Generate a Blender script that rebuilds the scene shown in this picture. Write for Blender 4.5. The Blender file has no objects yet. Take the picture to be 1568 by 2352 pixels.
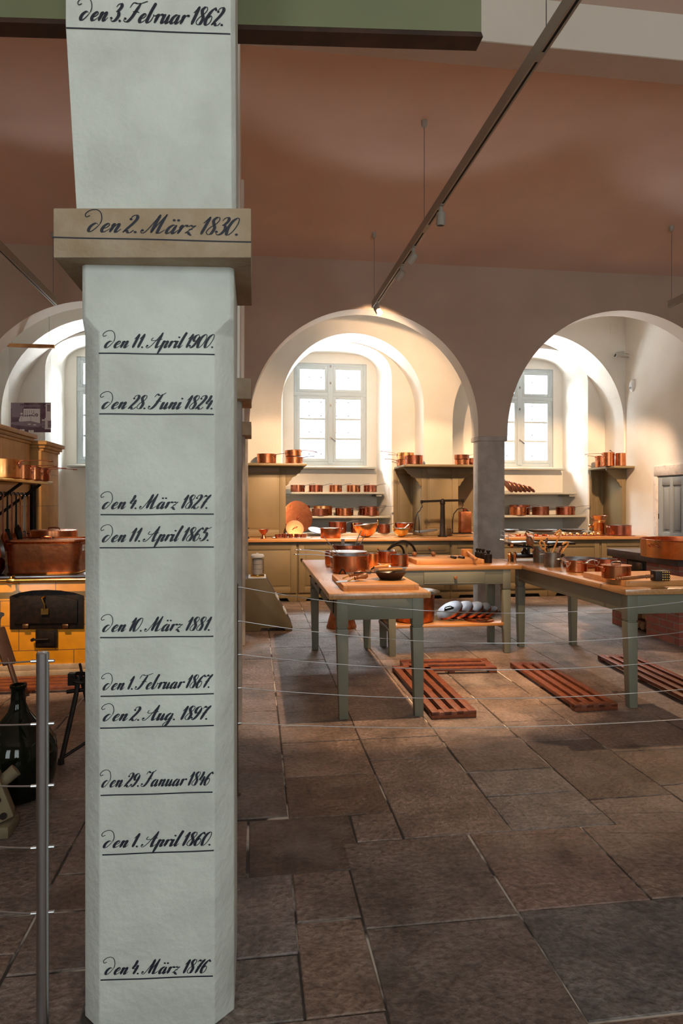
import bpy, bmesh, math, random
from mathutils import Vector, Matrix
random.seed(7)
sc = bpy.context.scene
COL = sc.collection
PI = math.pi

# ------------------------------------------------------------------ camera, world, lights, exposure
E = 1.5                                   # eye height
FP = 1500.0                               # focal length in pixels of the 1568 px wide frame
TH = math.atan((784 - 585) / FP)          # the camera looks a little to the right of the room's axis
CS, SN = math.cos(TH), math.sin(TH)
cam_data = bpy.data.cameras.new('camera')
cam = bpy.data.objects.new('camera', cam_data)
COL.objects.link(cam)
cam.location = (0, 0, E)
cam.rotation_euler = (PI / 2, 0, -TH)
cam_data.sensor_fit = 'HORIZONTAL'
cam_data.sensor_width = 36
cam_data.lens = 36 * FP / 1568
cam_data.shift_y = -26 / 1568
cam_data.clip_start = 0.05
sc.camera = cam

sc.view_settings.view_transform = 'Standard'
sc.view_settings.look = 'None'
sc.view_settings.gamma = 1
sc.view_settings.use_curve_mapping = False
sc.view_settings.exposure = 0.0

world = bpy.data.worlds.new('world')
sc.world = world
world.use_nodes = True
wb = world.node_tree.nodes['Background']
wb.inputs[0].default_value = (0.84, 0.92, 1.0, 1)
wb.inputs[1].default_value = 1.7

sc.cycles.max_bounces = 8
sc.cycles.diffuse_bounces = 5
sc.cycles.glossy_bounces = 4
sc.cycles.transparent_max_bounces = 12
sc.cycles.caustics_reflective = False
sc.cycles.caustics_refractive = False
sc.cycles.sample_clamp_indirect = 6

def area(name, loc, target, sx, sy, power, color, portal=False):
    l = bpy.data.lights.new(name, 'AREA')
    l.shape = 'RECTANGLE'; l.size = sx; l.size_y = sy
    l.energy = power; l.color = color
    if portal: l.cycles.is_portal = True
    o = bpy.data.objects.new(name, l); COL.objects.link(o)
    o.location = loc
    d = Vector(target) - Vector(loc)
    o.rotation_euler = d.to_track_quat('-Z', 'Y').to_euler()
    return o

def spot(name, loc, target, power, deg, color=(1.0, 0.66, 0.34), blend=0.35, size=0.03):
    l = bpy.data.lights.new(name, 'SPOT')
    l.energy = power; l.color = color; l.spot_size = math.radians(deg); l.spot_blend = blend
    l.shadow_soft_size = size
    o = bpy.data.objects.new(name, l); COL.objects.link(o)
    o.location = loc
    d = Vector(target) - Vector(loc)
    o.rotation_euler = d.to_track_quat('-Z', 'Y').to_euler()
    return o

DAY = (0.86, 0.94, 1.0)
WARM = (1.0, 0.64, 0.36)
# daylight through the three windows of the far wall
for cx in (-2.35, 1.34, 4.88):
    area('sky_daylight', (cx, 14.2, 6.2), (cx, 11.0, 2.3), 3.0, 2.4, 3900, DAY)          # open sky above the courtyard
    area('courtyard_daylight', (cx, 14.2, 0.2), (cx, 11.2, 3.2), 3.0, 2.4, 2600, (0.96, 0.98, 1.0))   # sunlit courtyard ground
# daylight through the windows of the wall behind the camera
for cx in (-2.6, 0.6, 3.8):
    area('rear_window_daylight', (cx, -3.4, 2.6), (cx, 6.0, 1.9), 1.5, 2.6, 58, (0.90, 1.0, 0.94))
# museum spotlights hanging from the ceiling tracks
SPOTS = [
    ((1.50, 5.35, 3.80), (1.75, 6.45, 0.9), 400, 34),
    ((1.50, 4.50, 3.80), (0.95, 5.45, 0.0), 460, 50),
    ((1.50, 6.30, 3.80), (1.72, 4.95, 0.0), 420, 26),
    ((1.50, 6.75, 3.80), (0.9, 9.9, 1.0), 600, 40),
    ((1.50, 7.80, 3.75), (2.9, 10.2, 1.35), 330, 48),
    ((1.50, 7.60, 3.75), (1.5, 10.3, 2.7), 430, 84),
    ((1.50, 7.30, 3.78), (0.1, 10.2, 1.2), 330, 48),
    ((1.50, 5.60, 3.78), (0.1, 7.7, 0.4), 260, 34),
    ((1.50, 4.40, 3.80), (2.6, 5.4, 0.6), 260, 36),
    ((5.10, 7.60, 3.78), (5.0, 10.2, 1.5), 700, 66),
    ((5.10, 6.60, 3.78), (3.0, 5.1, 0.9), 380, 34),
    ((5.10, 5.40, 3.78), (4.9, 6.6, 1.0), 620, 40),
    ((5.10, 5.00, 3.78), (3.9, 6.2, 0.0), 300, 36),
    ((-2.40, 3.60, 3.85), (-1.9, 5.9, 0.7), 800, 32),
    ((-2.40, 4.40, 3.85), (-2.5, 7.0, 1.6), 420, 40),
]
for a, b, p, d in SPOTS:
    spot('track_spot_light', a, b, p, d, WARM)

# ------------------------------------------------------------------ pixel helpers (frame 1568 x 2352)
def W(px, py, dep):
    l = (px - 784) / FP
    return Vector((dep * (SN + l * CS), dep * (CS - l * SN), E + (1150 - py) / FP * dep))
def dep_y(px, Y):
    return Y / (CS - (px - 784) / FP * SN)
def aty(px, py, Y):
    return W(px, py, dep_y(px, Y))
def xat(px, Y):
    return aty(px, 1150, Y).x
def atz(px, py, z):
    return W(px, py, FP * (E - z) / (py - 1150))
def onplane(px, py, a, b):
    """point where the pixel's ray meets the vertical plane through floor points a, b"""
    n = Vector((b[1] - a[1], -(b[0] - a[0]), 0)).normalized()
    o = Vector((0, 0, E)); d = W(px, py, 1.0) - o
    t = n.dot(Vector((a[0], a[1], 0)) - o) / n.dot(d)
    return o + d * t

# ------------------------------------------------------------------ materials
def mat(name, c, rough=0.5, metal=0.0, c2=None, scale=6.0, detail=4.0, bump=0.0, bscale=None, stretch=None, rvar=0.0, contrast=(0.35, 0.65), coat=0.0, spec=0.5):
    m = bpy.data.materials.new(name); m.use_nodes = True
    nt = m.node_tree; b = nt.nodes['Principled BSDF']
    b.inputs['Base Color'].default_value = (*c, 1)
    b.inputs['Roughness'].default_value = rough
    b.inputs['Metallic'].default_value = metal
    b.inputs['Specular IOR Level'].default_value = spec
    if coat:
        b.inputs['Coat Weight'].default_value = coat; b.inputs['Coat Roughness'].default_value = 0.26; b.inputs['Coat IOR'].default_value = 1.8
    if c2 or bump or rvar:
        tc = nt.nodes.new('ShaderNodeTexCoord'); mp = nt.nodes.new('ShaderNodeMapping')
        nt.links.new(tc.outputs['Object'], mp.inputs[0])
        if stretch: mp.inputs['Scale'].default_value = stretch
        nz = nt.nodes.new('ShaderNodeTexNoise')
        nz.inputs['Scale'].default_value = scale; nz.inputs['Detail'].default_value = detail
        nt.links.new(mp.outputs[0], nz.inputs['Vector'])
        rp = nt.nodes.new('ShaderNodeMapRange')
        rp.inputs[1].default_value = contrast[0]; rp.inputs[2].default_value = contrast[1]
        nt.links.new(nz.outputs[0], rp.inputs[0])
        if c2:
            mx = nt.nodes.new('ShaderNodeMix'); mx.data_type = 'RGBA'
            mx.inputs[6].default_value = (*c, 1); mx.inputs[7].default_value = (*c2, 1)
            nt.links.new(rp.outputs[0], mx.inputs[0]); nt.links.new(mx.outputs[2], b.inputs['Base Color'])
        if rvar:
            r2 = nt.nodes.new('ShaderNodeMapRange')
            r2.inputs[3].default_value = rough - rvar; r2.inputs[4].default_value = rough + rvar
            nt.links.new(rp.outputs[0], r2.inputs[0]); nt.links.new(r2.outputs[0], b.inputs['Roughness'])
        if bump:
            n2 = nt.nodes.new('ShaderNodeTexNoise'); n2.inputs['Scale'].default_value = bscale or scale * 4
            n2.inputs['Detail'].default_value = 6
            nt.links.new(mp.outputs[0], n2.inputs['Vector'])
            bp = nt.nodes.new('ShaderNodeBump'); bp.inputs['Strength'].default_value = bump; bp.inputs['Distance'].default_value = 0.02
            nt.links.new(n2.outputs[0], bp.inputs['Height']); nt.links.new(bp.outputs[0], b.inputs['Normal'])
    return m

def brickmat(name, c1, c2, mortar, bw, bh, ms, rough, offset=0.5, bump=0.3, coat=0.0, axes='XZ'):
    m = bpy.data.materials.new(name); m.use_nodes = True
    nt = m.node_tree; b = nt.nodes['Principled BSDF']; b.inputs['Roughness'].default_value = rough
    if coat: b.inputs['Coat Weight'].default_value = coat; b.inputs['Coat Roughness'].default_value = 0.12
    tc = nt.nodes.new('ShaderNodeTexCoord'); sp = nt.nodes.new('ShaderNodeSeparateXYZ'); cb = nt.nodes.new('ShaderNodeCombineXYZ')
    nt.links.new(tc.outputs['Object'], sp.inputs[0])
    ad = nt.nodes.new('ShaderNodeMath'); ad.operation = 'ADD'
    nt.links.new(sp.outputs[0], ad.inputs[0]); nt.links.new(sp.outputs[1], ad.inputs[1])
    nt.links.new(ad.outputs[0], cb.inputs[0]); nt.links.new(sp.outputs[2], cb.inputs[1])
    br = nt.nodes.new('ShaderNodeTexBrick'); br.offset = offset
    br.inputs['Color1'].default_value = (*c1, 1); br.inputs['Color2'].default_value = (*c2, 1); br.inputs['Mortar'].default_value = (*mortar, 1)
    br.inputs['Scale'].default_value = 1; br.inputs['Brick Width'].default_value = bw; br.inputs['Row Height'].default_value = bh
    br.inputs['Mortar Size'].default_value = ms; br.inputs['Mortar Smooth'].default_value = 0.2
    nt.links.new(cb.outputs[0], br.inputs['Vector'])
    nz = nt.nodes.new('ShaderNodeTexNoise'); nz.inputs['Scale'].default_value = 9; nz.inputs['Detail'].default_value = 6
    nt.links.new(tc.outputs['Object'], nz.inputs['Vector'])
    hv = nt.nodes.new('ShaderNodeHueSaturation')
    mr = nt.nodes.new('ShaderNodeMapRange'); mr.inputs[3].default_value = 0.7; mr.inputs[4].default_value = 1.3
    nt.links.new(nz.outputs[0], mr.inputs[0]); nt.links.new(mr.outputs[0], hv.inputs['Value'])
    nt.links.new(br.outputs['Color'], hv.inputs['Color']); nt.links.new(hv.outputs[0], b.inputs['Base Color'])
    bp = nt.nodes.new('ShaderNodeBump'); bp.inputs['Strength'].default_value = bump; bp.inputs['Distance'].default_value = 0.01; bp.invert = True
    nt.links.new(br.outputs['Fac'], bp.inputs['Height']); nt.links.new(bp.outputs[0], b.inputs['Normal'])
    return m

M = {}
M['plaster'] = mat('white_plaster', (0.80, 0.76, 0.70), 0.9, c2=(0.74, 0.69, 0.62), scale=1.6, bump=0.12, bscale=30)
M['plaster_arcade'] = mat('shaded_plaster', (0.60, 0.485, 0.40), 0.92, c2=(0.53, 0.42, 0.345), scale=1.2, bump=0.12, bscale=26)  # likely white plaster; its brown shade is mixed into the colour
M['plaster_ceiling'] = mat('bounce_tinted_ceiling', (0.80, 0.60, 0.51), 0.92, c2=(0.72, 0.52, 0.435), scale=0.7, bump=0.05, bscale=30)  # pink-brown of warm bounced light is put into the ceiling colour
M['plaster_beam'] = mat('pale_beam_plaster', (0.84, 0.78, 0.70), 0.92, c2=(0.78, 0.72, 0.64), scale=1.2, bump=0.1, bscale=24)
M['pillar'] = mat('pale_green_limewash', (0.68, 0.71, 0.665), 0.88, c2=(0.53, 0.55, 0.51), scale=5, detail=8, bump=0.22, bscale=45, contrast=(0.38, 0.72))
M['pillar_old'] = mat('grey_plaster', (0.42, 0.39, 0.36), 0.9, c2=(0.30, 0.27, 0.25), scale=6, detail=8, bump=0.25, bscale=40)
M['pier'] = mat('pale_grey_plaster', (0.56, 0.53, 0.50), 0.9, c2=(0.42, 0.39, 0.36), scale=6, detail=8, bump=0.25, bscale=40)
M['stone'] = mat('brown_sandstone', (0.34, 0.245, 0.155), 0.85, c2=(0.42, 0.33, 0.235), scale=9, detail=8, bump=0.25, bscale=50)
M['paleston'] = mat('pale_pitted_stone', (0.66, 0.60, 0.56), 0.9, c2=(0.46, 0.40, 0.37), scale=14, detail=8, bump=0.4, bscale=60, contrast=(0.5, 0.75))
M['ink'] = mat('blue_black_paint', (0.012, 0.014, 0.028), 0.6)
M['hood'] = mat('olive_green_paint', (0.20, 0.215, 0.11), 0.8, c2=(0.17, 0.185, 0.10), scale=2, bump=0.05)
M['copper'] = mat('copper', (0.72, 0.27, 0.115), 0.28, 1.0, c2=(0.46, 0.14, 0.06), scale=9, rvar=0.07, contrast=(0.3, 0.75))
M['copper_dark'] = mat('dark_copper', (0.42, 0.15, 0.085), 0.34, 1.0, c2=(0.22, 0.075, 0.045), scale=10, rvar=0.08, contrast=(0.3, 0.7))
M['copper_red'] = mat('reddish_copper', (0.56, 0.18, 0.09), 0.27, 1.0, c2=(0.36, 0.10, 0.055), scale=8, rvar=0.06)
M['copper_orange'] = mat('bright_orange_copper', (0.90, 0.44, 0.17), 0.30, 1.0, c2=(0.72, 0.28, 0.09), scale=7, rvar=0.07)
M['copper_matt'] = mat('hammered_copper', (0.62, 0.23, 0.10), 0.40, 1.0, c2=(0.30, 0.095, 0.045), scale=14, rvar=0.1, bump=0.12, bscale=24, contrast=(0.3, 0.7))
M['copper_pale'] = mat('pale_satin_copper', (0.66, 0.29, 0.16), 0.55, 1.0, c2=(0.54, 0.21, 0.10), scale=6)
M['tin'] = mat('tin_lining', (0.40, 0.40, 0.43), 0.45, 1.0, c2=(0.28, 0.28, 0.30), scale=8)
M['tinbright'] = mat('bright_tin', (0.80, 0.80, 0.80), 0.30, 1.0, c2=(0.66, 0.67, 0.70), scale=6)
M['iron'] = mat('black_iron', (0.008, 0.0065, 0.006), 0.5, 0.0, spec=0.2, c2=(0.02, 0.012, 0.009), scale=22, bump=0.1, bscale=60)
M['greyiron'] = mat('grey_forged_iron', (0.26, 0.25, 0.25), 0.42, 0.9, c2=(0.16, 0.15, 0.15), scale=14)
M['steel'] = mat('brushed_steel', (0.58, 0.58, 0.60), 0.26, 1.0, c2=(0.50, 0.50, 0.52), scale=30, stretch=(1, 1, 0.02))
M['wire'] = mat('steel_cable', (0.62, 0.63, 0.65), 0.35, 1.0)
M['brass'] = mat('brass', (0.80, 0.52, 0.16), 0.25, 1.0, c2=(0.62, 0.36, 0.10), scale=8)
M['bronze'] = mat('bronze', (0.60, 0.30, 0.12), 0.28, 1.0, c2=(0.38, 0.17, 0.07), scale=8)
M['wood_top'] = mat('beech_top', (0.56, 0.235, 0.06), 0.27, c2=(0.66, 0.32, 0.11), scale=5, stretch=(1, 9, 9), bump=0.03, bscale=14, coat=1.0)
M['wood_top_y'] = mat('beech_top_lengthwise', (0.54, 0.25, 0.085), 0.27, c2=(0.64, 0.34, 0.14), scale=5, stretch=(9, 1, 9), bump=0.03, bscale=14, coat=1.0)
M['board'] = mat('pale_beech_board', (0.68, 0.35, 0.13), 0.36, c2=(0.58, 0.28, 0.10), scale=5, stretch=(1, 8, 8), bump=0.03, bscale=14)
M['handle_wood'] = mat('turned_wood', (0.36, 0.15, 0.055), 0.35, c2=(0.20, 0.075, 0.03), scale=12, stretch=(1, 1, 4))
M['spoon_wood'] = mat('orange_spoon_wood', (0.72, 0.33, 0.08), 0.5, c2=(0.55, 0.22, 0.05), scale=12)
M['dark_wood'] = mat('dark_wood', (0.055, 0.025, 0.016), 0.55, c2=(0.025, 0.013, 0.009), scale=10, stretch=(1, 1, 0.3))
M['duck'] = mat('red_brown_hardwood', (0.22, 0.062, 0.024), 0.45, c2=(0.13, 0.034, 0.015), scale=5, stretch=(5, 5, 5), bump=0.06, bscale=20)
M['olive'] = mat('olive_beige_paint', (0.215, 0.158, 0.08), 0.5, c2=(0.19, 0.14, 0.07), scale=3)
M['sage'] = mat('grey_green_paint', (0.225, 0.225, 0.17), 0.5, c2=(0.20, 0.20, 0.15), scale=3)
M['doorpaint'] = mat('blue_grey_paint', (0.235, 0.26, 0.275), 0.45)
M['winpaint'] = mat('pale_grey_window_paint', (0.50, 0.55, 0.57), 0.5)
M['shelfpaint'] = mat('stone_grey_paint', (0.40, 0.38, 0.32), 0.5)
M['black'] = mat('black_gap', (0.010, 0.009, 0.008), 0.8)
M['white'] = mat('white_enamel', (0.82, 0.83, 0.84), 0.35)
M['card'] = mat('white_card', (0.82, 0.82, 0.82), 0.7)
M['track'] = mat('grey_beige_track_paint', (0.34, 0.31, 0.26), 0.45, 0.2)
M['lampgrey'] = mat('grey_lamp_paint', (0.42, 0.41, 0.37), 0.45)
M['tile'] = brickmat('amber_glazed_tile', (0.80, 0.34, 0.012), (0.72, 0.29, 0.010), (0.20, 0.10, 0.03), 0.30, 0.215, 0.0035, 0.35, bump=0.25, coat=0.5)
M['tile2'] = brickmat('tan_glazed_tile', (0.52, 0.27, 0.075), (0.46, 0.23, 0.06), (0.25, 0.15, 0.07), 0.62, 0.36, 0.004, 0.62, bump=0.25)
M['brick'] = brickmat('red_brick', (0.40, 0.12, 0.075), (0.30, 0.085, 0.06), (0.30, 0.20, 0.16), 0.25, 0.077, 0.008, 0.85, bump=0.8)
M['slab_iron'] = mat('dark_cast_plate', (0.10, 0.075, 0.07), 0.45, 0.3, c2=(0.14, 0.10, 0.085), scale=12)
M['plate'] = mat('polished_stove_plate', (0.22, 0.22, 0.25), 0.22, 0.9, c2=(0.13, 0.13, 0.15), scale=6)
M['log'] = mat('split_firewood', (0.45, 0.26, 0.13), 0.85, c2=(0.25, 0.13, 0.07), scale=16, bump=0.4)
M['rope'] = mat('cream_wood', (0.24, 0.19, 0.115), 0.8, c2=(0.18, 0.14, 0.085), scale=14)
M['pewter'] = mat('dull_pewter', (0.20, 0.19, 0.185), 0.45, 0.8, c2=(0.13, 0.12, 0.12), scale=9)
M['can'] = mat('grey_tin_can', (0.26, 0.235, 0.20), 0.42, 0.8, c2=(0.13, 0.115, 0.10), scale=10, contrast=(0.3, 0.7))
M['paper'] = mat('chart_paper', (0.78, 0.70, 0.60), 0.8)
M['black_gloss'] = mat('black_enamel', (0.018, 0.014, 0.014), 0.22, c2=(0.05, 0.02, 0.015), scale=12)
M['photo_dark'] = mat('sepia_violet_print', (0.10, 0.05, 0.085), 0.6, c2=(0.22, 0.14, 0.19), scale=9)
M['photo_mid'] = mat('grey_violet_print', (0.30, 0.24, 0.30), 0.6)
M['photo_light'] = mat('pale_print', (0.80, 0.78, 0.80), 0.6)

def glassmat(name, tint, clear, rough=0.02):
    m = bpy.data.materials.new(name); m.use_nodes = True
    nt = m.node_tree; nt.nodes.remove(nt.nodes['Principled BSDF'])
    out = nt.nodes['Material Output']
    t = nt.nodes.new('ShaderNodeBsdfTransparent'); t.inputs[0].default_value = (*tint, 1)
    g = nt.nodes.new('ShaderNodeBsdfGlossy'); g.inputs['Roughness'].default_value = rough
    mx = nt.nodes.new('ShaderNodeMixShader'); mx.inputs[0].default_value = 1 - clear
    nt.links.new(t.outputs[0], mx.inputs[1]); nt.links.new(g.outputs[0], mx.inputs[2]); nt.links.new(mx.outputs[0], out.inputs[0])
    return m
M['glass'] = glassmat('window_glass', (0.96, 0.98, 0.98), 0.94)
M['film'] = glassmat('clear_film', (0.93, 0.93, 0.94), 0.96)
m = bpy.data.materials.new('dark_green_glass'); m.use_nodes = True
b = m.node_tree.nodes['Principled BSDF']; b.inputs['Base Color'].default_value = (0.004, 0.006, 0.003, 1); b.inputs['Roughness'].default_value = 0.05
b.inputs['Specular IOR Level'].default_value = 0.35
M['bottle'] = m
m = bpy.data.materials.new('lit_lamp_lens'); m.use_nodes = True
b = m.node_tree.nodes['Principled BSDF']; b.inputs['Emission Color'].default_value = (1, 0.9, 0.68, 1); b.inputs['Emission Strength'].default_value = 1.5
M['lens'] = m

# floor stone: colour of every slab comes from an attribute, plus grain and wear
m = bpy.data.materials.new('sandstone_flags'); m.use_nodes = True
nt = m.node_tree; b = nt.nodes['Principled BSDF']
at = nt.nodes.new('ShaderNodeAttribute'); at.attribute_name = 'slab'
tc = nt.nodes.new('ShaderNodeTexCoord')
n1 = nt.nodes.new('ShaderNodeTexNoise'); n1.inputs['Scale'].default_value = 3.2; n1.inputs['Detail'].default_value = 9; n1.inputs['Roughness'].default_value = 0.65
n2 = nt.nodes.new('ShaderNodeTexNoise'); n2.inputs['Scale'].default_value = 42; n2.inputs['Detail'].default_value = 7
nt.links.new(tc.outputs['Object'], n1.inputs['Vector']); nt.links.new(tc.outputs['Object'], n2.inputs['Vector'])
r1 = nt.nodes.new('ShaderNodeMapRange'); r1.inputs[1].default_value = 0.3; r1.inputs[2].default_value = 0.7; r1.inputs[3].default_value = 0.45; r1.inputs[4].default_value = 1.55
r2 = nt.nodes.new('ShaderNodeMapRange'); r2.inputs[1].default_value = 0.3; r2.inputs[2].default_value = 0.7; r2.inputs[3].default_value = 0.62; r2.inputs[4].default_value = 1.38
nt.links.new(n1.outputs[0], r1.inputs[0]); nt.links.new(n2.outputs[0], r2.inputs[0])
mu = nt.nodes.new('ShaderNodeMath'); mu.operation = 'MULTIPLY'
nt.links.new(r1.outputs[0], mu.inputs[0]); nt.links.new(r2.outputs[0], mu.inputs[1])
hv = nt.nodes.new('ShaderNodeHueSaturation'); nt.links.new(mu.outputs[0], hv.inputs['Value']); nt.links.new(at.outputs['Color'], hv.inputs['Color'])
# pale scuffed wear and dark soaked stains with their own shapes
n3 = nt.nodes.new('ShaderNodeTexNoise'); n3.inputs['Scale'].default_value = 1.7; n3.inputs['Detail'].default_value = 12; n3.inputs['Roughness'].default_value = 0.72
mp3 = nt.nodes.new('ShaderNodeMapping'); mp3.inputs['Location'].default_value = (13, 7, 3); nt.links.new(tc.outputs['Object'], mp3.inputs[0]); nt.links.new(mp3.outputs[0], n3.inputs['Vector'])
q1 = nt.nodes.new('ShaderNodeMapRange'); q1.inputs[1].default_value = 0.52; q1.inputs[2].default_value = 0.72; q1.inputs[4].default_value = 0.55; nt.links.new(n3.outputs[0], q1.inputs[0])
m1 = nt.nodes.new('ShaderNodeMix'); m1.data_type = 'RGBA'; m1.inputs[7].default_value = (0.36, 0.31, 0.28, 1)
nt.links.new(q1.outputs[0], m1.inputs[0]); nt.links.new(hv.outputs[0], m1.inputs[6])
q2 = nt.nodes.new('ShaderNodeMapRange'); q2.inputs[1].default_value = 0.46; q2.inputs[2].default_value = 0.28; q2.inputs[4].default_value = 0.6; nt.links.new(n3.outputs[0], q2.inputs[0])
m2 = nt.nodes.new('ShaderNodeMix'); m2.data_type = 'RGBA'; m2.inputs[7].default_value = (0.075, 0.052, 0.042, 1)
nt.links.new(q2.outputs[0], m2.inputs[0]); nt.links.new(m1.outputs[2], m2.inputs[6]); nt.links.new(m2.outputs[2], b.inputs['Base Color'])
r3 = nt.nodes.new('ShaderNodeMapRange'); r3.inputs[1].default_value = 0.3; r3.inputs[2].default_value = 0.7; r3.inputs[3].default_value = 0.62; r3.inputs[4].default_value = 0.42
nt.links.new(n1.outputs[0], r3.inputs[0]); nt.links.new(r3.outputs[0], b.inputs['Roughness'])
bp = nt.nodes.new('ShaderNodeBump'); bp.inputs['Strength'].default_value = 0.6; bp.inputs['Distance'].default_value = 0.012
nt.links.new(mu.outputs[0], bp.inputs['Height']); nt.links.new(bp.outputs[0], b.inputs['Normal'])
M['flag'] = m
M['mortar'] = mat('floor_mortar', (0.055, 0.045, 0.04), 0.95, c2=(0.62, 0.58, 0.52), scale=2.6, detail=6, contrast=(0.51, 0.58))

# ------------------------------------------------------------------ mesh builder
def axis_matrix(a, b):
    d = (Vector(b) - Vector(a)).normalized()
    return Matrix.Translation(Vector(a)) @ d.to_track_quat('Z', 'Y').to_matrix().to_4x4()

class MB:
    def __init__(s): s.v = []; s.f = []; s.m = []; s.mi = 0
    def add(s, vs, fs, Mx=None):
        o = len(s.v)
        s.v += [tuple(Mx @ Vector(p)) if Mx is not None else tuple(p) for p in vs]
        s.f += [tuple(i + o for i in f) for f in fs]; s.m += [s.mi] * len(fs)
        return s
    def box(s, x0, x1, y0, y1, z0, z1, Mx=None):
        vs = [(x, y, z) for z in (z0, z1) for y in (y0, y1) for x in (x0, x1)]
        return s.add(vs, [(0, 2, 3, 1), (4, 5, 7, 6), (0, 1, 5, 4), (2, 6, 7, 3), (0, 4, 6, 2), (1, 3, 7, 5)], Mx)
    def hexa(s, bot, top):
        n = len(bot); vs = list(bot) + list(top)
        return s.add(vs, [tuple(range(n))[::-1], tuple(range(n, 2 * n))] + [(i, (i + 1) % n, n + (i + 1) % n, n + i) for i in range(n)])
    def prism(s, poly, z0, z1, Mx=None):
        n = len(poly)
        vs = [(x, y, z0) for x, y in poly] + [(x, y, z1) for x, y in poly]
        return s.add(vs, [tuple(range(n))[::-1], tuple(range(n, 2 * n))] + [(i, (i + 1) % n, n + (i + 1) % n, n + i) for i in range(n)], Mx)
    def lathe(s, prof, n=32, Mx=None, sx=1.0, sy=1.0):
        vs = []; fs = []; rows = []
        for r, z in prof:
            if r < 1e-6: rows.append([len(vs)]); vs.append((0, 0, z))
            else:
                rows.append(list(range(len(vs), len(vs) + n)))
                vs += [(r * sx * math.cos(2 * PI * i / n), r * sy * math.sin(2 * PI * i / n), z) for i in range(n)]
        for a, b in zip(rows, rows[1:]):
            for i in range(n):
                j = (i + 1) % n
                if len(a) == 1 and len(b) == 1: continue
                if len(a) == 1: fs.append((a[0], b[j], b[i]))
                elif len(b) == 1: fs.append((a[i], a[j], b[0]))
                else: fs.append((a[i], a[j], b[j], b[i]))
        return s.add(vs, fs, Mx)
    def cyl(s, a, b, r, r2=None, n=16):
        L = (Vector(b) - Vector(a)).length; r2 = r if r2 is None else r2
        return s.lathe([(0, 0), (r, 0), (r2, L), (0, L)], n, axis_matrix(a, b))
    def tube(s, pts, r, n=8, closed=False, rz=None):
        pts = [Vector(p) for p in pts]; m = len(pts); rows = []; vs = []
        rad = r if callable(r) else (lambda t: r)
        up = None
        for i, p in enumerate(pts):
            if closed: d = pts[(i + 1) % m] - pts[i - 1]
            else: d = pts[min(i + 1, m - 1)] - pts[max(i - 1, 0)]
            d.normalize()
            if up is None:
                up = Vector((0, 0, 1)) if abs(d.z) < 0.9 else Vector((0, 1, 0))
            side = d.cross(up)
            if side.length < 1e-5: side = d.orthogonal()
            side.normalize(); up = side.cross(d).normalized()
            q = rad(i / max(1, m - 1)); qz = q if rz is None else rz
            rows.append(len(vs))
            vs += [p + side * (q * math.cos(2 * PI * k / n)) + up * (qz * math.sin(2 * PI * k / n)) for k in range(n)]
        fs = []
        for i in range(m if closed else m - 1):
            a = rows[i]; b = rows[(i + 1) % m]
            fs += [(a + k, a + (k + 1) % n, b + (k + 1) % n, b + k) for k in range(n)]
        if not closed:
            fs += [tuple(range(rows[0], rows[0] + n))[::-1], tuple(range(rows[-1], rows[-1] + n))]
        return s.add(vs, fs)
    def torus(s, c, R, r, ax=(0, 0, 1), n=24, k=8, sx=1.0, arc=2 * PI, a0=0.0):
        Q = Matrix.Translation(Vector(c)) @ Vector(ax).to_track_quat('Z', 'Y').to_matrix().to_4x4()
        full = arc > 2 * PI - 1e-3
        pts = [Q @ Vector((R * sx * math.cos(a0 + arc * i / n), R * math.sin(a0 + arc * i / n), 0)) for i in range(n if full else n + 1)]
        return s.tube(pts, r, k, closed=full)
    def build(s, name, mats, parent=None, bevel=0.0, smooth=35, label=None, loc=None, seg=2):
        me = bpy.data.meshes.new(name)
        v = s.v
        if loc is not None: v = [(p[0] - loc[0], p[1] - loc[1], p[2] - loc[2]) for p in v]
        me.from_pydata([tuple(p) for p in v], [], s.f)
        mats = mats if isinstance(mats, (list, tuple)) else [mats]
        for q in mats: me.materials.append(M[q] if isinstance(q, str) else q)
        if len(mats) > 1: me.polygons.foreach_set('material_index', s.m)
        bm = bmesh.new(); bm.from_mesh(me)
        bmesh.ops.recalc_face_normals(bm, faces=bm.faces)
        if bevel:
            es = [e for e in bm.edges if len(e.link_faces) == 2 and e.calc_face_angle(0) > 0.6]
            bmesh.ops.bevel(bm, geom=es, offset=bevel, segments=seg, affect='EDGES', profile=0.5, clamp_overlap=True)
        bm.to_mesh(me); bm.free()
        if smooth:
            me.polygons.foreach_set('use_smooth', [True] * len(me.polygons))
            me.set_sharp_from_angle(angle=math.radians(smooth))
        o = bpy.data.objects.new(name, me); COL.objects.link(o)
        if parent is not None:
            o.parent = parent
            if loc is None and parent.type == 'EMPTY':      # parts are written in room coordinates
                o.matrix_parent_inverse = Matrix.Translation(-parent.location)
        if loc is not None: o.location = loc
        if label: o['label'] = label
        return o

def tag(o, label, cat, group=None, kind=None):
    o['label'] = label; o['category'] = cat
    if group: o['group'] = group
    if kind: o['kind'] = kind
    return o
def thing(name, label, cat, loc=(0, 0, 0), group=None):
    o = bpy.data.objects.new(name, None); COL.objects.link(o)
    o.location = loc; o.empty_display_size = 0.1
    return tag(o, label, cat, group)
def struct(mb, name, mats, **k):
    o = mb.build(name, mats, **k); o['kind'] = 'structure'; return o

# ================================================================== THE ROOM
YA, YA2 = 8.5, 8.78          # arcade wall
YB, YR, YW = 10.3, 10.9, 11.6  # far wall: pier face, recess plane, window wall
ZT = 4.66                    # springing line of the vault

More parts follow.
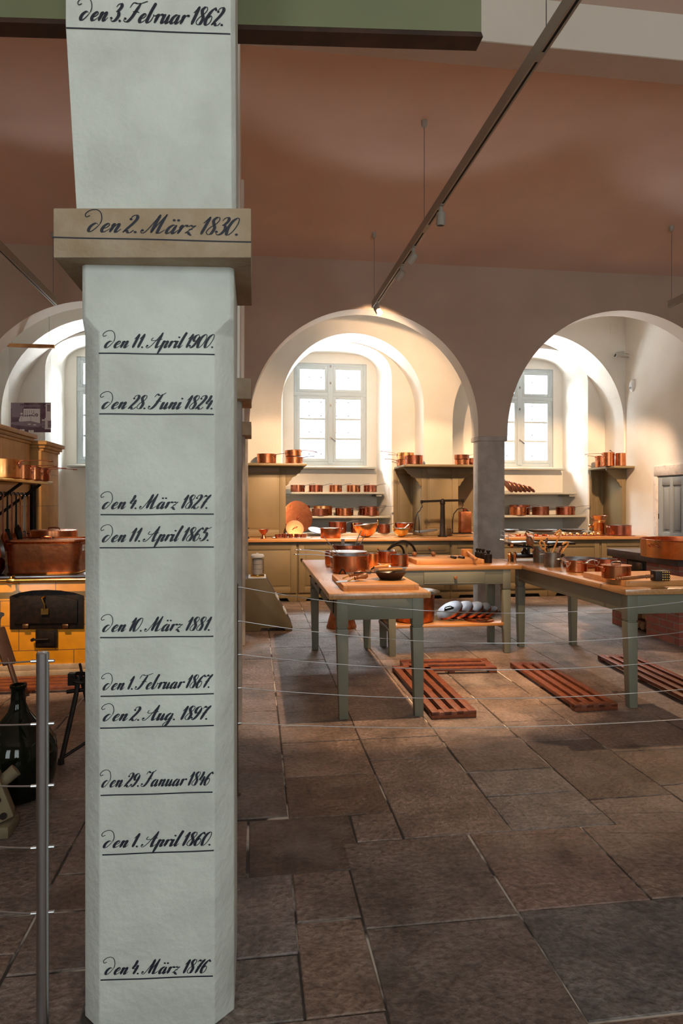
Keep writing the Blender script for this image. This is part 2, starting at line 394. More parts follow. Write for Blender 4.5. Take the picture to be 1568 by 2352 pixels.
def arch_curve(cx, a, zs, b, zb, n=2.0, k=28):
    """outline of an arched opening from bottom left over the crown to bottom right"""
    pts = [(cx - a, zb), (cx - a, zs)]
    for i in range(1, k):
        t = PI - PI * i / k
        c, s_ = math.cos(t), math.sin(t)
        pts.append((cx + a * math.copysign(abs(c) ** (2 / n), c), zs + b * abs(s_) ** (2 / n)))
    return pts + [(cx + a, zs), (cx + a, zb)]

def wall_face(mb, Y, x0, x1, z0, z1, curves):
    """a flat wall with arched holes in it"""
    x = x0
    for cv in curves:
        l, r = cv[0][0], cv[-1][0]
        if l > x: mb.add([(x, Y, z0), (l, Y, z0), (l, Y, z1), (x, Y, z1)], [(0, 1, 2, 3)])
        if cv[0][1] > z0: mb.add([(l, Y, z0), (r, Y, z0), (r, Y, cv[0][1]), (l, Y, cv[0][1])], [(0, 1, 2, 3)])
        for (xa, za), (xb, zb) in zip(cv, cv[1:]):
            if xb - xa > 1e-6: mb.add([(xa, Y, za), (xb, Y, zb), (xb, Y, z1), (xa, Y, z1)], [(0, 1, 2, 3)])
        x = r
    if x < x1: mb.add([(x, Y, z0), (x1, Y, z0), (x1, Y, z1), (x, Y, z1)], [(0, 1, 2, 3)])

def reveal(mb, c1, Y1, c2, Y2):
    for i in range(len(c1) - 1):
        a, b, c, d = c1[i], c1[i + 1], c2[i + 1], c2[i]
        mb.add([(a[0], Y1, a[1]), (b[0], Y1, b[1]), (c[0], Y2, c[1]), (d[0], Y2, d[1])], [(0, 1, 2, 3)])

# ---- floor of sandstone flags ------------------------------------------------
floor_mb = MB(); slab_cols = []
TINTS = [(0.215, 0.150, 0.115), (0.20, 0.142, 0.110), (0.23, 0.155, 0.115), (0.19, 0.142, 0.117), (0.205, 0.147, 0.118), (0.215, 0.158, 0.13), (0.18, 0.122, 0.092)]
def slab(x0, x1, y0, y1, tint=None, g=0.004):
    t = tint or random.choice(TINTS); j = random.uniform(0.88, 1.12); t = tuple(c * j * k for c, k in zip(t, (0.97, 0.97, 1.02)))
    jit = lambda: random.uniform(-0.004, 0.004)
    h = random.uniform(-0.003, 0.0)
    p = [(x0 + g + jit(), y0 + g + jit()), (x1 - g + jit(), y0 + g + jit()), (x1 - g + jit(), y1 - g + jit()), (x0 + g + jit(), y1 - g + jit())]
    e = 0.0035
    q = [(a + (e if i in (0, 3) else -e), b_ + (e if i < 2 else -e)) for i, (a, b_) in enumerate(p)]
    vs = [(a, b_, -0.02) for a, b_ in p] + [(a, b_, h - 0.003) for a, b_ in p] + [(a, b_, h) for a, b_ in q]
    fs = [(8, 9, 10, 11)] + [(i, (i + 1) % 4, 4 + (i + 1) % 4, 4 + i) for i in range(4)] + [(4 + i, 4 + (i + 1) % 4, 8 + (i + 1) % 4, 8 + i) for i in range(4)]
    floor_mb.add(vs, fs); slab_cols.extend([t] * len(fs))
def yj(px, py):
    return atz(px, py, 0).y
floor_mb.mi = 0
DK, GY, RD = (0.115, 0.078, 0.060), (0.225, 0.192, 0.178), (0.25, 0.165, 0.13)
# far columns, cross joints read off the photograph
cols = [(-0.30, 0.16, [(600, 1633), (600, 1695), (600, 1774), (600, 1878)], {2: (0.15, 0.12, 0.105)}),
        (0.16, 0.655, [(740, 1666), (740, 1702), (760, 1780), (780, 1872)], {}),
        (0.655, 1.16, [(940, 1692), (940, 1741), (1060, 1934)], {}),
        (1.16, 1.66, [(1200, 1692), (1220, 1764), (1250, 1820), (1310, 1928)], {1: GY, 2: GY}),
        (1.66, 2.12, [(1290, 1652), (1330, 1697), (1450, 1829), (1500, 1920)], {1: DK}),
        (2.12, 2.78, [(1480, 1655), (1500, 1721), (1560, 1800), (1560, 1900)], {})]
NEAR = 2.84
for x0, x1, js, tints in cols:
    ys = [yj(*j) for j in js]; ys[-1] = NEAR if abs(ys[-1] - NEAR) < 0.12 else ys[-1]
    y = ys[0]
    while y < 8.4:
        y2 = y + random.choice((0.42, 0.55, 0.7, 0.85)); slab(x0, x1, y, min(y2, 12.0)); y = y2
    while y < 11.9:
        y2 = y + random.choice((0.5, 0.7)); slab(x0, x1, y, y2); y = y2
    for i in range(len(ys) - 1): slab(x0, x1, ys[i + 1], ys[i], tints.get(i))
    if ys[-1] > NEAR + 0.02 and x0 > 0.5: slab(x0, x1, NEAR, ys[-1])
yd0, yd1 = yj(700, 2004), yj(700, 1876)
ymid = yj(790, 1872)
slab(-0.03, 0.447, yd0, yd1, DK)
slab(0.447, 0.655, NEAR, ymid)
slab(-0.30, -0.03, yd0, yd1)
y1_, y2_ = yj(700, 2118), yj(620, 2195)
slab(-0.12, 0.145, y2_, yd0, (0.19, 0.155, 0.14)); slab(-0.5, -0.12, y2_, yd0)
slab(0.145, 0.383, y1_, yd0)
y3_ = yj(950, 2123)
slab(0.383, 0.953, y3_, NEAR, (0.185, 0.138, 0.112))
y4_ = yj(1340, 2078)
slab(0.953, 1.485, y4_, NEAR, RD)
slab(1.485, 2.1, yj(1560, 2060), NEAR)
slab(2.1, 2.78, yj(1560, 2060), NEAR)
y5_, y6_ = yj(700, 2340), yj(1450, 2337)
slab(-0.3, 0.145, y5_, y2_, (0.20, 0.165, 0.14)); slab(0.145, 0.385, y5_, y1_)
slab(0.385, 0.953, 0.9, y3_, (0.185, 0.14, 0.115))
slab(0.953, 1.6, y6_, y4_, (0.175, 0.15, 0.135)); slab(1.6, 2.3, y6_, yj(1560, 2060)); slab(2.3, 2.9, 1.5, yj(1560, 2060))
# the rest of the hall in irregular rows
def fill(x0, x1, y0, y1, w=(0.45, 0.6)):
    x = x0
    while x < x1 - 0.05:
        x2 = min(x1, x + random.uniform(*w))
        if x1 - x2 < 0.2: x2 = x1
        y = y0 - random.uniform(0, 0.5)
        while y < y1:
            y2 = y + random.choice((0.45, 0.6, 0.8, 0.95))
            slab(x, x2, max(y, y0), min(y2, y1)); y = y2
        x = x2
fill(-6.5, -0.30, 2.5, 12.0); fill(2.78, 7.6, 2.2, 12.0); fill(-6.5, -0.5, -3.4, 2.5)
fill(-0.5, 0.385, -3.4, y5_); fill(0.385, 0.953, -3.4, 0.9); fill(0.953, 2.3, -3.4, y6_); fill(2.3, 2.9, -3.4, 1.5); fill(2.9, 7.6, -3.4, 2.2)
nslab = len(floor_mb.f)
floor_mb.mi = 1
floor_mb.add([(-6.6, -3.5, -0.0065), (7.7, -3.5, -0.0065), (7.7, 12, -0.0065), (-6.6, 12, -0.0065)], [(0, 1, 2, 3)])
fl = struct(floor_mb, 'floor', ['flag', 'mortar'], smooth=0)
ca = fl.data.color_attributes.new('slab', 'FLOAT_COLOR', 'CORNER')
vals = []
for p in fl.data.polygons:
    c = slab_cols[p.index] if p.index < nslab else (0.1, 0.1, 0.1)
    vals += [*c, 1.0] * p.loop_total
ca.data.foreach_set('color', vals)

# ---- arcade wall ---------------------------------------------------------------
arc_l = arch_curve(-1.97, 1.50, 2.50, 1.50, 0.0, 2.0, 48)
arc_m = arch_curve(1.46, 1.53, 2.50, 1.53, 0.0, 2.0, 48)
arc_r = arch_curve(5.14, 1.74, 2.40, 1.75, 0.0, 2.0, 48)
mb = MB()
ZP = 2.37
def clip(cv, z): return [(x, max(zz, z)) for x, zz in cv]
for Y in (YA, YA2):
    mb.mi = 0 if Y == YA else 1  # hall-side face takes the shade-toned plaster, the rear face plain white
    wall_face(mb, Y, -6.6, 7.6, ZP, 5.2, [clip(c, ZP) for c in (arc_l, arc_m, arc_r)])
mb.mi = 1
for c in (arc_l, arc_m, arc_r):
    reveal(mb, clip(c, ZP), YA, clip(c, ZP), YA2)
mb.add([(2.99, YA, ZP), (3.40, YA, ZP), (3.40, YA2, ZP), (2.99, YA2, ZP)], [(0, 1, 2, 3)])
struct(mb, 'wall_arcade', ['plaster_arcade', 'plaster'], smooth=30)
def chamfer_poly(x0, x1, y0, y1, c):
    return [(x0 + c, y0), (x1 - c, y0), (x1, y0 + c), (x1, y1 - c), (x1 - c, y1), (x0 + c, y1), (x0, y1 - c), (x0, y0 + c)]
mb = MB()
mb.prism(chamfer_poly(3.005, 3.385, YA + 0.01, YA2 + 0.02, 0.05), 0, ZP - 0.06)
mb.box(2.99, 3.40, YA, YA2 + 0.03, ZP - 0.06, ZP)
o = mb.build('arcade_pier', 'pier', bevel=0.006); tag(o, 'grey plastered arcade pier between the two wide arches', 'pier', kind='thing')
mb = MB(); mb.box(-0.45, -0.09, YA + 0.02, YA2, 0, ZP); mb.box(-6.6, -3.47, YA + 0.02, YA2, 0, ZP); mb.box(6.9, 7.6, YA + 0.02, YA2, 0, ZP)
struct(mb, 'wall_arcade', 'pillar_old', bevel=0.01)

# ---- far wall with recesses, window niches and windows --------------------------
mb = MB()
rec = [arch_curve(-2.25, 1.49, 2.79, 1.49, 0, 2, 40), arch_curve(1.5625, 1.1475, 3.02, 1.15, 0, 2, 40), arch_curve(4.68, 1.49, 2.79, 1.49, 0, 2, 40)]
wall_face(mb, YB, -6.6, 7.6, 0, 5.2, rec)
for c in rec: reveal(mb, c, YB, c, YR)
WX = (-2.35, 1.34, 4.88)
nf = [arch_curve(cx + 0.01, 0.96, 3.55, 0.62, 0, 2.5, 40) for cx in WX]
nb = [arch_curve(cx, 0.84, 3.62, 0.52, 0, 3.2, 40) for cx in WX]
wall_face(mb, YR, -6.6, 7.6, 0, 5.2, nf)
for a, c in zip(nf, nb): reveal(mb, a, YR, c, YW)
WH = 0.655; WZ0, WZ1 = 2.13, 3.955
xs = -6.6
for cx in WX:
    for (x0, x1, z0, z1) in ((xs, cx - WH, 0, 5.2), (cx - WH, cx + WH, 0, WZ0), (cx - WH, cx + WH, WZ1, 5.2)):
        mb.add([(x0, YW, z0), (x1, YW, z0), (x1, YW, z1), (x0, YW, z1)], [(0, 1, 2, 3)])
    xs = cx + WH
    c = [(cx - WH, WZ0), (cx - WH, WZ1), (cx + WH, WZ1), (cx + WH, WZ0), (cx - WH, WZ0)]
    reveal(mb, c, YW, c, YW + 0.35)
mb.add([(xs, YW, 0), (7.6, YW, 0), (7.6, YW, 5.2), (xs, YW, 5.2)], [(0, 1, 2, 3)])
struct(mb, 'wall_back', 'plaster', smooth=35)

def window(n, cx):
    y = YW + 0.02
    f = MB()
    f.box(cx - WH, cx - WH + 0.06, y, y + 0.07, WZ0, WZ1); f.box(cx + WH - 0.06, cx + WH, y, y + 0.07, WZ0, WZ1)
    f.box(cx - WH + 0.06, cx + WH - 0.06, y, y + 0.07, WZ0, WZ0 + 0.07); f.box(cx - WH + 0.06, cx + WH - 0.06, y, y + 0.07, WZ1 - 0.06, WZ1)
    zt = 3.40
    f.box(cx - WH + 0.002, cx + WH - 0.002, y - 0.012, y + 0.068, zt - 0.035, zt + 0.035)
    f.box(cx - 0.045, cx + 0.045, y - 0.022, y + 0.066, WZ0 + 0.03, WZ1 - 0.03)
    fr = f.build('window_%d' % n, 'winpaint', bevel=0.006); fr['kind'] = 'structure'
    for sx in (-1, 1):
        xa, xb = sorted((cx + sx * 0.045, cx + sx * (WH - 0.055)))
        for z0, z1, bars in ((zt + 0.035, WZ1 - 0.06, 0), (WZ0 + 0.07, zt - 0.035, 2)):
            s_ = MB(); w = 0.055
            s_.box(xa, xa + w, y - 0.01, y + 0.04, z0, z1); s_.box(xb - w, xb, y - 0.01, y + 0.04, z0, z1)
            s_.box(xa + w, xb - w, y - 0.01, y + 0.04, z0, z0 + w); s_.box(xa + w, xb - w, y - 0.01, y + 0.04, z1 - w, z1)
            for k in range(bars):
                zz = z0 + w + (z1 - z0 - 2 * w) * (k + 1) / (bars + 1)
                s_.box(xa + w, xb - w, y, y + 0.03, zz - 0.018, zz + 0.018)
            for hz in (0.2, 0.8):
                hx = xb if sx > 0 else xa
                s_.cyl((hx, y - 0.016, z0 + (z1 - z0) * hz - 0.035), (hx, y - 0.016, z0 + (z1 - z0) * hz + 0.035), 0.008, n=8)
            sash = s_.build('sash', 'winpaint', fr, bevel=0.004)
            g = MB(); g.box(xa + w, xb - w, y + 0.012, y + 0.018, z0 + w, z1 - w)
            g.build('pane', 'glass', sash, smooth=0)
    b_ = MB()
    for t in (-0.36, -0.14, 0.14, 0.36): b_.box(cx + t - 0.010, cx + t + 0.010, y + 0.25, y + 0.27, WZ0, WZ1)
    for zz in (2.35, 2.75, 3.05, 3.3, 3.5, 3.75): b_.box(cx - WH, cx + WH, y + 0.25, y + 0.27, zz - 0.010, zz + 0.010)
    b_.build('outer_window_bars', 'winpaint', fr, smooth=0)
    l = MB(); l.cyl((cx + 0.012, y - 0.03, 2.62), (cx + 0.09, y - 0.03, 2.56), 0.009, n=8)
    for zz in (2.62, 3.2, 3.6, 3.9): l.box(cx - 0.012, cx + 0.012, y - 0.034, y - 0.02, zz - 0.02, zz + 0.02)
    l.build('latch', 'greyiron', fr, smooth=0)
    sl = MB(); sl.box(cx - 0.76, cx + 0.80, YW - 0.20, YW + 0.03, 2.062, 2.10); sl.build('window_sill', 'shelfpaint', fr, bevel=0.012)
for n, cx in enumerate(WX): window(n + 1, cx)

# ---- side walls, rear wall, ceilings, beams --------------------------------------
mb = MB()
DX = 6.2
Ya_, Yb_ = 8.72, 9.38       # doorway in the side wall
mb.add([(DX, YA2, 0), (DX, Ya_, 0), (DX, Ya_, 5.2), (DX, YA2, 5.2)], [(0, 1, 2, 3)])
mb.add([(DX, Yb_, 0), (DX, 12, 0), (DX, 12, 5.2), (DX, Yb_, 5.2)], [(0, 1, 2, 3)])
mb.add([(DX, Ya_ - 0.5, 1.88), (DX, Yb_, 1.88), (DX, Yb_, 5.2), (DX, Ya_ - 0.5, 5.2)], [(0, 1, 2, 3)])
struct(mb, 'wall_right', 'plaster')
mb = MB(); mb.add([(7.6, -3.4, 0), (7.6, 12, 0), (7.6, 12, 5.2), (7.6, -3.4, 5.2)], [(0, 1, 2, 3)])
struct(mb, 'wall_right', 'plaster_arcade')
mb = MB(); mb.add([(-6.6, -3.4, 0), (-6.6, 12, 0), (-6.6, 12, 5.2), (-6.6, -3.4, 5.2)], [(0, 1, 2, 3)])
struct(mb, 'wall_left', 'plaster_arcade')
mb = MB(); wall_face(mb, -3.45, -6.6, 7.6, 0, 5.2, [[(c - 0.75, 1.25), (c - 0.75, 3.45), (c + 0.75, 3.45), (c + 0.75, 1.25)] for c in (-2.6, 0.6, 3.8)])
struct(mb, 'wall_rear', 'plaster')
mb = MB()
n = 20
for y0, y1, rise, z in ((4.55, YA, 0.26, ZT), (-3.5, 4.30, 0.35, 4.97)):
    for i in range(n):
        ya, yb = y0 + (y1 - y0) * i / n, y0 + (y1 - y0) * (i + 1) / n
        za, zb = z + rise * math.sin(PI * i / n), z + rise * math.sin(PI * (i + 1) / n)
        mb.add([(-6.6, ya, za), (7.6, ya, za), (7.6, yb, zb), (-6.6, yb, zb)], [(0, 1, 2, 3)])
mb.mi = 1; mb.add([(-6.6, YA2, 4.8), (7.6, YA2, 4.8), (7.6, 12, 4.8), (-6.6, 12, 4.8)], [(0, 1, 2, 3)])
struct(mb, 'ceiling', ['plaster_ceiling', 'plaster'], smooth=60)
mb = MB(); mb.box(-6.6, 7.6, 4.30, 4.55, 4.646, 5.4); mb.mi = 1; mb.box(-6.6, 7.6, 4.302, 4.55, 4.64, 4.6455)  # thin darker sheet under the beam carries the soffit's shade as colour
struct(mb, 'trim_1', ['plaster_beam', 'plaster_arcade'])

# low smoke-hood apron close above the first pillar
mb = MB()
fa, fb = W(-420, 1150 - 1110, 2.20), W(1105, 1150 - 1064, 2.30)
dz = 0.75
ba, bb = Vector((fa.x, fa.y + 0.065, fa.z)), Vector((fb.x, fb.y + 0.065, fb.z))
mb.hexa([p + Vector((0, 0, 0.02)) for p in (fa, fb, bb, ba)], [p + Vector((0, 0, dz)) for p in (fa, fb, bb, ba)])
mb.mi = 1; mb.hexa([p + Vector((-0.005 if p is fa or p is ba else 0.005, -0.004 if p is fa or p is fb else 0.004, 0)) for p in (fa, fb, bb, ba)], [p + Vector((0, 0, 0.0195)) for p in (fa, fb, bb, ba)])
o = mb.build('hood_apron', ['hood', 'dark_wood'], smooth=0)
tag(o, 'olive green smoke hood apron board high up behind the inscribed pillar', 'hood board')

# ================================================================== PILLARS AND INSCRIPTIONS
def pillar_pts():
    A = W(228, 1150, 1.85); B = W(492, 1150, 1.867); C = W(538, 1150, 1.925); D = W(195, 1150, 1.90)
    return [Vector((p.x, p.y, 0)) for p in (A, B, C, D)]
PA, PB, PC, PD = pillar_pts()
DEPTH = 0.36
near = thing('inscribed_pillar', 'pale limewashed pillar painted with flood dates and lines', 'pillar', (PA + PB) / 2)
def ring(z, c=True, k=1.0):
    """footprint of the shaft at height z: front edge, chamfers, sides, back"""
    back_r = Vector((PC.x, PC.y + DEPTH, 0)); back_l = Vector((PD.x, PC.y + DEPTH, 0))
    if c: pts = [PA, PB, PC, back_r + Vector((0, -0.05, 0)), back_r + Vector((-0.05, 0, 0)), back_l + Vector((0.05, 0, 0)), back_l + Vector((0, -0.05, 0)), PD]
    else:
        fa = PA + (PA - PB).normalized() * 0.047; fb = PB + (PB - PA).normalized() * 0.052
        pts = [fa + (fb - fa) * 0.02, fb - (fb - fa) * 0.02, fb + Vector((0.004, 0.012, 0)), back_r + Vector((0, -0.01, 0)), back_r + Vector((-0.01, 0, 0)), back_l + Vector((0.01, 0, 0)), back_l + Vector((0, -0.01, 0)), fa + Vector((-0.004, 0.012, 0))]
    return [Vector((p.x, p.y, z)) for p in pts]
def loft(mb, rings):
    n_ = len(rings[0]); vs = [p for r in rings for p in r]; fs = [tuple(range(n_))[::-1], tuple(range(len(vs) - n_, len(vs)))]
    for a in range(len(rings) - 1):
        o_ = a * n_; fs += [(o_ + i, o_ + (i + 1) % n_, o_ + n_ + (i + 1) % n_, o_ + n_ + i) for i in range(n_)]
    mb.add(vs, fs)
zst0 = onplane(232, 762, PA, PB).z; zst1 = onplane(232, 727, PA, PB).z
zc0 = 2.168; zc1 = 2.305
mb = MB(); loft(mb, [ring(0), ring(zst0), ring(zst1, False), ring(zc0 + 0.01, False)])
mb.build('shaft', 'pillar', near, bevel=0.004, smooth=25)
# the impost block
CA, CB = W(122, 1150, 1.795), W(577, 1150, 1.795)
cap = MB()
cb = [Vector((CA.x, CA.y, 0)), Vector((CB.x, CB.y, 0)), Vector((CB.x, CB.y + 0.45, 0)), Vector((CA.x, CA.y + 0.45, 0))]
def capring(z, d=0.0):
    c_ = sum(cb, Vector((0, 0, 0))) / 4
    return [Vector((p.x + math.copysign(d, c_.x - p.x), p.y + math.copysign(d, c_.y - p.y), z)) for p in cb]
loft(cap, [capring(zc0), capring(zc1)])
capo = cap.build('impost_block', 'stone', near, bevel=0.004, label='brown sandstone impost block')
# upper shaft that widens towards the vault
UA, UB = W(176, 1150, 1.85), W(532, 1150, 1.867)
U2A = W(150, 1150, 1.85); U2B = W(530, 1150, 1.867)
def uring(a, b_, z): return [Vector((a.x, a.y, z)), Vector((b_.x, b_.y, z)), Vector((b_.x + 0.012, b_.y + 0.02, z)), Vector((b_.x + 0.012, b_.y + 0.30, z)), Vector((a.x, b_.y + 0.30, z))]
ztop = 3.05
mb = MB(); loft(mb, [uring(UA, UB, zc1 - 0.005), uring(U2A, U2B, 2.85), uring(U2A, U2B, ztop + 2.0)])
mb.build('upper_shaft', 'pillar', near, bevel=0.004, smooth=25)

# ---- hand lettering: pen strokes, thick on the way down and thin on the way up -----
G = {
 'd': (1.08, [[(.62, .86), (.40, 1.0), (.14, .75), (.04, .35), (.14, .03), (.36, .06), (.62, .5), (.78, .95)]], [[(.78, .95), (.72, 1.5), (.38, 2.2), (-.1, 2.55), (-.6, 2.45), (-.85, 2.05), (-.68, 1.7), (-.4, 1.85)]]),
 'e': (.74, [[(.06, .38), (.36, .5), (.54, .8), (.40, 1.0), (.15, .72), (.08, .3), (.22, .0), (.46, .1), (.72, .42)]], []),
 'n': (.95, [[(-.02, .72), (.14, 1.0), (.16, .7), (.10, .0)], [(.12, .15), (.32, .75), (.52, 1.0), (.60, .8), (.54, .3), (.58, .02), (.72, .06), (.92, .42)]], []),
 'u': (.97, [[(-.02, .7), (.14, 1.0), (.12, .45), (.14, .04), (.3, .06), (.5, .5), (.62, .98)], [(.62, 1.0), (.57, .4), (.60, .03), (.74, .06), (.95, .42)]], []),
 'r': (.66, [[(-.02, .7), (.14, 1.0), (.16, .7), (.10, .0)], [(.12, .15), (.26, .65), (.42, .98), (.56, .98), (.56, .82)]], []),
 'i': (.5, [[(-.02, .7), (.14, 1.0), (.11, .4), (.14, .03), (.28, .06), (.48, .42)]], [], [(.16, 1.55)]),
 'l': (.48, [[(.02, .4), (.24, 1.3), (.36, 2.05), (.30, 2.2), (.18, 1.4), (.10, .3), (.18, .02), (.30, .06), (.46, .42)]], []),
 'p': (.92, [[(.0, .6), (.18, 1.05), (.15, .5), (.02, -.95)], [(.10, .1), (.30, .72), (.50, 1.0), (.62, .8), (.55, .3), (.60, .02), (.72, .06), (.9, .42)]], []),
 'a': (.98, [[(.60, .88), (.40, 1.0), (.14, .72), (.06, .28), (.18, .0), (.40, .2), (.62, .9)], [(.66, 1.0), (.58, .4), (.62, .03), (.76, .06), (.95, .42)]], []),
 'z': (.86, [[(.08, .82), (.22, 1.0), (.42, .90), (.66, 1.0)], [(.04, .1), (.24, .2), (.44, -.02), (.66, -.15)]], [[(.66, 1.0), (.04, .1)], [(.20, .55), (.52, .55)]]),
 'b': (.82, [[(.02, .4), (.24, 1.3), (.38, 2.0), (.30, 2.15), (.18, 1.4), (.10, .3), (.22, .0), (.46, .2), (.56, .7), (.50, .95)]], [[(.50, .95), (.62, .8), (.82, .86)]]),
 'g': (.95, [[(.60, .88), (.40, 1.0), (.14, .72), (.06, .28), (.18, .0), (.40, .2), (.62, .9)], [(.66, 1.0), (.60, .3), (.50, -.5), (.3, -.9), (.05, -.72), (.2, -.35), (.9, .35)]], []),
 'A': (1.52, [[(1.12, 2.25), (1.06, 1.5), (1.0, .6), (1.06, .05), (1.22, .06), (1.5, .4)]], [[(-.05, .42), (-.16, .22), (-.02, .0), (.26, .12), (.62, .85), (1.12, 2.25)], [(.22, 1.5), (.12, 1.2), (.36, 1.05), (1.36, 1.28)]], [(-.06, .3)]),
 'J': (1.15, [[(.78, 2.2), (.64, 1.4), (.44, .5), (.18, .04), (-.14, .06), (-.24, .3)], [(-.02, 1.75), (.14, 2.2), (.48, 2.0), (.82, 2.12)]], [[(.82, 2.12), (1.08, 2.4)], [(.36, 1.15), (.62, 1.22), (.96, 1.1)]], [(-.14, .36)]),
 'F': (1.25, [[(.82, 2.15), (.66, 1.4), (.44, .5), (.18, .04), (-.14, .06), (-.24, .3)], [(-.10, 1.6), (.06, 2.15), (.5, 2.1), (.9, 2.15)]], [[(.9, 2.15), (1.4, 2.4)], [(.36, 1.15), (.62, 1.22), (1.0, 1.1)]], [(-.14, .36)]),
 'M': (1.95, [[(.84, 2.15), (.78, 1.1), (.74, .05)], [(1.38, 2.2), (1.26, 1.1), (1.26, .12), (1.38, .03), (1.54, .1), (1.8, .45)]], [[(-.05, .42), (-.16, .22), (-.02, .0), (.22, .12), (.5, .9), (.84, 2.15)], [(.74, .05), (1.02, 1.1), (1.38, 2.2)]], [(-.06, .3)]),
 '1': (.62, [[(.38, 2.05), (.32, 1.0), (.26, .0)]], [[(.05, 1.3), (.38, 2.05)]]),
 '2': (.88, [[(.08, 1.5), (.16, 1.9), (.44, 2.02), (.62, 1.7), (.50, 1.15), (.2, .5), (-.04, .02)], [(-.02, .05), (.18, .26), (.40, .0), (.60, .0)]], [[(.60, .0), (.78, .3)]], [(.12, 1.55)]),
 '3': (.84, [[(.10, 1.6), (.22, 1.92), (.48, 2.0), (.60, 1.65), (.44, 1.22), (.24, 1.1)], [(.24, 1.1), (.50, 1.05), (.64, .65), (.50, .15), (.22, .0), (.02, .2)]], [], [(.02, .35)]),
 '4': (.82, [[(.26, 2.05), (.22, 1.4), (.02, .82)], [(.58, 1.35), (.50, .6), (.42, .0)]], [[(.02, .80), (.74, .78)]]),
 '5': (.86, [[(.26, 1.95), (.14, 1.15)], [(.12, 1.1), (.42, 1.22), (.60, .8), (.46, .2), (.18, .0), (-.02, .2)], [(.24, 1.95), (.48, 1.8), (.80, 2.05)]], [], [(-.02, .35)]),
 '6': (.84, [[(.60, 2.0), (.30, 1.6), (.08, .8), (.12, .2), (.32, .0), (.56, .3), (.58, .8), (.40, 1.05), (.14, .72)]], [[(.70, 1.75), (.60, 2.0)]], [(.68, 1.75)]),
 '7': (.78, [[(.02, 1.6), (.14, 1.95), (.34, 1.78), (.58, 1.85)], [(.78, 2.05), (.46, 1.2), (.26, .0)]], [[(.58, 1.85), (.78, 2.05)], [(.16, .95), (.66, 1.02)]]),
 '8': (.82, [[(.58, 1.98), (.34, 2.0), (.16, 1.65), (.30, 1.25), (.54, .75), (.46, .12), (.22, .0)]], [[(.22, .0), (.0, .3), (.14, .8), (.50, 1.25), (.64, 1.7), (.52, 2.0)]]),
 '9': (.82, [[(.45, 1.98), (.16, 1.75), (.08, 1.3), (.26, .95), (.50, 1.15), (.62, 1.6), (.45, 1.98)], [(.66, 1.7), (.58, 1.0), (.38, .3), (.12, .0), (-.06, .2)]], [], [(-.04, .3)]),
 '0': (.86, [[(.42, 2.0), (.14, 1.6), (.02, .8), (.12, .1), (.32, .0)]], [[(.32, .0), (.56, .5), (.68, 1.3), (.60, 1.85), (.42, 2.0)]]),
 '.': (.42, [], [], [(.12, .08)]), ' ': (.30, [], [], []),
}
def glyph(ch):
    if ch == 'ä':
        a, t, h = G['a'][:3]; return a, t, h, [(.24, 1.55), (.62, 1.55)]
    g = G[ch]
    return g if len(g) == 4 else (*g, [])
def spline(pts, k=9):
    P = [pts[0]] + list(pts) + [pts[-1]]; out = []
    for i in range(1, len(P) - 2):
        a, b_, c, d = P[i - 1], P[i], P[i + 1], P[i + 2]
        for j in range(k):
            t = j / k
            out.append(tuple(0.5 * (2 * b_[q] + (c[q] - a[q]) * t + (2 * a[q] - 5 * b_[q] + 4 * c[q] - d[q]) * t * t + (3 * b_[q] - a[q] - 3 * c[q] + d[q]) * t ** 3) for q in (0, 1)))
    out.append(tuple(pts[-1])); return out
SLANT = 0.36
def lettering(text, thick=0.26, thin=0.09):
    """quads in letter units"""
    quads = []; x = 0
    for ch in text:
        adv, downs, hairs, dots = glyph(ch)
        for strokes, hair in ((downs, False), (hairs, True)):
            for st in strokes:
                p = [(x + a + SLANT * b_, b_) for a, b_ in spline(st)]
                n_ = len(p); L = []; R = []
                for i in range(n_):
                    dx = p[min(i + 1, n_ - 1)][0] - p[max(i - 1, 0)][0]; dy = p[min(i + 1, n_ - 1)][1] - p[max(i - 1, 0)][1]
                    q = math.hypot(dx, dy) or 1; dx /= q; dy /= q
                    w = thin if hair else thin + (thick - thin) * max(0.0, -dy) ** 1.2
                    if not hair:
                        t = i / (n_ - 1); w *= 0.45 + 0.55 * min(1, 6 * t, 6 * (1 - t)) if n_ > 12 else 1
                    L.append((p[i][0] - dy * w / 2, p[i][1] + dx * w / 2)); R.append((p[i][0] + dy * w / 2, p[i][1] - dx * w / 2))
                for i in range(n_ - 1): quads.append([L[i], L[i + 1], R[i + 1], R[i]])
        for (a, b_) in dots:
            cx, cy = x + a + SLANT * b_, b_
            quads.append([(cx + .13 * math.cos(t), cy + .13 * math.sin(t)) for t in [2 * PI * i / 12 for i in range(12)]])
        x += adv
    return quads, x
def inscribe(text, x0, y0, x1, y1, xh, line, plane, thick=0.335, pt=None):
    q, _ = lettering(text, thick)
    us = [p[0] for k in q for p in k]; u0, u1 = min(us), max(us)
    mb = MB(); A, B = plane
    n_ = Vector((B.y - A.y, -(B.x - A.x), 0)).normalized()
    if n_.y > 0: n_ = -n_
    put = (lambda px, py: onplane(px, py, A, B) + n_ * 0.0012) if pt is None else pt
    for k in q:
        vs = []
        for u, v in k:
            t = (u - u0) / (u1 - u0)
            vs.append(put(x0 + t * (x1 - x0), y0 + (y1 - y0) * t - v * xh))
        mb.add(vs, [tuple(range(len(vs)))])
    xa, ya, xb, yb = line
    N = 24
    for i in range(N):
        t0, t1 = i / N, (i + 1) / N
        f = lambda t, d: put(xa + (xb - xa) * t, ya + (yb - ya) * t + d + 0.4 * math.sin(9 * t + x0))
        mb.add([f(t0, -1.5), f(t1, -1.5), f(t1, 1.5), f(t0, 1.5)], [(0, 1, 2, 3)])
    return mb
F = (PA, PB)
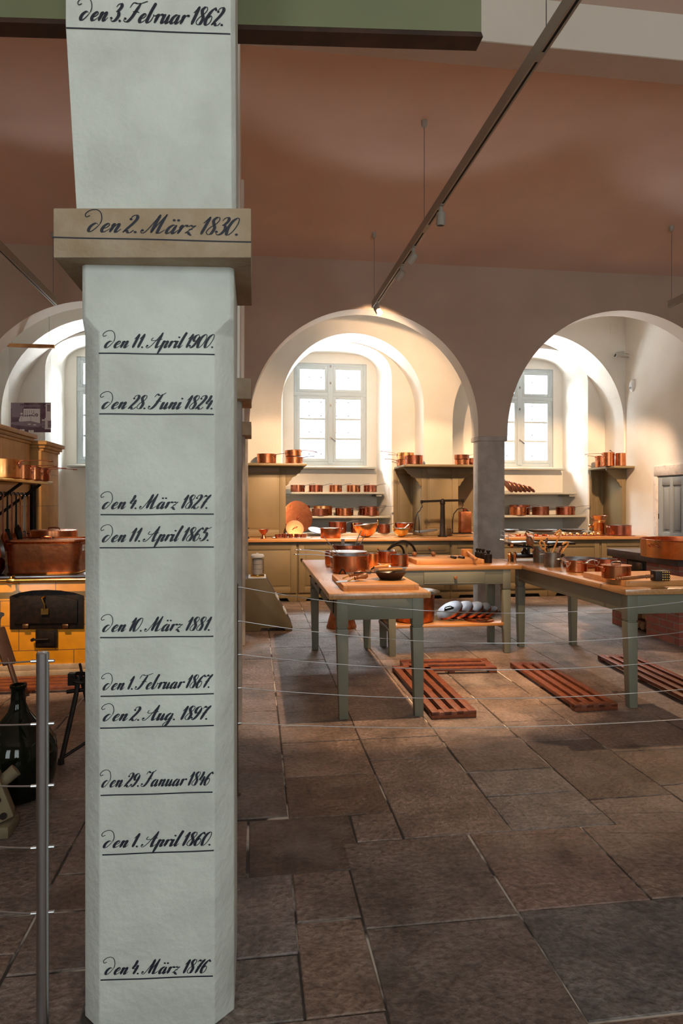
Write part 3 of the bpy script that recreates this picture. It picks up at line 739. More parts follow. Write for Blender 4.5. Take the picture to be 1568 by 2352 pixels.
INS = [
 ('den 11. April 1900.', 236, 799, 493, 799, 15.5, (227, 811.5, 493, 814.5)),
 ('den 28. Juni 1824.', 230, 939, 489, 940, 15.5, (228, 951, 491, 952)),
 ('den 4. März 1827.', 231, 1169, 486, 1168, 15.5, (231, 1182.5, 491, 1180.5)),
 ('den 11. April 1865.', 231, 1245, 487, 1242, 15.5, (229, 1258.5, 491, 1256)),
 ('den 10. März 1881.', 232, 1451, 487, 1448, 15.5, (230, 1464.5, 490, 1461)),
 ('den 1. Februar 1867.', 233, 1585, 490, 1579, 15.0, (231, 1599, 491, 1593)),
 ('den 2. Aug. 1897.', 233, 1656, 486, 1652, 15.5, (230, 1672, 491, 1666)),
 ('den 29. Januar 1846', 230, 1808, 491, 1803, 15.5, (231, 1827, 488, 1819)),
 ('den 1. April 1860.', 233, 1947, 487, 1941, 15.5, (235, 1963, 491, 1953)),
 ('den 4. März 1876', 237, 2238, 485, 2234, 15.5, (231, 2251, 489, 2241)),
]
for t, a, b_, c, d, h, ln in INS:
    inscribe(t, a, b_, c, d, h, ln, F).build('inscription', 'ink', near, smooth=0, label='painted date ' + t)
inscribe('den 2. März 1830.', 195, 532, 551, 541, 20, (120, 545, 577, 556), (cb[0], cb[1]), 0.27).build('inscription', 'ink', near, smooth=0, label='painted date den 2. März 1830. on the brown block')
inscribe('den 3. Februar 1862.', 178, 46, 518, 60, 20.5, (152, 64, 529, 79), (UA, UB), 0.33).build('inscription', 'ink', near, smooth=0, label='painted date den 3. Februar 1862.')

# ---- the pillars behind it in the same row -------------------------------------------
def rear_pillar(label, y, xr):
    t = thing('square_pillar', label, 'pillar', (xr - 0.27, y + 0.2, 0), 'plain pillars behind the inscribed pillar')
    x1 = xr - 0.065
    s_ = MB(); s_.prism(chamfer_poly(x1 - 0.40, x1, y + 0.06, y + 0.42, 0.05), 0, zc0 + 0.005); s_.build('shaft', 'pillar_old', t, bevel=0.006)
    c_ = MB(); c_.box(xr - 0.53, xr, y, y + 0.45, zc0, zc1); c_.build('impost_block', 'stone', t, bevel=0.006, label='brown sandstone impost block')
    u_ = MB(); u_.box(x1 - 0.40, x1 - 0.01, y + 0.06, y + 0.40, zc1 - 0.005, 4.63 if y < 5 else 4.8); u_.build('upper_shaft', 'plaster_beam', t, bevel=0.006)
rear_pillar('plain grey square pillar right behind the inscribed pillar, brown stone block on top', 4.33, xat(577, 4.33))
rear_pillar('farther grey pillar, only its edge and brown block showing beside the arch', 6.72, xat(577, 6.72))

# ================================================================== FITTED KITCHEN ALONG THE FAR WALL
YF = 9.70                    # front of the base cabinets
# ---- worktop, with its back ledge
mb = MB()
mb.box(-0.42, DX - 0.01, YF - 0.05, YB - 0.005, 0.89, 0.935)
for c in rec: mb.box(max(c[0][0] + 0.01, -0.42) if c is not rec[2] else c[0][0] + 0.01, min(c[-1][0], DX) - 0.012, YB - 0.006, YR - 0.005, 0.89, 0.935) if c[-1][0] > -0.4 else None
w = mb.build('worktop', 'wood_top', bevel=0.004)
tag(w, 'long orange wooden worktop running along the far wall cabinets', 'worktop')
edges = [568, 683, 801, 934, 1035, 1140, 1259, 1379, 1484]
exs = [xat(p, YF) for p in edges]; exs[0] = -0.40; exs[-1] = DX - 0.015
CLAB = ['olive base cabinet behind the sloping instrument stand, far end of the row', 'olive base cabinet with a black keyhole behind the front table',
        'olive base cabinet with a small round drawer knob, behind the saucepans on the front table', 'olive base cabinet under the black balance scale',
        'olive base cabinet beside the grey arcade pier', 'olive base cabinet behind the black kitchen scale', 'olive base cabinet right of the wooden spoons, plain panelled door',
        'last olive base cabinet before the brick stove']
for i, lab in enumerate(CLAB):
    x0, x1 = exs[i] + 0.002, exs[i + 1] - 0.002
    t = thing('base_cabinet', lab, 'cabinet', ((x0 + x1) / 2, YF + 0.3, 0), 'base cabinets under the far worktop')
    b_ = MB(); b_.box(x0, x1, YF + 0.02, YB - 0.02, 0.10, 0.888)
    # plinth with scalloped cut-out
    c0, c1 = x0 + 0.12, x1 - 0.12
    b_.prism([(x0, 0), (c0, 0), (c0 + 0.03, 0.05), (c1 - 0.03, 0.05), (c1, 0), (x1, 0), (x1, 0.11), (x0, 0.11)], 0, 0.03, Matrix.Translation((0, YF + 0.05, 0)) @ Matrix.Rotation(PI / 2, 4, 'X'))
    b_.build('body', 'olive', t, bevel=0.004)
    k_ = MB(); k_.box(x0 + 0.02, x1 - 0.02, YF + 0.10, YF + 0.12, 0.0, 0.1); k_.build('plinth_shade_board', 'black', t, smooth=0)  # black board painted in for the shade behind the cut-out
    drawer = i in (2, 3)
    ztop = 0.86
    if drawer:
        d = MB(); d.box(x0 + 0.015, x1 - 0.015, YF, YF + 0.03, 0.70, ztop)
        d.box(x0 + 0.08, x1 - 0.08, YF - 0.006, YF + 0.01, 0.735, ztop - 0.035)
        dr = d.build('drawer', 'olive', t, bevel=0.004)
        xm = (x0 + x1) / 2
        kn = MB(); kn.lathe([(0, 0.032), (0.012, 0.03), (0.016, 0.02), (0.008, 0.01), (0.007, 0.0)], 14, axis_matrix((xm, YF - 0.004, 0.78), (xm, YF - 1, 0.78)))
        kn.build('knob', 'handle_wood', dr); ztop = 0.685
    d = MB(); fw = 0.085
    d.box(x0 + 0.015, x1 - 0.015, YF + 0.010, YF + 0.03, 0.13, ztop)
    for a, b2, c, e in ((x0 + 0.015, x0 + 0.015 + fw, 0.13, ztop), (x1 - 0.015 - fw, x1 - 0.015, 0.13, ztop), (x0 + 0.1005, x1 - 0.1005, 0.13, 0.13 + fw), (x0 + 0.1005, x1 - 0.1005, ztop - fw, ztop)):
        d.box(a, b2, YF, YF + 0.02, c, e)
    d.box(x0 + fw + 0.04, x1 - fw - 0.04, YF + 0.004, YF + 0.02, 0.13 + fw + 0.025, ztop - fw - 0.025)
    do = d.build('door', 'olive', t, bevel=0.004)
    if i == 1:
        e = MB(); xk = x0 + 0.06
        e.prism([(xk - 0.016, 0.64), (xk + 0.016, 0.64), (xk + 0.016, 0.61), (xk, 0.58), (xk - 0.016, 0.61)], 0, 0.004, Matrix.Translation((0, YF, 0)) @ Matrix.Rotation(PI / 2, 4, 'X'))
        e.build('keyhole_plate', 'iron', do, smooth=0)

# ---- panelled wall cupboards with bracketed top shelves
ZS0, ZS1 = 2.035, 2.072
def panel(mb, x0, x1, y, z0, z1, f=0.09, th=0.03):
    mb.box(x0, x1, y + 0.008, y + th, z0, z1)
    for a, b2, c, e in ((x0, x0 + f, z0, z1), (x1 - f, x1, z0, z1), (x0 + f, x1 - f, z0, z0 + f), (x0 + f, x1 - f, z1 - f, z1)): mb.box(a, b2, y, y + 0.02, c, e)
    mb.box(x0 + f + 0.03, x1 - f - 0.03, y + 0.002, y + 0.02, z0 + f + 0.03, z1 - f - 0.03)
def bracket(mb, x, y, s, w=0.28, h=0.30, th=0.03):
    """scrolled bracket reaching sideways from x under the shelf"""
    pts = [(0, 0), (w, 0), (w, -0.025), (w * .93, -0.05), (w * .86, -0.055), (w * .84, -0.08), (w * .78, -0.10), (w * .66, -0.115), (w * .60, -0.14), (w * .46, -0.16), (w * .36, -0.175), (w * .30, -0.21), (w * .20, -0.235), (w * .16, -0.27), (w * .06, -h), (0, -h)]
    P_ = [(x + s * a, ZS0 + b_) for a, b_ in pts]
    mb.prism(P_, 0, th, Matrix.Translation((0, y + th, 0)) @ Matrix.Rotation(PI / 2, 4, 'X'))
def shelf_board(mb, x0, x1, y0, y1): mb.box(x0, x1, y0, y1, ZS0, ZS1)
def cupboard(label, fx, recs, bracks, shelf, stiles=()):
    t = thing('wall_cupboard', label, 'cupboard', ((shelf[0] + shelf[1]) / 2, YB, 0.94), 'panelled cupboards standing on the far worktop')
    if fx:
        p = MB(); panel(p, fx[0], fx[1], YB - 0.05, 0.94, ZS0, 0.10, 0.045); p.build('front_panel', 'olive', t, bevel=0.004)
    for a, b2 in recs:
        p = MB(); panel(p, a, b2, YR - 0.045, 0.985, ZS0, 0.07, 0.04); p.build('recessed_panel', 'olive', t, bevel=0.004)
    for a in stiles:
        p = MB(); p.box(*a, 0.94, ZS0); p.build('stile', 'olive', t, bevel=0.004)
    for x, s in bracks:
        p = MB(); bracket(p, x, YB - 0.05, s); p.build('bracket', 'olive', t, bevel=0.003)
    p = MB(); shelf_board(p, *shelf); p.build('top_shelf', 'olive', t, bevel=0.008)
xl1 = xat(656, YB - 0.05); xr0, xr1 = xat(968, YB - 0.05), xat(1052, YB - 0.05)
cupboard('panelled olive cupboard behind the first far saucepan, scrolled bracket towards the window', (-0.42, xl1), [], [(xl1, 1)], (-0.42, xl1 + 0.31, YB - 0.30, YR - 0.05))
cupboard('panelled olive cupboard behind the balance scale, scrolled brackets on both sides', (xr0, xr1), [(2.335, 2.70), (3.20, 3.93)], [(xr0, -1), (xr1, 1)], (2.335, 3.95, YB - 0.30, YR - 0.05), ((2.66, 2.705, YB + 0.0, YR - 0.05), (3.195, 3.235, YB + 0.0, YR - 0.05)))
cupboard('narrow olive corner cupboard beside the white side wall', None, [(5.875, DX - 0.05)], [(6.11, -1)], (5.83, DX - 0.01, YB - 0.30, YR - 0.05), ((6.11, DX - 0.02, YB - 0.05, YR - 0.05),))

# ---- ledge and shelves in the window niches
for cx, nm in ((1.34, 'first'), (4.88, 'second')):
    w0 = 'under the middle window' if cx < 3 else 'under the window beside the side wall'
    r0, r1 = (0.43, 2.33) if cx < 3 else (3.95, 5.86)
    l = MB(); l.box(r0, r1, YB + 0.14, YR - 0.0, 0.935, 0.975); tag(l.build('worktop_ledge', 'shelfpaint', bevel=0.004), 'narrow raised grey ledge at the worktop back ' + w0, 'ledge')
    l = MB(); l.box(cx - 0.93, cx + 0.95, YR + 0.005, YW - 0.005, 1.205, 1.243); tag(l.build('niche_shelf', 'shelfpaint', bevel=0.008), 'lower wide wall shelf carrying saucepans ' + w0, 'shelf')
    t = thing('niche_shelf', 'upper shorter wall shelf ' + w0, 'shelf', (cx, YW - 0.25, 1.61))
    l = MB(); l.box(cx - 0.88, cx + 0.885, YR + 0.22, YW - 0.005, 1.612, 1.648); l.build('board', 'shelfpaint', t, bevel=0.008)
    for s in (-1, 1):
        k = MB(); k.box(cx + s * 0.80 - 0.05, cx + s * 0.80 + 0.05, YR + 0.26, YW - 0.005, 1.575, 1.612); k.build('bearer', 'shelfpaint', t, bevel=0.004)

# ---- door of the side wall
t = MB(); dz = 1.86
t.box(DX - 0.0, DX + 0.03, Ya_, Yb_, 0.0, dz)
for a, b2 in ((Ya_, Ya_ + 0.10), (Yb_ - 0.11, Yb_), (Ya_ + 0.29, Ya_ + 0.37)): t.box(DX - 0.018, DX + 0.01, a, b2, 0, dz)
for a, b2 in ((0, 0.2), (0.88, 1.02), (dz - 0.13, dz)): t.box(DX - 0.016, DX + 0.009, Ya_ + 0.002, Yb_ - 0.002, a + 0.001, b2 - 0.001)
for y0, y1 in ((Ya_ + 0.13, Ya_ + 0.26), (Ya_ + 0.40, Yb_ - 0.14)):
    for z0, z1 in ((0.24, 0.84), (1.06, dz - 0.17)): t.box(DX - 0.012, DX + 0.01, y0, y1, z0, z1)
d = struct(t, 'door_1', 'doorpaint', bevel=0.008)
t = MB()
t.box(DX - 0.03, DX + 0.06, Yb_, Yb_ + 0.10, 0, dz + 0.02); t.box(DX - 0.035, DX + 0.06, Ya_ - 0.4, Yb_ + 0.08, dz + 0.02, dz + 0.18)
struct(t, 'trim_2', 'paleston', bevel=0.012)
t = MB(); t.cyl((DX - 0.012, Yb_ - 0.02, 1.22), (DX - 0.012, Yb_ - 0.02, 1.30), 0.012, n=8); t.build('hinge', 'iron', d)

# ---- small fittings on the aisle walls
t = thing('wall_lamp', 'small pale projector lamp on a short arm high in the corner', 'lamp', aty(1436, 816, YB))
c = aty(1425, 816, YB - 0.18); c2 = aty(1447, 821, YB - 0.08)
k = MB(); k.cyl(c + Vector((-0.10, 0, 0.0)), c + Vector((0.06, 0.02, 0.03)), 0.045, n=14); k.build('lamp_body', 'lampgrey', t, bevel=0.005)
k = MB(); k.cyl(c + Vector((-0.103, 0, 0)), c + Vector((-0.098, 0, 0)), 0.03, n=14); k.build('lens', 'black', t)
k = MB(); k.tube([c + Vector((0.02, 0.02, -0.02)), c2, c2 + Vector((0.06, 0.08, 0.0))], 0.012); k.tube([c + Vector((0.04, 0, 0.04)), c2 + Vector((0.0, 0, 0.05)), c2 + Vector((0.06, 0.08, 0.02))], 0.006); k.build('arm', 'lampgrey', t)
t = thing('motion_sensor', 'small white oval motion sensor on the side wall near the corner', 'sensor', (DX - 0.02, 10.1, 3.3))
s_ = aty(1445, 886, 10.08); k = MB(); k.lathe([(0, 0.05), (0.04, 0.045), (0.06, 0.025), (0.065, 0.0), (0, 0)], 20, Matrix.Translation((DX - 0.001, 10.08, s_.z)) @ Matrix.Rotation(-PI / 2, 4, 'Y'), 1.6, 1.0)
k.build('housing', 'white', t)
k = MB(); k.box(DX - 0.056, DX - 0.048, 10.06, 10.10, s_.z - 0.05, s_.z - 0.02); k.build('lens', 'tin', t)
p = aty(1410, 755, YB); k = MB()
for a, b2, c, e in ((-.075, .075, -.08, -.07), (-.075, .075, .07, .08), (-.075, -.065, -.08, .08), (.065, .075, -.08, .08)): k.box(p.x + a, p.x + b2, YB - 0.006, YB + 0.004, p.z + c, p.z + e)
k.box(p.x - .065, p.x + .065, YB - 0.004, YB + 0.004, p.z - .07, p.z + .07)
tag(k.build('access_hatch', 'plaster', bevel=0.001), 'small square access hatch in the plaster above the corner lamp', 'hatch')

# ================================================================== TABLES
HT = 0.865
def leg(x, y, s, zt=0.825, zg=0.62, foot=0.031, top=0.040):
    k = MB(); k.box(x - top, x + top, y - top, y + top, zg + 0.012, zt)
    k.box(x - top + 0.006, x + top - 0.006, y - top + 0.006, y + top - 0.006, zg, zg + 0.012)
    sx, sy = s
    cx, cy = x + sx * (top - foot), y + sy * (top - foot)
    bot = [(cx - foot, cy - foot, 0), (cx + foot, cy - foot, 0), (cx + foot, cy + foot, 0), (cx - foot, cy + foot, 0)]
    tp = [(x - top, y - top, zg), (x + top, y - top, zg), (x + top, y + top, zg), (x - top, y + top, zg)]
    k.hexa([Vector(p) for p in bot], [Vector(p) for p in tp]); return k
def table(label, x0, x1, y0, y1, legs, grain, ap=(0.68, 0.822)):
    t = thing('kitchen_work_table', label, 'table', ((x0 + x1) / 2, (y0 + y1) / 2, 0), 'grey-green kitchen work tables')
    k = MB(); k.box(x0, x1, y0, y1, HT - 0.042, HT); k.build('tabletop', grain, t, bevel=0.005)
    lx0, lx1, ly0, ly1 = legs
    for x, sx in ((lx0, 1), (lx1, -1)):
        for y, sy in ((ly0, 1), (ly1, -1)): leg(x, y, (1, -sy)).build('leg', 'sage', t, bevel=0.004)
    k = MB()
    k.box(lx0, lx1, ly0 - 0.036, ly0 - 0.010, *ap); k.box(lx0, lx1, ly1 + 0.010, ly1 + 0.036, *ap)
    k.box(lx0 - 0.036, lx0 - 0.010, ly0, ly1, *ap); k.box(lx1 + 0.010, lx1 + 0.036, ly0, ly1, *ap)
    k.build('apron', 'sage', t, bevel=0.003)
    return t
t1 = table('grey-green work table nearest the rope barrier holding the big saucepan', 0.50, 1.215, 4.42, 7.00, (0.595, 1.125, 4.47, 6.55), 'wood_top_y')
for k_, (ya, yb) in enumerate(((4.62, 5.45), (5.60, 6.42))):
    d = MB(); d.box(0.552, 0.562, ya, yb, 0.70, 0.81)
    do = d.build('drawer', 'sage', t1, bevel=0.003)
    for yy in (ya + 0.12, yb - 0.12):
        q = MB(); q.tube([(0.553, yy - 0.035, 0.775), (0.53, yy - 0.03, 0.772), (0.527, yy, 0.77), (0.53, yy + 0.03, 0.772), (0.553, yy + 0.035, 0.775)], 0.006, 6); q.build('drawer_pull', 'iron', do)
    q = MB(); q.box(0.550, 0.556, ya - 0.012, ya - 0.002, 0.70, 0.81); q.build('drawer_gap', 'black', t1, smooth=0)
t2 = table('grey-green work table set crosswise between two others, shelf with copper lids below', 1.235, 2.61, 6.15, 6.90, (1.305, 2.46, 6.20, 6.62), 'wood_top')
d = MB(); d.box(1.62, 2.23, 6.150, 6.168, 0.695, 0.805); d.box(1.62, 2.23, 6.147, 6.151, 0.695, 0.70); do = d.build('drawer', 'sage', t2, bevel=0.003)
q = MB(); q.lathe([(0, 0.034), (0.014, 0.032), (0.018, 0.02), (0.009, 0.01), (0.008, 0.0)], 14, axis_matrix((1.93, 6.152, 0.752), (1.93, 5, 0.752))); q.build('knob', 'handle_wood', do)
q = MB(); q.box(1.29, 2.475, 6.17, 6.66, 0.268, 0.298); q.build('lower_shelf', 'wood_top', t2, bevel=0.004, label='brownish lower shelf')
for xq in (1.27, 2.425): q = MB(); q.box(xq, xq + 0.07, 6.17, 6.66, 0.235, 0.268); q.build('shelf_rail', 'sage', t2, bevel=0.003)
t3 = table('grey-green work table nearest the brick stove, meat mallet on its board', 2.625, 3.36, 4.36, 6.85, (2.705, 3.275, 4.44, 6.42), 'wood_top_y')

def board(label, x0, x1, y0, y1, th):
    t = thing('chopping_board', label, 'board', ((x0 + x1) / 2, (y0 + y1) / 2, HT))
    k = MB(); k.box(x0 + 0.03, x1 - 0.03, y0, y1, HT + 0.0005, HT + th); k.build('slab', 'board', t, bevel=0.003)
    for a, b_ in ((x0, x0 + 0.03), (x1 - 0.03, x1)):
        k = MB(); k.box(a, b_, y0, y1, HT + 0.0005, HT + th); k.build('end_batten', 'board', t, bevel=0.003)
    return t
B1, B2, B3 = HT + 0.040, HT + 0.045, HT + 0.042
board('thick chopping board under the black frying pan', 0.615, 1.16, 4.54, 5.22, 0.040)
board('thick chopping board with knives and a square mallet on the crosswise table', 1.59, 2.285, 6.32, 6.86, 0.045)
board('thick dovetailed chopping board under the lidded saucepan', 2.71, 3.30, 4.50, 5.13, 0.042)

# ---- duckboards on the floor
def duckboard(label, cx, cy, L, Wd, rot, n=4):
    t = thing('slatted_duckboard', label, 'duckboard', (cx, cy, 0), 'red-brown slatted wooden duckboards on the floor')
    R_ = Matrix.Translation((cx, cy, 0)) @ Matrix.Rotation(rot, 4, 'Z')
    sw = 0.055; gap = (Wd - n * sw) / (n - 1)
    for i in range(n):
        x = -Wd / 2 + i * (sw + gap)
        k = MB(); k.box(x, x + sw, -L / 2, L / 2, 0.022, 0.05, R_); k.build('slat', 'duck', t, bevel=0.003)
    for y in (-L / 2, -0.03, L / 2 - 0.07):
        k = MB()
        if y == -0.03: k.box(-Wd / 2 + 0.01, Wd / 2 - 0.01, y, y + 0.05, 0.001, 0.024, R_)
        else: k.box(-Wd / 2, Wd / 2, y, y + 0.07, 0.001, 0.046, R_)
        k.build('crosspiece', 'duck', t, bevel=0.003)
zt = 0.05
def duck_from(label, fl, fr, bl, n=4):
    a, b_, c = atz(*fl, zt), atz(*fr, zt), atz(*bl, zt)
    wv = b_ - a; lv = c - a
    rot = math.atan2(-lv.x, lv.y)
    ctr = a + lv / 2 + wv / 2
    duckboard(label, ctr.x, ctr.y, lv.length, abs(wv.dot(Vector((math.cos(rot), math.sin(rot), 0)))), rot, n)
duck_from('slatted duckboard lying partly behind the front table leg', (990, 1634), (1096, 1633), (899, 1528))
a, b_ = atz(1141, 1533, zt), atz(968, 1533, zt)
duckboard('slatted duckboard lying crosswise in front of the crosswise table', 1.70, a.y + 0.195, 0.80, 0.33, PI / 2 - 0.06, 3)
duck_from('slatted duckboard between the crosswise table and the stove table', (1318, 1618), (1420, 1616), (1170, 1520))
duck_from('slatted duckboard by the brick stove, running out of the frame', (1590, 1612), (1700, 1612), (1370, 1503))
duckboard('slatted duckboard at the foot of the amber tiled stove', -1.75, 5.52, 1.9, 0.34, PI / 2, 4)

# ================================================================== COOKWARE
def bar(mb, a, b_, w0, w1, th=0.005, lift=0.0, n=8):
    """flat tapered bar from a to b, slightly arched"""
    a, b_ = Vector(a), Vector(b_); d = (b_ - a); s_ = d.cross(Vector((0, 0, 1)))
    if s_.length < 1e-5: s_ = Vector((1, 0, 0))
    s_.normalize(); u = s_.cross(d).normalized()
    rows = []
    for i in range(n + 1):
        t = i / n; p = a + d * t + u * (lift * math.sin(PI * t)); w = (w0 + (w1 - w0) * t) / 2
        rows.append([p + s_ * w + u * th / 2, p - s_ * w + u * th / 2, p - s_ * w - u * th / 2, p + s_ * w - u * th / 2])
    vs = [p for r in rows for p in r]; fs = [(0, 1, 2, 3), tuple(range(4 * n, 4 * n + 4))]
    for i in range(n): fs += [(4 * i + k, 4 * i + (k + 1) % 4, 4 * i + 4 + (k + 1) % 4, 4 * i + 4 + k) for k in range(4)]
    mb.add(vs, fs)

PANG = {}
def pan(label, c, dia, h, handle=None, group=None, m='copper', hm=None, flare=1.0, lid=None, name='copper_saucepan', cat='saucepan', tilt=None, inner='tin', seg=36):
    """round pan on its base at c; handle = (azimuth in degrees, length, rise)"""
    c = Vector(c); r = dia / 2; rb = r / flare
    t = thing(name, label, cat, c, group)
    T = Matrix.Translation(c)
    if tilt: T = T @ Matrix.Rotation(math.radians(tilt[0]), 4, 'X') @ Matrix.Rotation(math.radians(tilt[1]), 4, 'Y')
    k = MB(); th = max(0.003, r * 0.022)
    k.lathe([(0, 0.0005), (rb * 0.94, 0.0005), (rb, 0.006), (r, h - 0.004), (r + 0.003, h - 0.002), (r + 0.003, h), (r - th, h)], seg, T)
    k.mi = 1
    k.lathe([(r - th, h), (rb - th, 0.010), (rb * 0.9, 0.006), (0, 0.006)], seg, T)
    body = k.build('body', [m, inner], t, smooth=40)
    if handle:
        az, L, rise = handle; a = math.radians(az); d = Vector((math.cos(a), math.sin(a), 0)); sd = Vector((-d.y, d.x, 0))
        k = MB(); p0 = d * (r - 0.001) + Vector((0, 0, h * 0.86)); p1 = d * (r + 0.03) + Vector((0, 0, h * 0.94)); p2 = d * (r + L) + Vector((0, 0, h * 0.90 + rise))
        bar(k, T @ p0, T @ p1, 0.030, 0.020, 0.007); bar(k, T @ p1, T @ p2, 0.018, 0.026, 0.0055, 0.006)
        # riveted heart-shaped plate on the wall of the pan
        w = min(0.04, r * 0.5); z0 = h * 0.86
        pl = [(-w, 0.0), (w, 0.0), (w * 0.9, -0.02), (0, -min(0.055, h * 0.6)), (-w * 0.9, -0.02)]
        vs = []
        for dd in (0.0005, 0.004):
            for x, z in pl:
                ang = x / r; q = d * math.cos(ang) + sd * math.sin(ang); vs.append(T @ (q * (r + dd) + Vector((0, 0, z0 + z))))
        k.add(vs, [(0, 1, 2, 3, 4), (5, 6, 7, 8, 9)] + [(i, (i + 1) % 5, 5 + (i + 1) % 5, 5 + i) for i in range(5)])
        for x, z in ((-w * .55, -0.012), (w * .55, -0.012), (0, -min(0.035, h * 0.4))):
            ang = x / r; q = d * math.cos(ang) + sd * math.sin(ang); p = T @ (q * (r + 0.004) + Vector((0, 0, z0 + z)))
            k.lathe([(0.0055, 0), (0.004, 0.003), (0, 0.004)], 8, axis_matrix(p, p + (T.to_3x3() @ q)))
        k.tube([T @ (p2 + d * (-0.012) + Vector((0, 0, 0))) + 0.016 * (math.cos(a_) * (T.to_3x3() @ d) + math.sin(a_) * (T.to_3x3() @ sd)) for a_ in [2 * PI * i / 14 for i in range(14)]], 0.004, 6, closed=True)
        k.build('handle', hm or 'greyiron', t, smooth=40)
    if lid:
        k = MB(); zl = h + 0.001
        k.lathe([(0, zl + lid), (r * 0.5, zl + lid * 0.8), (r * 0.96, zl + 0.004), (r + 0.006, zl + 0.004), (r + 0.006, zl), (0, zl)], seg, T)
        lo = k.build('lid', 'tinbright' if lid < 0.011 else m, t, smooth=40)
    return t

def ear_handles(parent, c, r, h, m, azs, s=0.028, sag=0.0):
    for az in azs:
        a = math.radians(az); d = Vector((math.cos(a), math.sin(a), 0)); sd = Vector((-d.y, d.x, 0)); o_ = Vector(c) + d * r + Vector((0, 0, h))
        k = MB(); pts = [o_ + sd * (s * 1.3 * math.cos(q)) + d * (s * math.sin(q)) + Vector((0, 0, s * 0.6 * math.sin(q) - sag)) for q in [PI * i / 10 for i in range(11)]]
        k.tube(pts, 0.0045, 7); 
        for q in (-1, 1):
            p = o_ + sd * (s * 1.3 * q) - Vector((0, 0, sag)); k.lathe([(0.010, 0), (0.008, 0.004), (0, 0.005)], 8, axis_matrix(p - d * 0.003, p + d))
        k.build('handle', m, parent, smooth=50)

# ---------------------------------------------------------------- pans read off the photograph: px left, px right, px of foot, px of top, depth plane, base height
def pan_px(label, xl, xr, yt, yb, Y, z, handle, group, m='copper', **kw):
    p, q = xat(xl, Y), xat(xr, Y); dia = abs(q - p); dep = dep_y((xl + xr) / 2, Y)
    h = max(0.03, (yb - yt) / FP * dep * kw.pop('hs', 0.95))
    return pan(label, ((p + q) / 2, Y, z), dia, h, handle, group, m, **kw)

ZC = ZS1 + 0.0005
g = 'saucepans on the cupboard tops'
pan_px('lone copper saucepan on the cupboard top beside the pillar', 590, 634, 1045, 1068, 10.155, ZC, (-28, 0.30, 0.02), g, 'copper', hm='copper_dark')
s0 = pan_px('lower copper saucepan of the pair stacked at the end of the first cupboard top', 655, 695, 1051, 1069, 10.38, ZC, (-25, 0.20, 0.02), g, 'copper', hm='copper_dark')
x_ = (xat(655, 10.38) + xat(692, 10.38)) / 2
pan('upper tilted copper saucepan of the pair at the end of the first cupboard top', (x_, 10.38, ZC + 0.128), 0.262, 0.100, (10, 0.26, -0.03), g, 'copper', hm='copper_dark', tilt=(0, -3))
pan_px('copper saucepan in front of the stacked pair on the balance cupboard', 930, 970, 1047, 1069, 10.16, ZC, (176, 0.27, 0.03), g, 'copper_red', hm='copper_dark')
s1 = pan_px('bottom copper saucepan of the stacked pair on the balance cupboard', 911, 947, 1053, 1068, 10.60, ZC, (190, 0.22, 0.02), g, 'copper', hm='copper_dark')
x_ = (xat(911, 10.6) + xat(951, 10.6)) / 2
pan('top bright orange copper saucepan of the stacked pair on the balance cupboard', (x_, 10.60, ZC + 0.103), 0.28, 0.115, (172, 0.27, 0.04), g, 'copper_orange', hm='copper_dark')
pan_px('copper saucepan with a darker one sitting in it beside the arcade pier', 1045, 1076, 1056, 1069, 10.16, ZC, None, g, 'copper')
x_ = (xat(1043, 10.16) + xat(1077, 10.16)) / 2
pan('darker copper saucepan sitting in another beside the arcade pier', (x_, 10.16, ZC + 0.088), 0.235, 0.075, (-30, 0.18, 0.02), g, 'copper_dark')
pan_px('dark copper saucepan half hidden by the arcade pier on the cupboard top', 1074, 1096, 1049, 1068, 10.45, ZC, None, g, 'copper_dark')
pan_px('front tall copper pot on the corner cupboard', 1384, 1409, 1036, 1069, 10.20, ZC, (176, 0.30, -0.01), g, 'copper', hm='copper_dark', name='copper_pot', cat='pot')
pan_px('rear copper pot with its handle pointing left on the corner cupboard', 1368, 1392, 1040, 1068, 10.62, ZC, (184, 0.16, 0.02), g, 'copper', hm='copper_dark', name='copper_pot', cat='pot')
pan_px('barrel shaped copper pot nearest the side wall on the corner cupboard', 1415, 1435, 1037, 1068, 10.10, ZC, (120, 0.12, 0.08), g, 'copper', hm='copper_dark', name='copper_pot', cat='pot', flare=0.94)

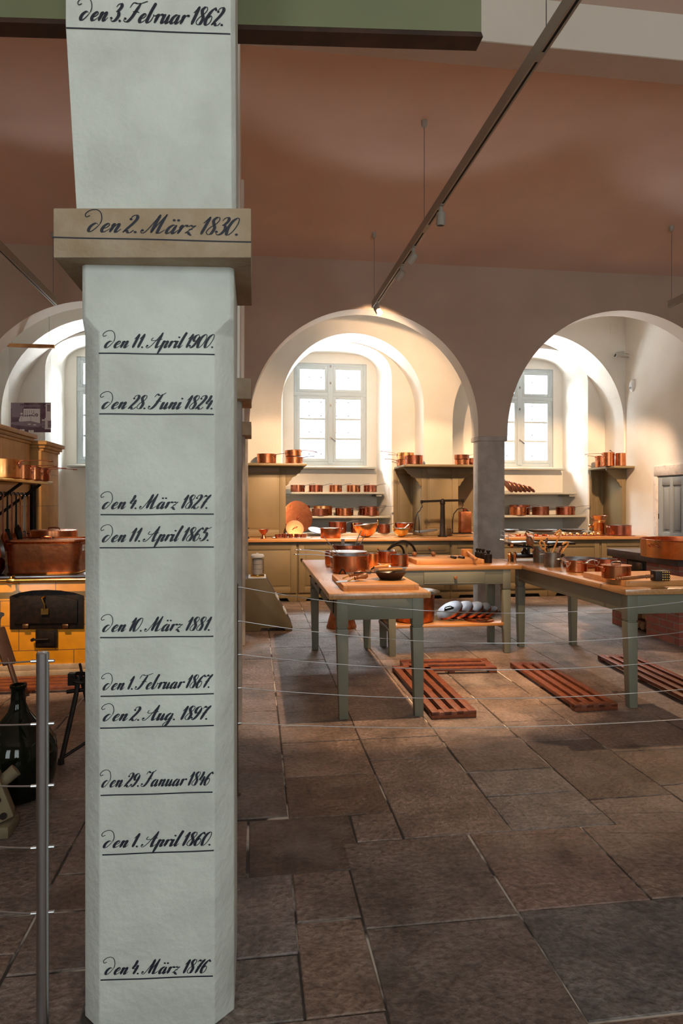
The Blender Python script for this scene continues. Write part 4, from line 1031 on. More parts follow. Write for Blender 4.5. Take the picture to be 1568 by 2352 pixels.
g = 'saucepans on the upper shelf under the middle window'
for i, (xl, xr, lab, m_) in enumerate(((667, 700, 'first from the big leaning lid', 'copper_red'), (709, 741, 'second from the big leaning lid', 'copper_red'), (756, 785, 'middle of the five', 'copper'), (796, 827, 'second from the white reveal', 'copper'), (835, 865, 'next to the white reveal', 'copper_red'))):
    pan_px('small saucepan, upper shelf under the middle window, ' + lab, xl, xr, 1114, 1131, 11.30, 1.6485, (-30 - 4 * i, 0.20, 0.03), g, m_)
g = 'saucepans on the lower shelf under the middle window'
for lab, xl, xr, yt, yb, Y, m_, h_ in (
    ('dark front saucepan beside the big leaning lid', 716, 754, 1168, 1185, 11.02, 'copper_dark', (178, 0.17, 0.02)),
    ('bright rear saucepan above the dark one', 720, 762, 1161, 1184, 11.35, 'copper_orange', (8, 0.26, 0.03)),
    ('rear saucepan half behind the big leaning lid', 690, 711, 1160, 1184, 11.38, 'copper_red', (12, 0.26, 0.04)),
    ('front copper saucepan in the middle', 774, 808, 1167, 1185, 11.02, 'copper', (-25, 0.22, 0.02)),
    ('dark rear saucepan in the middle', 770, 811, 1166, 1184, 11.36, 'copper_dark', None),
    ('front red saucepan nearest the white reveal', 832, 870, 1164, 1185, 11.02, 'copper_red', (-42, 0.30, 0.03)),
    ('dark rear saucepan nearest the white reveal', 824, 865, 1162, 1184, 11.36, 'copper_dark', (-35, 0.20, 0.03))):
    pan_px('lower shelf under the middle window: ' + lab, xl, xr, yt, yb, Y, 1.2435, h_, g, m_)
g = 'saucepans on the lower shelf of the window by the side wall'
for lab, xl, xr, yt, yb, Y, m_, h_ in (
    ('front saucepan beside the arcade pier', 1171, 1207, 1166, 1186, 11.02, 'copper', (-22, 0.24, 0.02)),
    ('rear saucepan beside the arcade pier', 1171, 1215, 1161, 1185, 11.36, 'copper_red', (10, 0.24, 0.0)),
    ('dark middle saucepan', 1223, 1259, 1164, 1185, 11.06, 'copper_dark', (-18, 0.26, 0.0)),
    ('saucepan nearest the white reveal', 1278, 1318, 1163, 1184, 11.10, 'copper_red', (-40, 0.28, 0.03))):
    pan_px('lower shelf of the window by the side wall: ' + lab, xl, xr, yt, yb, Y, 1.2435, h_, g, m_)

# lids
def lid(label, c, r, th, nrm, m='copper', group=None, top='copper', hm='copper_red', spin=0.0, handle=True):
    """flat pan lid with a rim: c is the centre of its top face, nrm the outward normal of that face"""
    t = thing('copper_pan_cover', label, 'lid', c, group)
    Q = Matrix.Translation(Vector(c)) @ Vector(nrm).normalized().to_track_quat('Z', 'Y').to_matrix().to_4x4() @ Matrix.Rotation(spin, 4, 'Z')
    k = MB(); k.lathe([(0, 0), (r * 0.93, 0), (r, -0.004)], 40, Q); k.mi = 1
    k.lathe([(r, -0.004), (r, -th), (r - 0.004, -th), (r - 0.006, -0.008), (0, -0.008)], 40, Q)
    k.build('disc', [top, m], t, smooth=40)
    if handle:
        k = MB(); s = min(0.045, r * 0.28)
        k.tube([Q @ Vector(p) for p in ((-s, 0, 0.0), (-s, 0, 0.018), (-s * .7, 0, 0.028), (s * .7, 0, 0.028), (s, 0, 0.018), (s, 0, 0.0))], 0.0055, 8)
        k.tube([Q @ Vector((x, y, 0.002)) for x, y in ((-s * 1.3, -0.01), (-s * 1.3, 0.01), (s * 1.3, 0.01), (s * 1.3, -0.01))], 0.004, 6, closed=True)
        k.build('handle', hm, t, smooth=50)
    return t
g = 'copper lids tilted against each other on the niche shelf'
for i in range(6):
    px = 1164 + 10.5 * i; rr = 0.135 - 0.011 * i
    lx = xat(px + 4, 11.3); ang = math.radians(33 + 3 * i)
    nx, nz = math.cos(ang), math.sin(ang)
    # rests on its lower rim on the shelf
    lid(['largest lid of the leaning row, half hidden by the pier', 'second lid of the leaning row', 'third lid of the leaning row', 'fourth lid of the leaning row', 'fifth lid of the leaning row, small', 'smallest lid at the low end of the leaning row'][i] + ' on the upper niche shelf',
        (lx, 11.30, 1.649 + rr * nx + 0.018 * nz), rr, 0.018, (-nx * -1, 0, nz), 'copper_dark', g, 'copper', handle=False)
# two lids leaning on the worktop
Yl = 10.55
R1, R2 = 0.262, 0.142
n1 = Vector((0.42, -0.88, 0.22)).normalized()
c1 = aty(685, 1190.5, Yl); up1 = (Vector((0, 0, 1)) - n1 * n1.z).normalized(); c1.z = 0.976 + R1 * up1.z + 0.012
lid('very large dark copper lid leaning on the worktop below the first bracket', c1, R1, 0.03, n1, 'copper_red', 'copper lids leaning at the end of the worktop', 'copper_matt', spin=0.9)
n2 = Vector((0.10, -0.86, 0.50)).normalized()
c2 = aty(677, 1206, 10.15); up2 = (Vector((0, 0, 1)) - n2 * n2.z).normalized(); c2.z = 0.936 + R2 * up2.z + 0.012
lid('smaller pale copper lid leaning in front of the very large one', c2, R2, 0.022, n2, 'copper', 'copper lids leaning at the end of the worktop', 'copper_pale', spin=0.5)

# ---- on the worktop in front of the middle window
ZW = 0.9355
c = aty(605, 1233, 9.85); c.z = ZW
t = thing('footed_copper_cup', 'small footed copper cup standing alone on the worktop near the pillar', 'cup', c)
k = MB(); k.lathe([(0, 0), (0.047, 0), (0.045, 0.006), (0.026, 0.045), (0.024, 0.055), (0.035, 0.07), (0.062, 0.10), (0.078, 0.135), (0.083, 0.138), (0.076, 0.136)], 28, Matrix.Translation(c)); k.mi = 1
k.lathe([(0.076, 0.136), (0.05, 0.09), (0, 0.07)], 28, Matrix.Translation(c)); k.build('cup_body', ['copper_red', 'tin'], t)
c = aty(567, 1235, 9.86); c.z = ZW
t = thing('iron_stand', 'small black turned stand half hidden by the pillar edge on the worktop', 'stand', c)
k = MB(); k.lathe([(0, 0), (0.035, 0), (0.035, 0.012), (0.014, 0.03), (0.014, 0.07), (0.026, 0.085), (0.014, 0.10), (0.016, 0.14), (0.034, 0.15), (0.034, 0.16), (0, 0.16)], 20, Matrix.Translation(c)); k.build('stem', 'iron', t)
# tray of little moulds
a, b_ = aty(624, 1236, 9.80), aty(718, 1236, 9.80)
cx, hw = (a.x + b_.x) / 2, (b_.x - a.x) / 2
t = thing('baking_tray', 'flat bright tray carrying small fluted copper moulds', 'tray', (cx, 9.90, ZW))
k = MB(); k.lathe([(0, 0.0), (1.0, 0.0), (1.03, 0.010), (1.02, 0.011), (0.98, 0.004), (0, 0.004)], 48, Matrix.Translation((cx, 9.93, ZW)) @ Matrix.Diagonal((hw, 0.16, 1, 1))); k.build('tray_plate', 'tinbright', t)
def mould(label, c, r, h, group, lobes=8, m='copper_red', k_=0.14):
    t = thing('cake_mould', label, 'mould', c, group)
    k = MB(); n = lobes * 5; rows = []
    for rr, zz in ((0.80, 0), (0.86, 0.0), (1.0, h), (0.95, h), (0.8, 0.006)):
        rows.append([(c[0] + r * rr * (1 + k_ * math.cos(lobes * 2 * PI * i / n)) * math.cos(2 * PI * i / n), c[1] + r * rr * (1 + k_ * math.cos(lobes * 2 * PI * i / n)) * math.sin(2 * PI * i / n), c[2] + zz) for i in range(n)])
    vs = [p for r_ in rows for p in r_]; fs = [tuple(range(n))[::-1], tuple(range(4 * n, 5 * n))]
    for a in range(4): fs += [(a * n + i, a * n + (i + 1) % n, (a + 1) * n + (i + 1) % n, (a + 1) * n + i) for i in range(n)]
    k.add(vs, fs); k.build('shell', m, t, smooth=50)
pos = [(636, 9.84), (643, 9.93), (651, 10.0), (655, 9.84), (667, 9.82), (668, 9.98), (680, 10.0), (683, 9.90), (693, 9.84), (699, 9.93)]
nm = ['at its near pillar end', 'behind the one at the pillar end', 'at the back near the pillar end', 'second along the front', 'third along the front', 'at the back middle', 'at the back beyond the middle', 'in the inner middle', 'fourth along the front', 'at its window end']
for (px, Y), n_ in zip(pos, nm):
    mould('tiny fluted copper mould on the bright tray, ' + n_, (xat(px, Y), Y, ZW + 0.0045), 0.030, 0.052, 'fluted moulds on the bright tray', 7)
# oval pan with two ears
c = aty(759, 1235, 9.86); c.z = ZW
t = thing('oval_copper_pan', 'open copper pan with two ear handles in the middle of the worktop', 'pan', c)
T = Matrix.Translation(c) @ Matrix.Diagonal((1, 0.72, 1, 1)); r = 0.158
k = MB(); k.lathe([(0, 0), (r * .95, 0), (r * .97, 0.006), (r, 0.15), (r + 0.005, 0.152), (r - 0.004, 0.155)], 40, T); k.mi = 1
k.lathe([(r - 0.004, 0.155), (r * .95, 0.008), (0, 0.006)], 40, T); k.build('body', ['copper', 'tinbright'], t)
ear_handles(t, c, r, 0.125, 'greyiron', (0, 180), 0.03)
g = 'saucepans standing on the worktop'
pan_px('saucepan behind the open eared pan on the worktop', 755, 795, 1202, 1229, 10.55, 0.976, (10, 0.22, 0.03), g, 'copper_red')
pan_px('saucepan half hidden by the big mixing bowl', 805, 833, 1203, 1227, 10.60, 0.976, None, g, 'copper_red')
pan_px('dark saucepan with its handle raised between the two bowls', 867, 895, 1206, 1227, 10.50, 0.976, (-50, 0.22, 0.06), g, 'copper_dark')
c = aty(724, 1228, 10.4); c.z = 0.976
t = thing('tin_dish', 'bright tin dish tilted behind the eared pan', 'dish', c)
k = MB(); k.lathe([(0, 0), (0.07, 0.002), (0.12, 0.03), (0.122, 0.032), (0.07, 0.006), (0, 0.004)], 32, Matrix.Translation(c + Vector((0, 0, 0.03))) @ Matrix.Rotation(0.35, 4, 'X') @ Matrix.Rotation(0.15, 4, 'Y')); k.build('dish_body', 'tinbright', t)
def bowl(label, c, r, h, m, tilt, rings, group, rim=0.004, ring_r=0.028):
    c = Vector(c); t = thing('copper_bowl', label, 'bowl', c, group)
    T = Matrix.Translation(c + Vector((0, 0, 0.0))) @ Matrix.Rotation(math.radians(tilt), 4, 'Y')
    pr = [(0, 0)] + [(r * math.sin(PI / 2 * i / 12) ** 0.9, h * (1 - math.cos(PI / 2 * i / 12) ** 1.25)) for i in range(1, 13)]
    pr += [(r + rim, h), (r + rim, h + rim), (r - rim, h + rim)]
    k = MB(); k.lathe(pr, 44, T); k.mi = 1
    k.lathe([(r - rim, h + rim)] + [((r - rim) * math.sin(PI / 2 * i / 10) ** 0.9, rim + (h - rim) * (1 - math.cos(PI / 2 * i / 10) ** 1.25)) for i in range(10, 0, -1)] + [(0, rim)], 44, T)
    k.build('body', [m, 'tinbright'], t)
    for az in rings:
        a = math.radians(az); d = Vector((math.cos(a), math.sin(a), 0)); k = MB()
        o_ = T @ (d * (r + 0.006) + Vector((0, 0, h + ring_r * 0.5))); k.torus(o_, ring_r, 0.004, T.to_3x3() @ d, 20, 7); 
        k.box(-0.012, 0.012, -0.004, 0.004, -0.02, 0.012, Matrix.Translation(T @ (d * (r + 0.003) + Vector((0, 0, h - 0.02)))) @ Matrix.Rotation(a + PI / 2, 4, 'Z'))
        k.build('ring_handle', 'brass', t)
    return t
c = aty(843, 1236, 9.92); c.z = ZW
bowl('big round bottomed copper mixing bowl with ring handles tilted on the worktop', c, 0.185, 0.20, 'copper_orange', -7, (0, 180), 'round copper bowls by the balance scale')
c = aty(928, 1228, 10.42); c.z = 0.976
bowl('reddish copper bowl behind the small one beside the balance scale', c, 0.165, 0.16, 'copper_red', 0, (180, 0), 'round copper bowls by the balance scale')
c = aty(921, 1234, 9.92); c.z = ZW
bowl('small golden copper bowl in front beside the balance scale', c, 0.128, 0.135, 'brass', 0, (200, 20), 'round copper bowls by the balance scale')
c0 = c + Vector((0.02, 0.02, 0.10)); t = thing('wire_whisk', 'thin bright wire whisk lying in the small golden bowl', 'whisk', c0)
k = MB(); k.tube([c0 + Vector((-0.04, 0, 0.0)), c0 + Vector((0.04, 0.0, 0.04)), c0 + Vector((0.11, 0, 0.10))], 0.005, 6)
for q in (-0.02, 0.0, 0.02): k.tube([c0 + Vector((-0.04, 0, 0.0)), c0 + Vector((-0.075, q, 0.035)), c0 + Vector((-0.10, q * 2, 0.03)), c0 + Vector((-0.09, q, -0.01)), c0 + Vector((-0.04, 0, 0))], 0.002, 5)
k.build('wires', 'tinbright', t)

# ---- balance scale
Ys = 9.92
def S(px, py, dy=0.0): return aty(px, py, Ys + dy)
c = S(1016, 1232); c.z = ZW
t = thing('balance_scale', 'tall black iron balance scale with hanging weighing pans', 'scale', c)
zb = S(1016, 1150).z
k = MB(); k.lathe([(0, 0), (0.075, 0), (0.075, 0.012), (0.055, 0.03), (0.045, 0.045), (0.034, zb - ZW - 0.06), (0.042, zb - ZW - 0.05), (0.040, zb - ZW - 0.02), (0.028, zb - ZW + 0.02), (0, zb - ZW + 0.035)], 20, Matrix.Translation(c)); k.build('column', 'iron', t)
l, r = S(968, 1152), S(1062, 1149); mid = Vector((c.x, Ys, zb + 0.0))
k = MB(); bar(k, mid, l, 0.03, 0.02, 0.035); bar(k, mid, r, 0.03, 0.02, 0.035)
for p in (l, r): k.box(p.x - 0.018, p.x + 0.018, Ys - 0.02, Ys + 0.02, p.z - 0.03, p.z + 0.02)
k.build('beam', 'iron', t, bevel=0.002)
for s, p in ((-1, l), (1, r)):
    hk = MB(); hk.tube([p + Vector(q) for q in ((0, 0, -0.02), (0.0, 0, -0.05), (0.016, 0, -0.07), (0.0, 0, -0.09), (-0.012, 0, -0.08))], 0.005, 6)
    h_ = hk.build('hook', 'iron', t)
# pan on the near side (iron frame with blue grey plate)
pz = S(990, 1223).z
top = l + Vector((-0.005, 0, -0.085))
k = MB(); k.tube([top + Vector((0.02, 0, 0)), top, top + Vector((-0.02, 0, -0.05)), S(958, 1178), S(953, 1195), S(951, 1221)], 0.008, 8)
k.tube([S(958, 1178), S(961, 1188, -0.12), S(962, 1200, -0.14), S(962.5, 1224, -0.14)], 0.008, 8)
a, b_ = S(951, 1222, 0.04), S(962.5, 1225, -0.14)
k.build('hanger', 'iron', t)
k = MB(); P4 = [S(951, 1221, 0.10), S(962, 1225, -0.14), S(1004, 1219, -0.14), S(1002, 1216, 0.10)]
k.hexa(P4, [p + Vector((0, 0, 0.012)) for p in P4]); k.build('weighing_plate', 'pewter', t, bevel=0.002)
k = MB(); Y0 = 0.0
pts = [S(1039, 1224), S(1039, 1195), S(1042, 1180), S(1050, 1170), S(1060, 1167), S(1071, 1170), S(1079, 1180), S(1081, 1195), S(1081, 1224)]
k.tube([r + Vector((0, 0, -0.09)), S(1060, 1167)], 0.005, 6); k.tube(pts, 0.0085, 8); k.build('hanger', 'iron', t)
k = MB(); k.box(S(1039, 1224).x, S(1081, 1224).x, Ys - 0.10, Ys + 0.10, S(1060, 1225).z - 0.006, S(1060, 1225).z + 0.008); k.build('weighing_plate', 'iron', t, bevel=0.002)
zf = S(1060, 1225).z + 0.0085
x0, x1 = S(1055, 1200).x, S(1079, 1200).x
t = thing('copper_canister', 'square copper canister with a round neck on the balance scale plate', 'canister', ((x0 + x1) / 2, Ys, zf))
k = MB(); hh = S(1066, 1175).z - zf; k.box(x0, x1, Ys - 0.075, Ys + 0.075, zf, zf + hh); k.build('body', 'copper_matt', t, bevel=0.012)
k = MB(); k.cyl(((x0 + x1) / 2, Ys, zf + hh - 0.004), ((x0 + x1) / 2, Ys, zf + hh + 0.05), 0.032, 0.030, 20); k.build('neck', 'copper_red', t)

# ---- worktop in front of the window by the side wall
def flatplate(label, pl, pr, Y, z, group):
    a, b_ = xat(pl, Y), xat(pr, Y); r = (b_ - a) / 2; c = ((a + b_) / 2, Y, z)
    t = thing('pewter_plate', label, 'plate', c, group)
    k = MB(); k.lathe([(0, 0), (r * .62, 0), (r * .70, 0.012), (r, 0.035), (r, 0.039), (r * .68, 0.018), (r * .6, 0.006), (0, 0.006)], 44, Matrix.Translation(c)); k.build('plate_body', 'pewter', t)
g = 'dull pewter plates on the worktop ledge'
flatplate('large dull pewter plate above the wooden spoons on the ledge', 1206, 1276, 10.55, 0.976, g)
flatplate('pewter plate beside the bronze mortar on the ledge', 1284, 1342, 10.55, 0.976, g)
flatplate('pewter plate partly hidden by the arcade pier on the ledge', 1136, 1190, 10.58, 0.976, g)
a, b_ = xat(1174, 9.85), xat(1266, 9.85)
t = thing('baking_tray', 'copper tray with shallow moulds behind the kitchen scale', 'tray', ((a + b_) / 2, 9.92, ZW))
k = MB(); k.lathe([(0, 0.0), (1.0, 0.0), (1.03, 0.010), (1.02, 0.011), (0.98, 0.004), (0, 0.004)], 48, Matrix.Translation(((a + b_) / 2, 9.93, ZW)) @ Matrix.Diagonal(((b_ - a) / 2, 0.17, 1, 1))); k.build('tray_plate', 'copper', t)
W_ = ['at the pier end', 'second along the front', 'third along the front', 'at the mortar end']
for i in range(4):
    mould('shallow copper mould on the front of the copper tray, ' + W_[i], (xat(1188 + 21 * i, 9.86), 9.86, ZW + 0.0045), 0.042, 0.022, 'shallow moulds on the copper tray', 10, 'copper', 0.05)
    mould('shallow copper mould at the back of the copper tray, ' + W_[i], (xat(1190 + 20 * i, 10.0), 10.0, ZW + 0.0045), 0.042, 0.022, 'shallow moulds on the copper tray', 10, 'copper', 0.05)
a, b_ = xat(1270, 9.82), xat(1388, 9.82)
t = thing('mould_rack', 'long flat copper tray carrying domed moulds beside the mortar', 'tray', ((a + b_) / 2, 9.9, ZW))
k = MB(); k.box(a, b_, 9.80, 9.98, ZW, ZW + 0.008); k.box(b_, b_ + 0.10, 9.87, 9.91, ZW + 0.001, ZW + 0.008); k.build('tray_plate', 'copper_red', t, bevel=0.003)
D_ = ['first from the spoons', 'second from the spoons', 'third from the spoons', 'fourth from the spoons', 'third from the mortar', 'second from the mortar', 'next to the mortar']
for i in range(7):
    x = a + 0.08 + (b_ - a - 0.15) * i / 6
    t = thing('domed_mould', 'little domed copper mould on the long flat tray, ' + D_[i], 'mould', (x, 9.87, ZW + 0.0085), 'domed moulds on the long flat tray')
    k = MB(); k.lathe([(0.042, 0), (0.046, 0.003)] + [(0.040 * math.cos(q), 0.004 + 0.042 * math.sin(q)) for q in [PI / 2 * j / 7 for j in range(7)]] + [(0, 0.046)], 20, Matrix.Translation((x, 9.87, ZW + 0.0085))); k.build('dome', 'copper_orange', t)
c = aty(1374, 1225, 10.25); c.z = ZW
t = thing('bronze_mortar', 'bronze mortar with knob handles and flared rim in the corner', 'mortar', c)
k = MB(); H = 0.315
k.lathe([(0, 0), (0.115, 0), (0.118, 0.012), (0.108, 0.03), (0.112, 0.04), (0.105, 0.05), (0.108, 0.20), (0.114, 0.21), (0.110, 0.22), (0.118, 0.23), (0.114, 0.245), (0.128, 0.275), (0.150, H), (0.140, H)], 36, Matrix.Translation(c)); k.mi = 1
k.lathe([(0.140, H), (0.10, H - 0.05), (0.085, 0.05), (0, 0.04)], 36, Matrix.Translation(c)); k.build('body', ['bronze', 'copper_dark'], t)
for s in (-1, 1):
    k = MB(); k.lathe([(0.014, 0), (0.016, 0.02), (0.028, 0.035), (0.030, 0.05), (0.018, 0.065), (0, 0.068)], 16, axis_matrix(c + Vector((s * 0.105, 0, 0.14)), c + Vector((s, 0, 0.14)))); k.build('knob_handle', 'bronze', t)
c = aty(1421, 1231, 9.98); c.z = ZW
t = pan('low copper pan with ear handles in the corner beside the mortar', c, 0.375, 0.165, None, 'saucepans standing on the worktop', 'copper_red', name='eared_copper_pan', cat='pan'); ear_handles(t, c, 0.188, 0.135, 'tinbright', (0, 180), 0.03)
a = aty(1395, 1228, 9.80)
t = thing('copper_skimmer', 'flat copper sheet with a long handle lying in front of the corner pan', 'skimmer', (a.x, 9.80, ZW))
k = MB(); bar(k, (a.x - 0.02, 9.80, ZW + 0.016), (a.x + 0.42, 9.72, ZW + 0.006), 0.06, 0.05, 0.006); k.build('blade', 'copper_red', t)

# ================================================================== ON THE FRONT TABLE
Z1 = HT + 0.0005
g = 'saucepans on the front table'
c = W(805.5, 1310, 5.78); c.z = Z1
pan('big copper saucepan nearest on the front table, long bright handle to the left', c, 0.325, 0.155, (172, 0.34, 0.02), g, 'copper', hm='steel', inner='tin')
A_ = c.copy()
c = W(800, 1300, 6.20); c.z = Z1
pan('copper saucepan covered by a flat bright lid behind the big one', c, 0.345, 0.15, (170, 0.30, 0.035), g, 'copper', hm='steel', lid=0.010)
B_ = c.copy()
c = W(799, 1295, 6.66); c.z = Z1
pan('copper saucepan full of ladles at the back of the front table', c, 0.315, 0.185, None, g, 'copper_red')
C_ = c.copy()
c = W(752, 1298, 6.52); c.z = Z1
pan('narrow copper saucepan at the left back corner of the front table', (c.x + 0.025, c.y, c.z), 0.10, 0.135, (178, 0.30, 0.025), g, 'copper', hm='steel')
c = W(854, 1298, 6.32); c.z = Z1
pan('small copper saucepan right behind the big one', c, 0.115, 0.125, None, g, 'copper_orange')

def ladle(label, a, b_, m='steel', w=0.016, bowl_r=0.0, group='ladles standing in the saucepans', name='ladle'):
    t = thing(name, label, 'ladle', b_, group)
    k = MB(); bar(k, b_, a, w * 0.8, w * 1.5, 0.005); k.build('handle', m, t)
    k = MB(); k.lathe([(0, -0.028), (0.022, -0.022), (0.034, 0.0), (0.032, 0.0), (0.02, -0.018), (0, -0.024)], 16, Matrix.Translation(Vector(b_))); k.build('cup', m, t)
ladle('dark ladle leaning out of the big saucepan, longer one', W(741, 1229, 5.75), A_ + Vector((-0.02, 0.0, 0.045)), 'greyiron', 0.018)
ladle('brass brown ladle leaning out of the big saucepan, shorter one', W(749, 1249, 5.82), A_ + Vector((-0.06, 0.05, 0.05)), 'bronze', 0.018)
ladle('bright spoon standing upright in the ladle saucepan', W(787, 1238, 6.66), C_ + Vector((-0.05, 0, 0.05)), 'tinbright', 0.026)
ladle('dark ladle leaning right out of the ladle saucepan', W(829, 1219, 6.72), C_ + Vector((0.02, 0.03, 0.05)), 'greyiron', 0.018)
ladle('grey steel ladle leaning right out of the ladle saucepan', W(839, 1227, 6.60), C_ + Vector((0.04, -0.04, 0.05)), 'steel', 0.018)
ladle('short pale spoon in the ladle saucepan', W(825, 1246, 6.60), C_ + Vector((0.06, 0.04, 0.085)), 'tinbright', 0.03)

# grey iron pan with loop and wooden handle
c = W(820, 1318, 5.42); c.z = Z1
t = thing('iron_waffle_pan', 'low grey iron pan with a hoop and a wooden handle before the big saucepan', 'pan', c)
x0, x1 = W(792, 1318, 5.42).x, W(850, 1318, 5.42).x
k = MB(); k.hexa([Vector(p) for p in ((x0 + .01, c.y - .055, Z1), (x1 - .01, c.y - .055, Z1), (x1 - .01, c.y + .055, Z1), (x0 + .01, c.y + .055, Z1))], [Vector(p) for p in ((x0, c.y - .065, Z1 + .036), (x1, c.y - .065, Z1 + .036), (x1, c.y + .065, Z1 + .036), (x0, c.y + .065, Z1 + .036))]); k.build('body', 'greyiron', t, bevel=0.004)
k = MB(); p = W(783, 1318, 5.42); k.tube([Vector((x0 - 0.002 - 0.052 + 0.027 * (1 - math.cos(q)) , c.y - 0.03, Z1 + 0.006 + 0.062 * math.sin(q))) for q in [PI * i / 12 for i in range(13)]], 0.006, 7); k.build('hoop', 'iron', t)
k = MB(); q0 = Vector((x1, c.y, Z1 + 0.03)); k.tube([q0, q0 + Vector((0.015, 0, 0.035)), q0 + Vector((0.04, 0, 0.052))], 0.007, 7); k.build('tang', 'iron', t)
h0 = q0 + Vector((0.035, 0, 0.050)); k = MB(); k.lathe([(0, 0), (0.011, 0), (0.012, 0.02), (0.016, 0.05), (0.013, 0.085), (0.017, 0.11), (0.011, 0.125), (0, 0.127)], 16, axis_matrix(h0, h0 + Vector((1, 0.1, 0.06)))); k.build('grip', 'spoon_wood', t)

# rocking herb knife on the board
def turned_grip(mb, a, d, L=0.10, s=1.0):
    mb.lathe([(0, 0), (0.012 * s, 0), (0.012 * s, 0.008), (0.009 * s, 0.014), (0.013 * s, 0.022), (0.010 * s, 0.03), (0.014 * s, L * .5), (0.021 * s, L * .8), (0.016 * s, L * .96), (0, L)], 16, axis_matrix(a, a + Vector(d)))
ZB1 = B1 + 0.0005
a, b_ = atz(781, 1338, B1), atz(842, 1338, B1)
t = thing('herb_rocker_knife', 'two handled herb rocker knife with bright curved blade on the front board', 'knife', ((a.x + b_.x) / 2, a.y, ZB1))
k = MB(); cx_, yy = a.x + 0.075, 4.80
k.prism([(cx_ + 0.105 * math.cos(q), yy - 0.075 + 0.085 * math.sin(q)) for q in [PI * (0.05 + 0.9 * i / 16) + PI / 2 * 0.35 for i in range(17)]] + [(cx_ + 0.02, yy - 0.08)], ZB1, ZB1 + 0.003); k.build('blade', 'tinbright', t)
for p, L in ((W(806, 1325, 4.98), 0), (W(818, 1330, 4.80), 1)):
    p.z = ZB1 + 0.024; p.x -= 0.012
    k = MB(); turned_grip(k, p, (0.93, 0.25, 0.18), 0.105, 1.15); k.build('grip', 'handle_wood', t)
    k = MB(); k.tube([p, p + Vector((-0.03, -0.01, -0.012)), Vector((p.x - 0.055, p.y - 0.005, ZB1 + 0.003))], 0.005, 6); k.build('tang', 'brass', t)
# frying pan
c = atz(899, 1334, B1); c = Vector((1.0, 4.86, ZB1)); c.x = W(898.5, 1334, 4.92).x
t = thing('iron_frying_pan', 'black iron frying pan on the front chopping board', 'pan', c)
k = MB(); r = 0.124; k.lathe([(0, 0), (r * .58, 0), (r * .66, 0.004), (r, 0.058), (r + 0.002, 0.06), (r - 0.003, 0.06)], 40, Matrix.Translation(c)); k.mi = 1
k.lathe([(r - 0.003, 0.06), (r * .64, 0.008), (0, 0.005)], 40, Matrix.Translation(c)); k.build('body', ['dark_wood', 'greyiron'], t)
k = MB(); bar(k, c + Vector((-r * 0.9, 0.02, 0.05)), c + Vector((-0.27, 0.07, 0.045)), 0.022, 0.016, 0.006); k.build('handle', 'iron', t)
p = c + Vector((-0.19, 0.0, 0.066)); q = c + Vector((0.095, 0.02, 0.072))
t = thing('carving_fork', 'long fork with orange wooden grip lying across the frying pan', 'fork', p)
k = MB(); bar(k, p, p + (q - p) * 0.36, 0.012, 0.018, 0.008); k.build('shank', 'bronze', t)
k = MB(); k.tube([p + (q - p) * s for s in (0.34, 0.5, 0.7, 0.9, 1.0)], lambda s: 0.011 + 0.003 * math.sin(PI * s), 10); k.build('grip', 'spoon_wood', t)
p = c + Vector((-0.115, 0.07, 0.070)); q = c + Vector((0.105, 0.095, 0.085))
t = thing('flat_scraper', 'thin scraper lying across the back of the frying pan', 'scraper', p)
k = MB(); bar(k, p, q, 0.014, 0.02, 0.006); k.build('bar', 'handle_wood', t)

# ================================================================== ON THE CROSSWISE TABLE
g = 'copper pots on the crosswise table'
c = W(895, 1288, 6.72); c.z = Z1
t = pan('copper pot with a bright knob showing, left back of the crosswise table', (1.335 + 0.015, 6.62, Z1), 0.20, 0.115, None, g, 'copper', name='copper_pot', cat='pot')
k = MB(); k.lathe([(0, 0), (0.022, 0.0), (0.026, 0.008), (0.018, 0.016), (0, 0.018)], 16, Matrix.Translation((1.42, 6.60, Z1 + 0.116))); k.lathe([(0, 0), (0.03, 0), (0.03, 0.002), (0, 0.002)], 16, Matrix.Translation((1.42, 6.60, Z1 + 0.1135))); k.build('knob', 'tinbright', t)
c = W(917, 1296, 6.33); c.z = Z1
t = pan('banded copper pot in front left on the crosswise table', c, 0.172, 0.115, None, g, 'copper', name='copper_pot', cat='pot')
k = MB(); k.torus(c + Vector((0, 0, 0.020)), 0.0865, 0.003, n=40); k.build('band', 'copper_red', t)
# black double arched iron handle
Yq = 6.83; pts_o = [(887, 1272), (892, 1262), (903, 1251), (915, 1245), (926, 1243), (938, 1246), (948, 1255), (953, 1266), (955, 1274)]
pts_i = [(892, 1262), (900, 1256), (910, 1252), (918, 1253), (924, 1259), (927, 1267), (927, 1276)]
z_ = W(920, 1276, dep_y(920, Yq)).z
t = thing('iron_press', 'black iron press with two arched arms behind the copper pots', 'press', aty(920, 1280, Yq))
k = MB(); k.tube([aty(*p, Yq) for p in spline(pts_o, 4)], 0.013, 8); k.build('outer_arm', 'iron', t)
k = MB(); k.tube([aty(*p, Yq) for p in spline(pts_i, 4)], 0.012, 8); k.build('inner_arm', 'iron', t)
k = MB(); a, b_ = aty(885, 1272, Yq), aty(957, 1272, Yq); k.box(a.x, b_.x, Yq - 0.06, Yq + 0.05, Z1, Z1 + 0.05); k.build('base', 'iron', t, bevel=0.006)
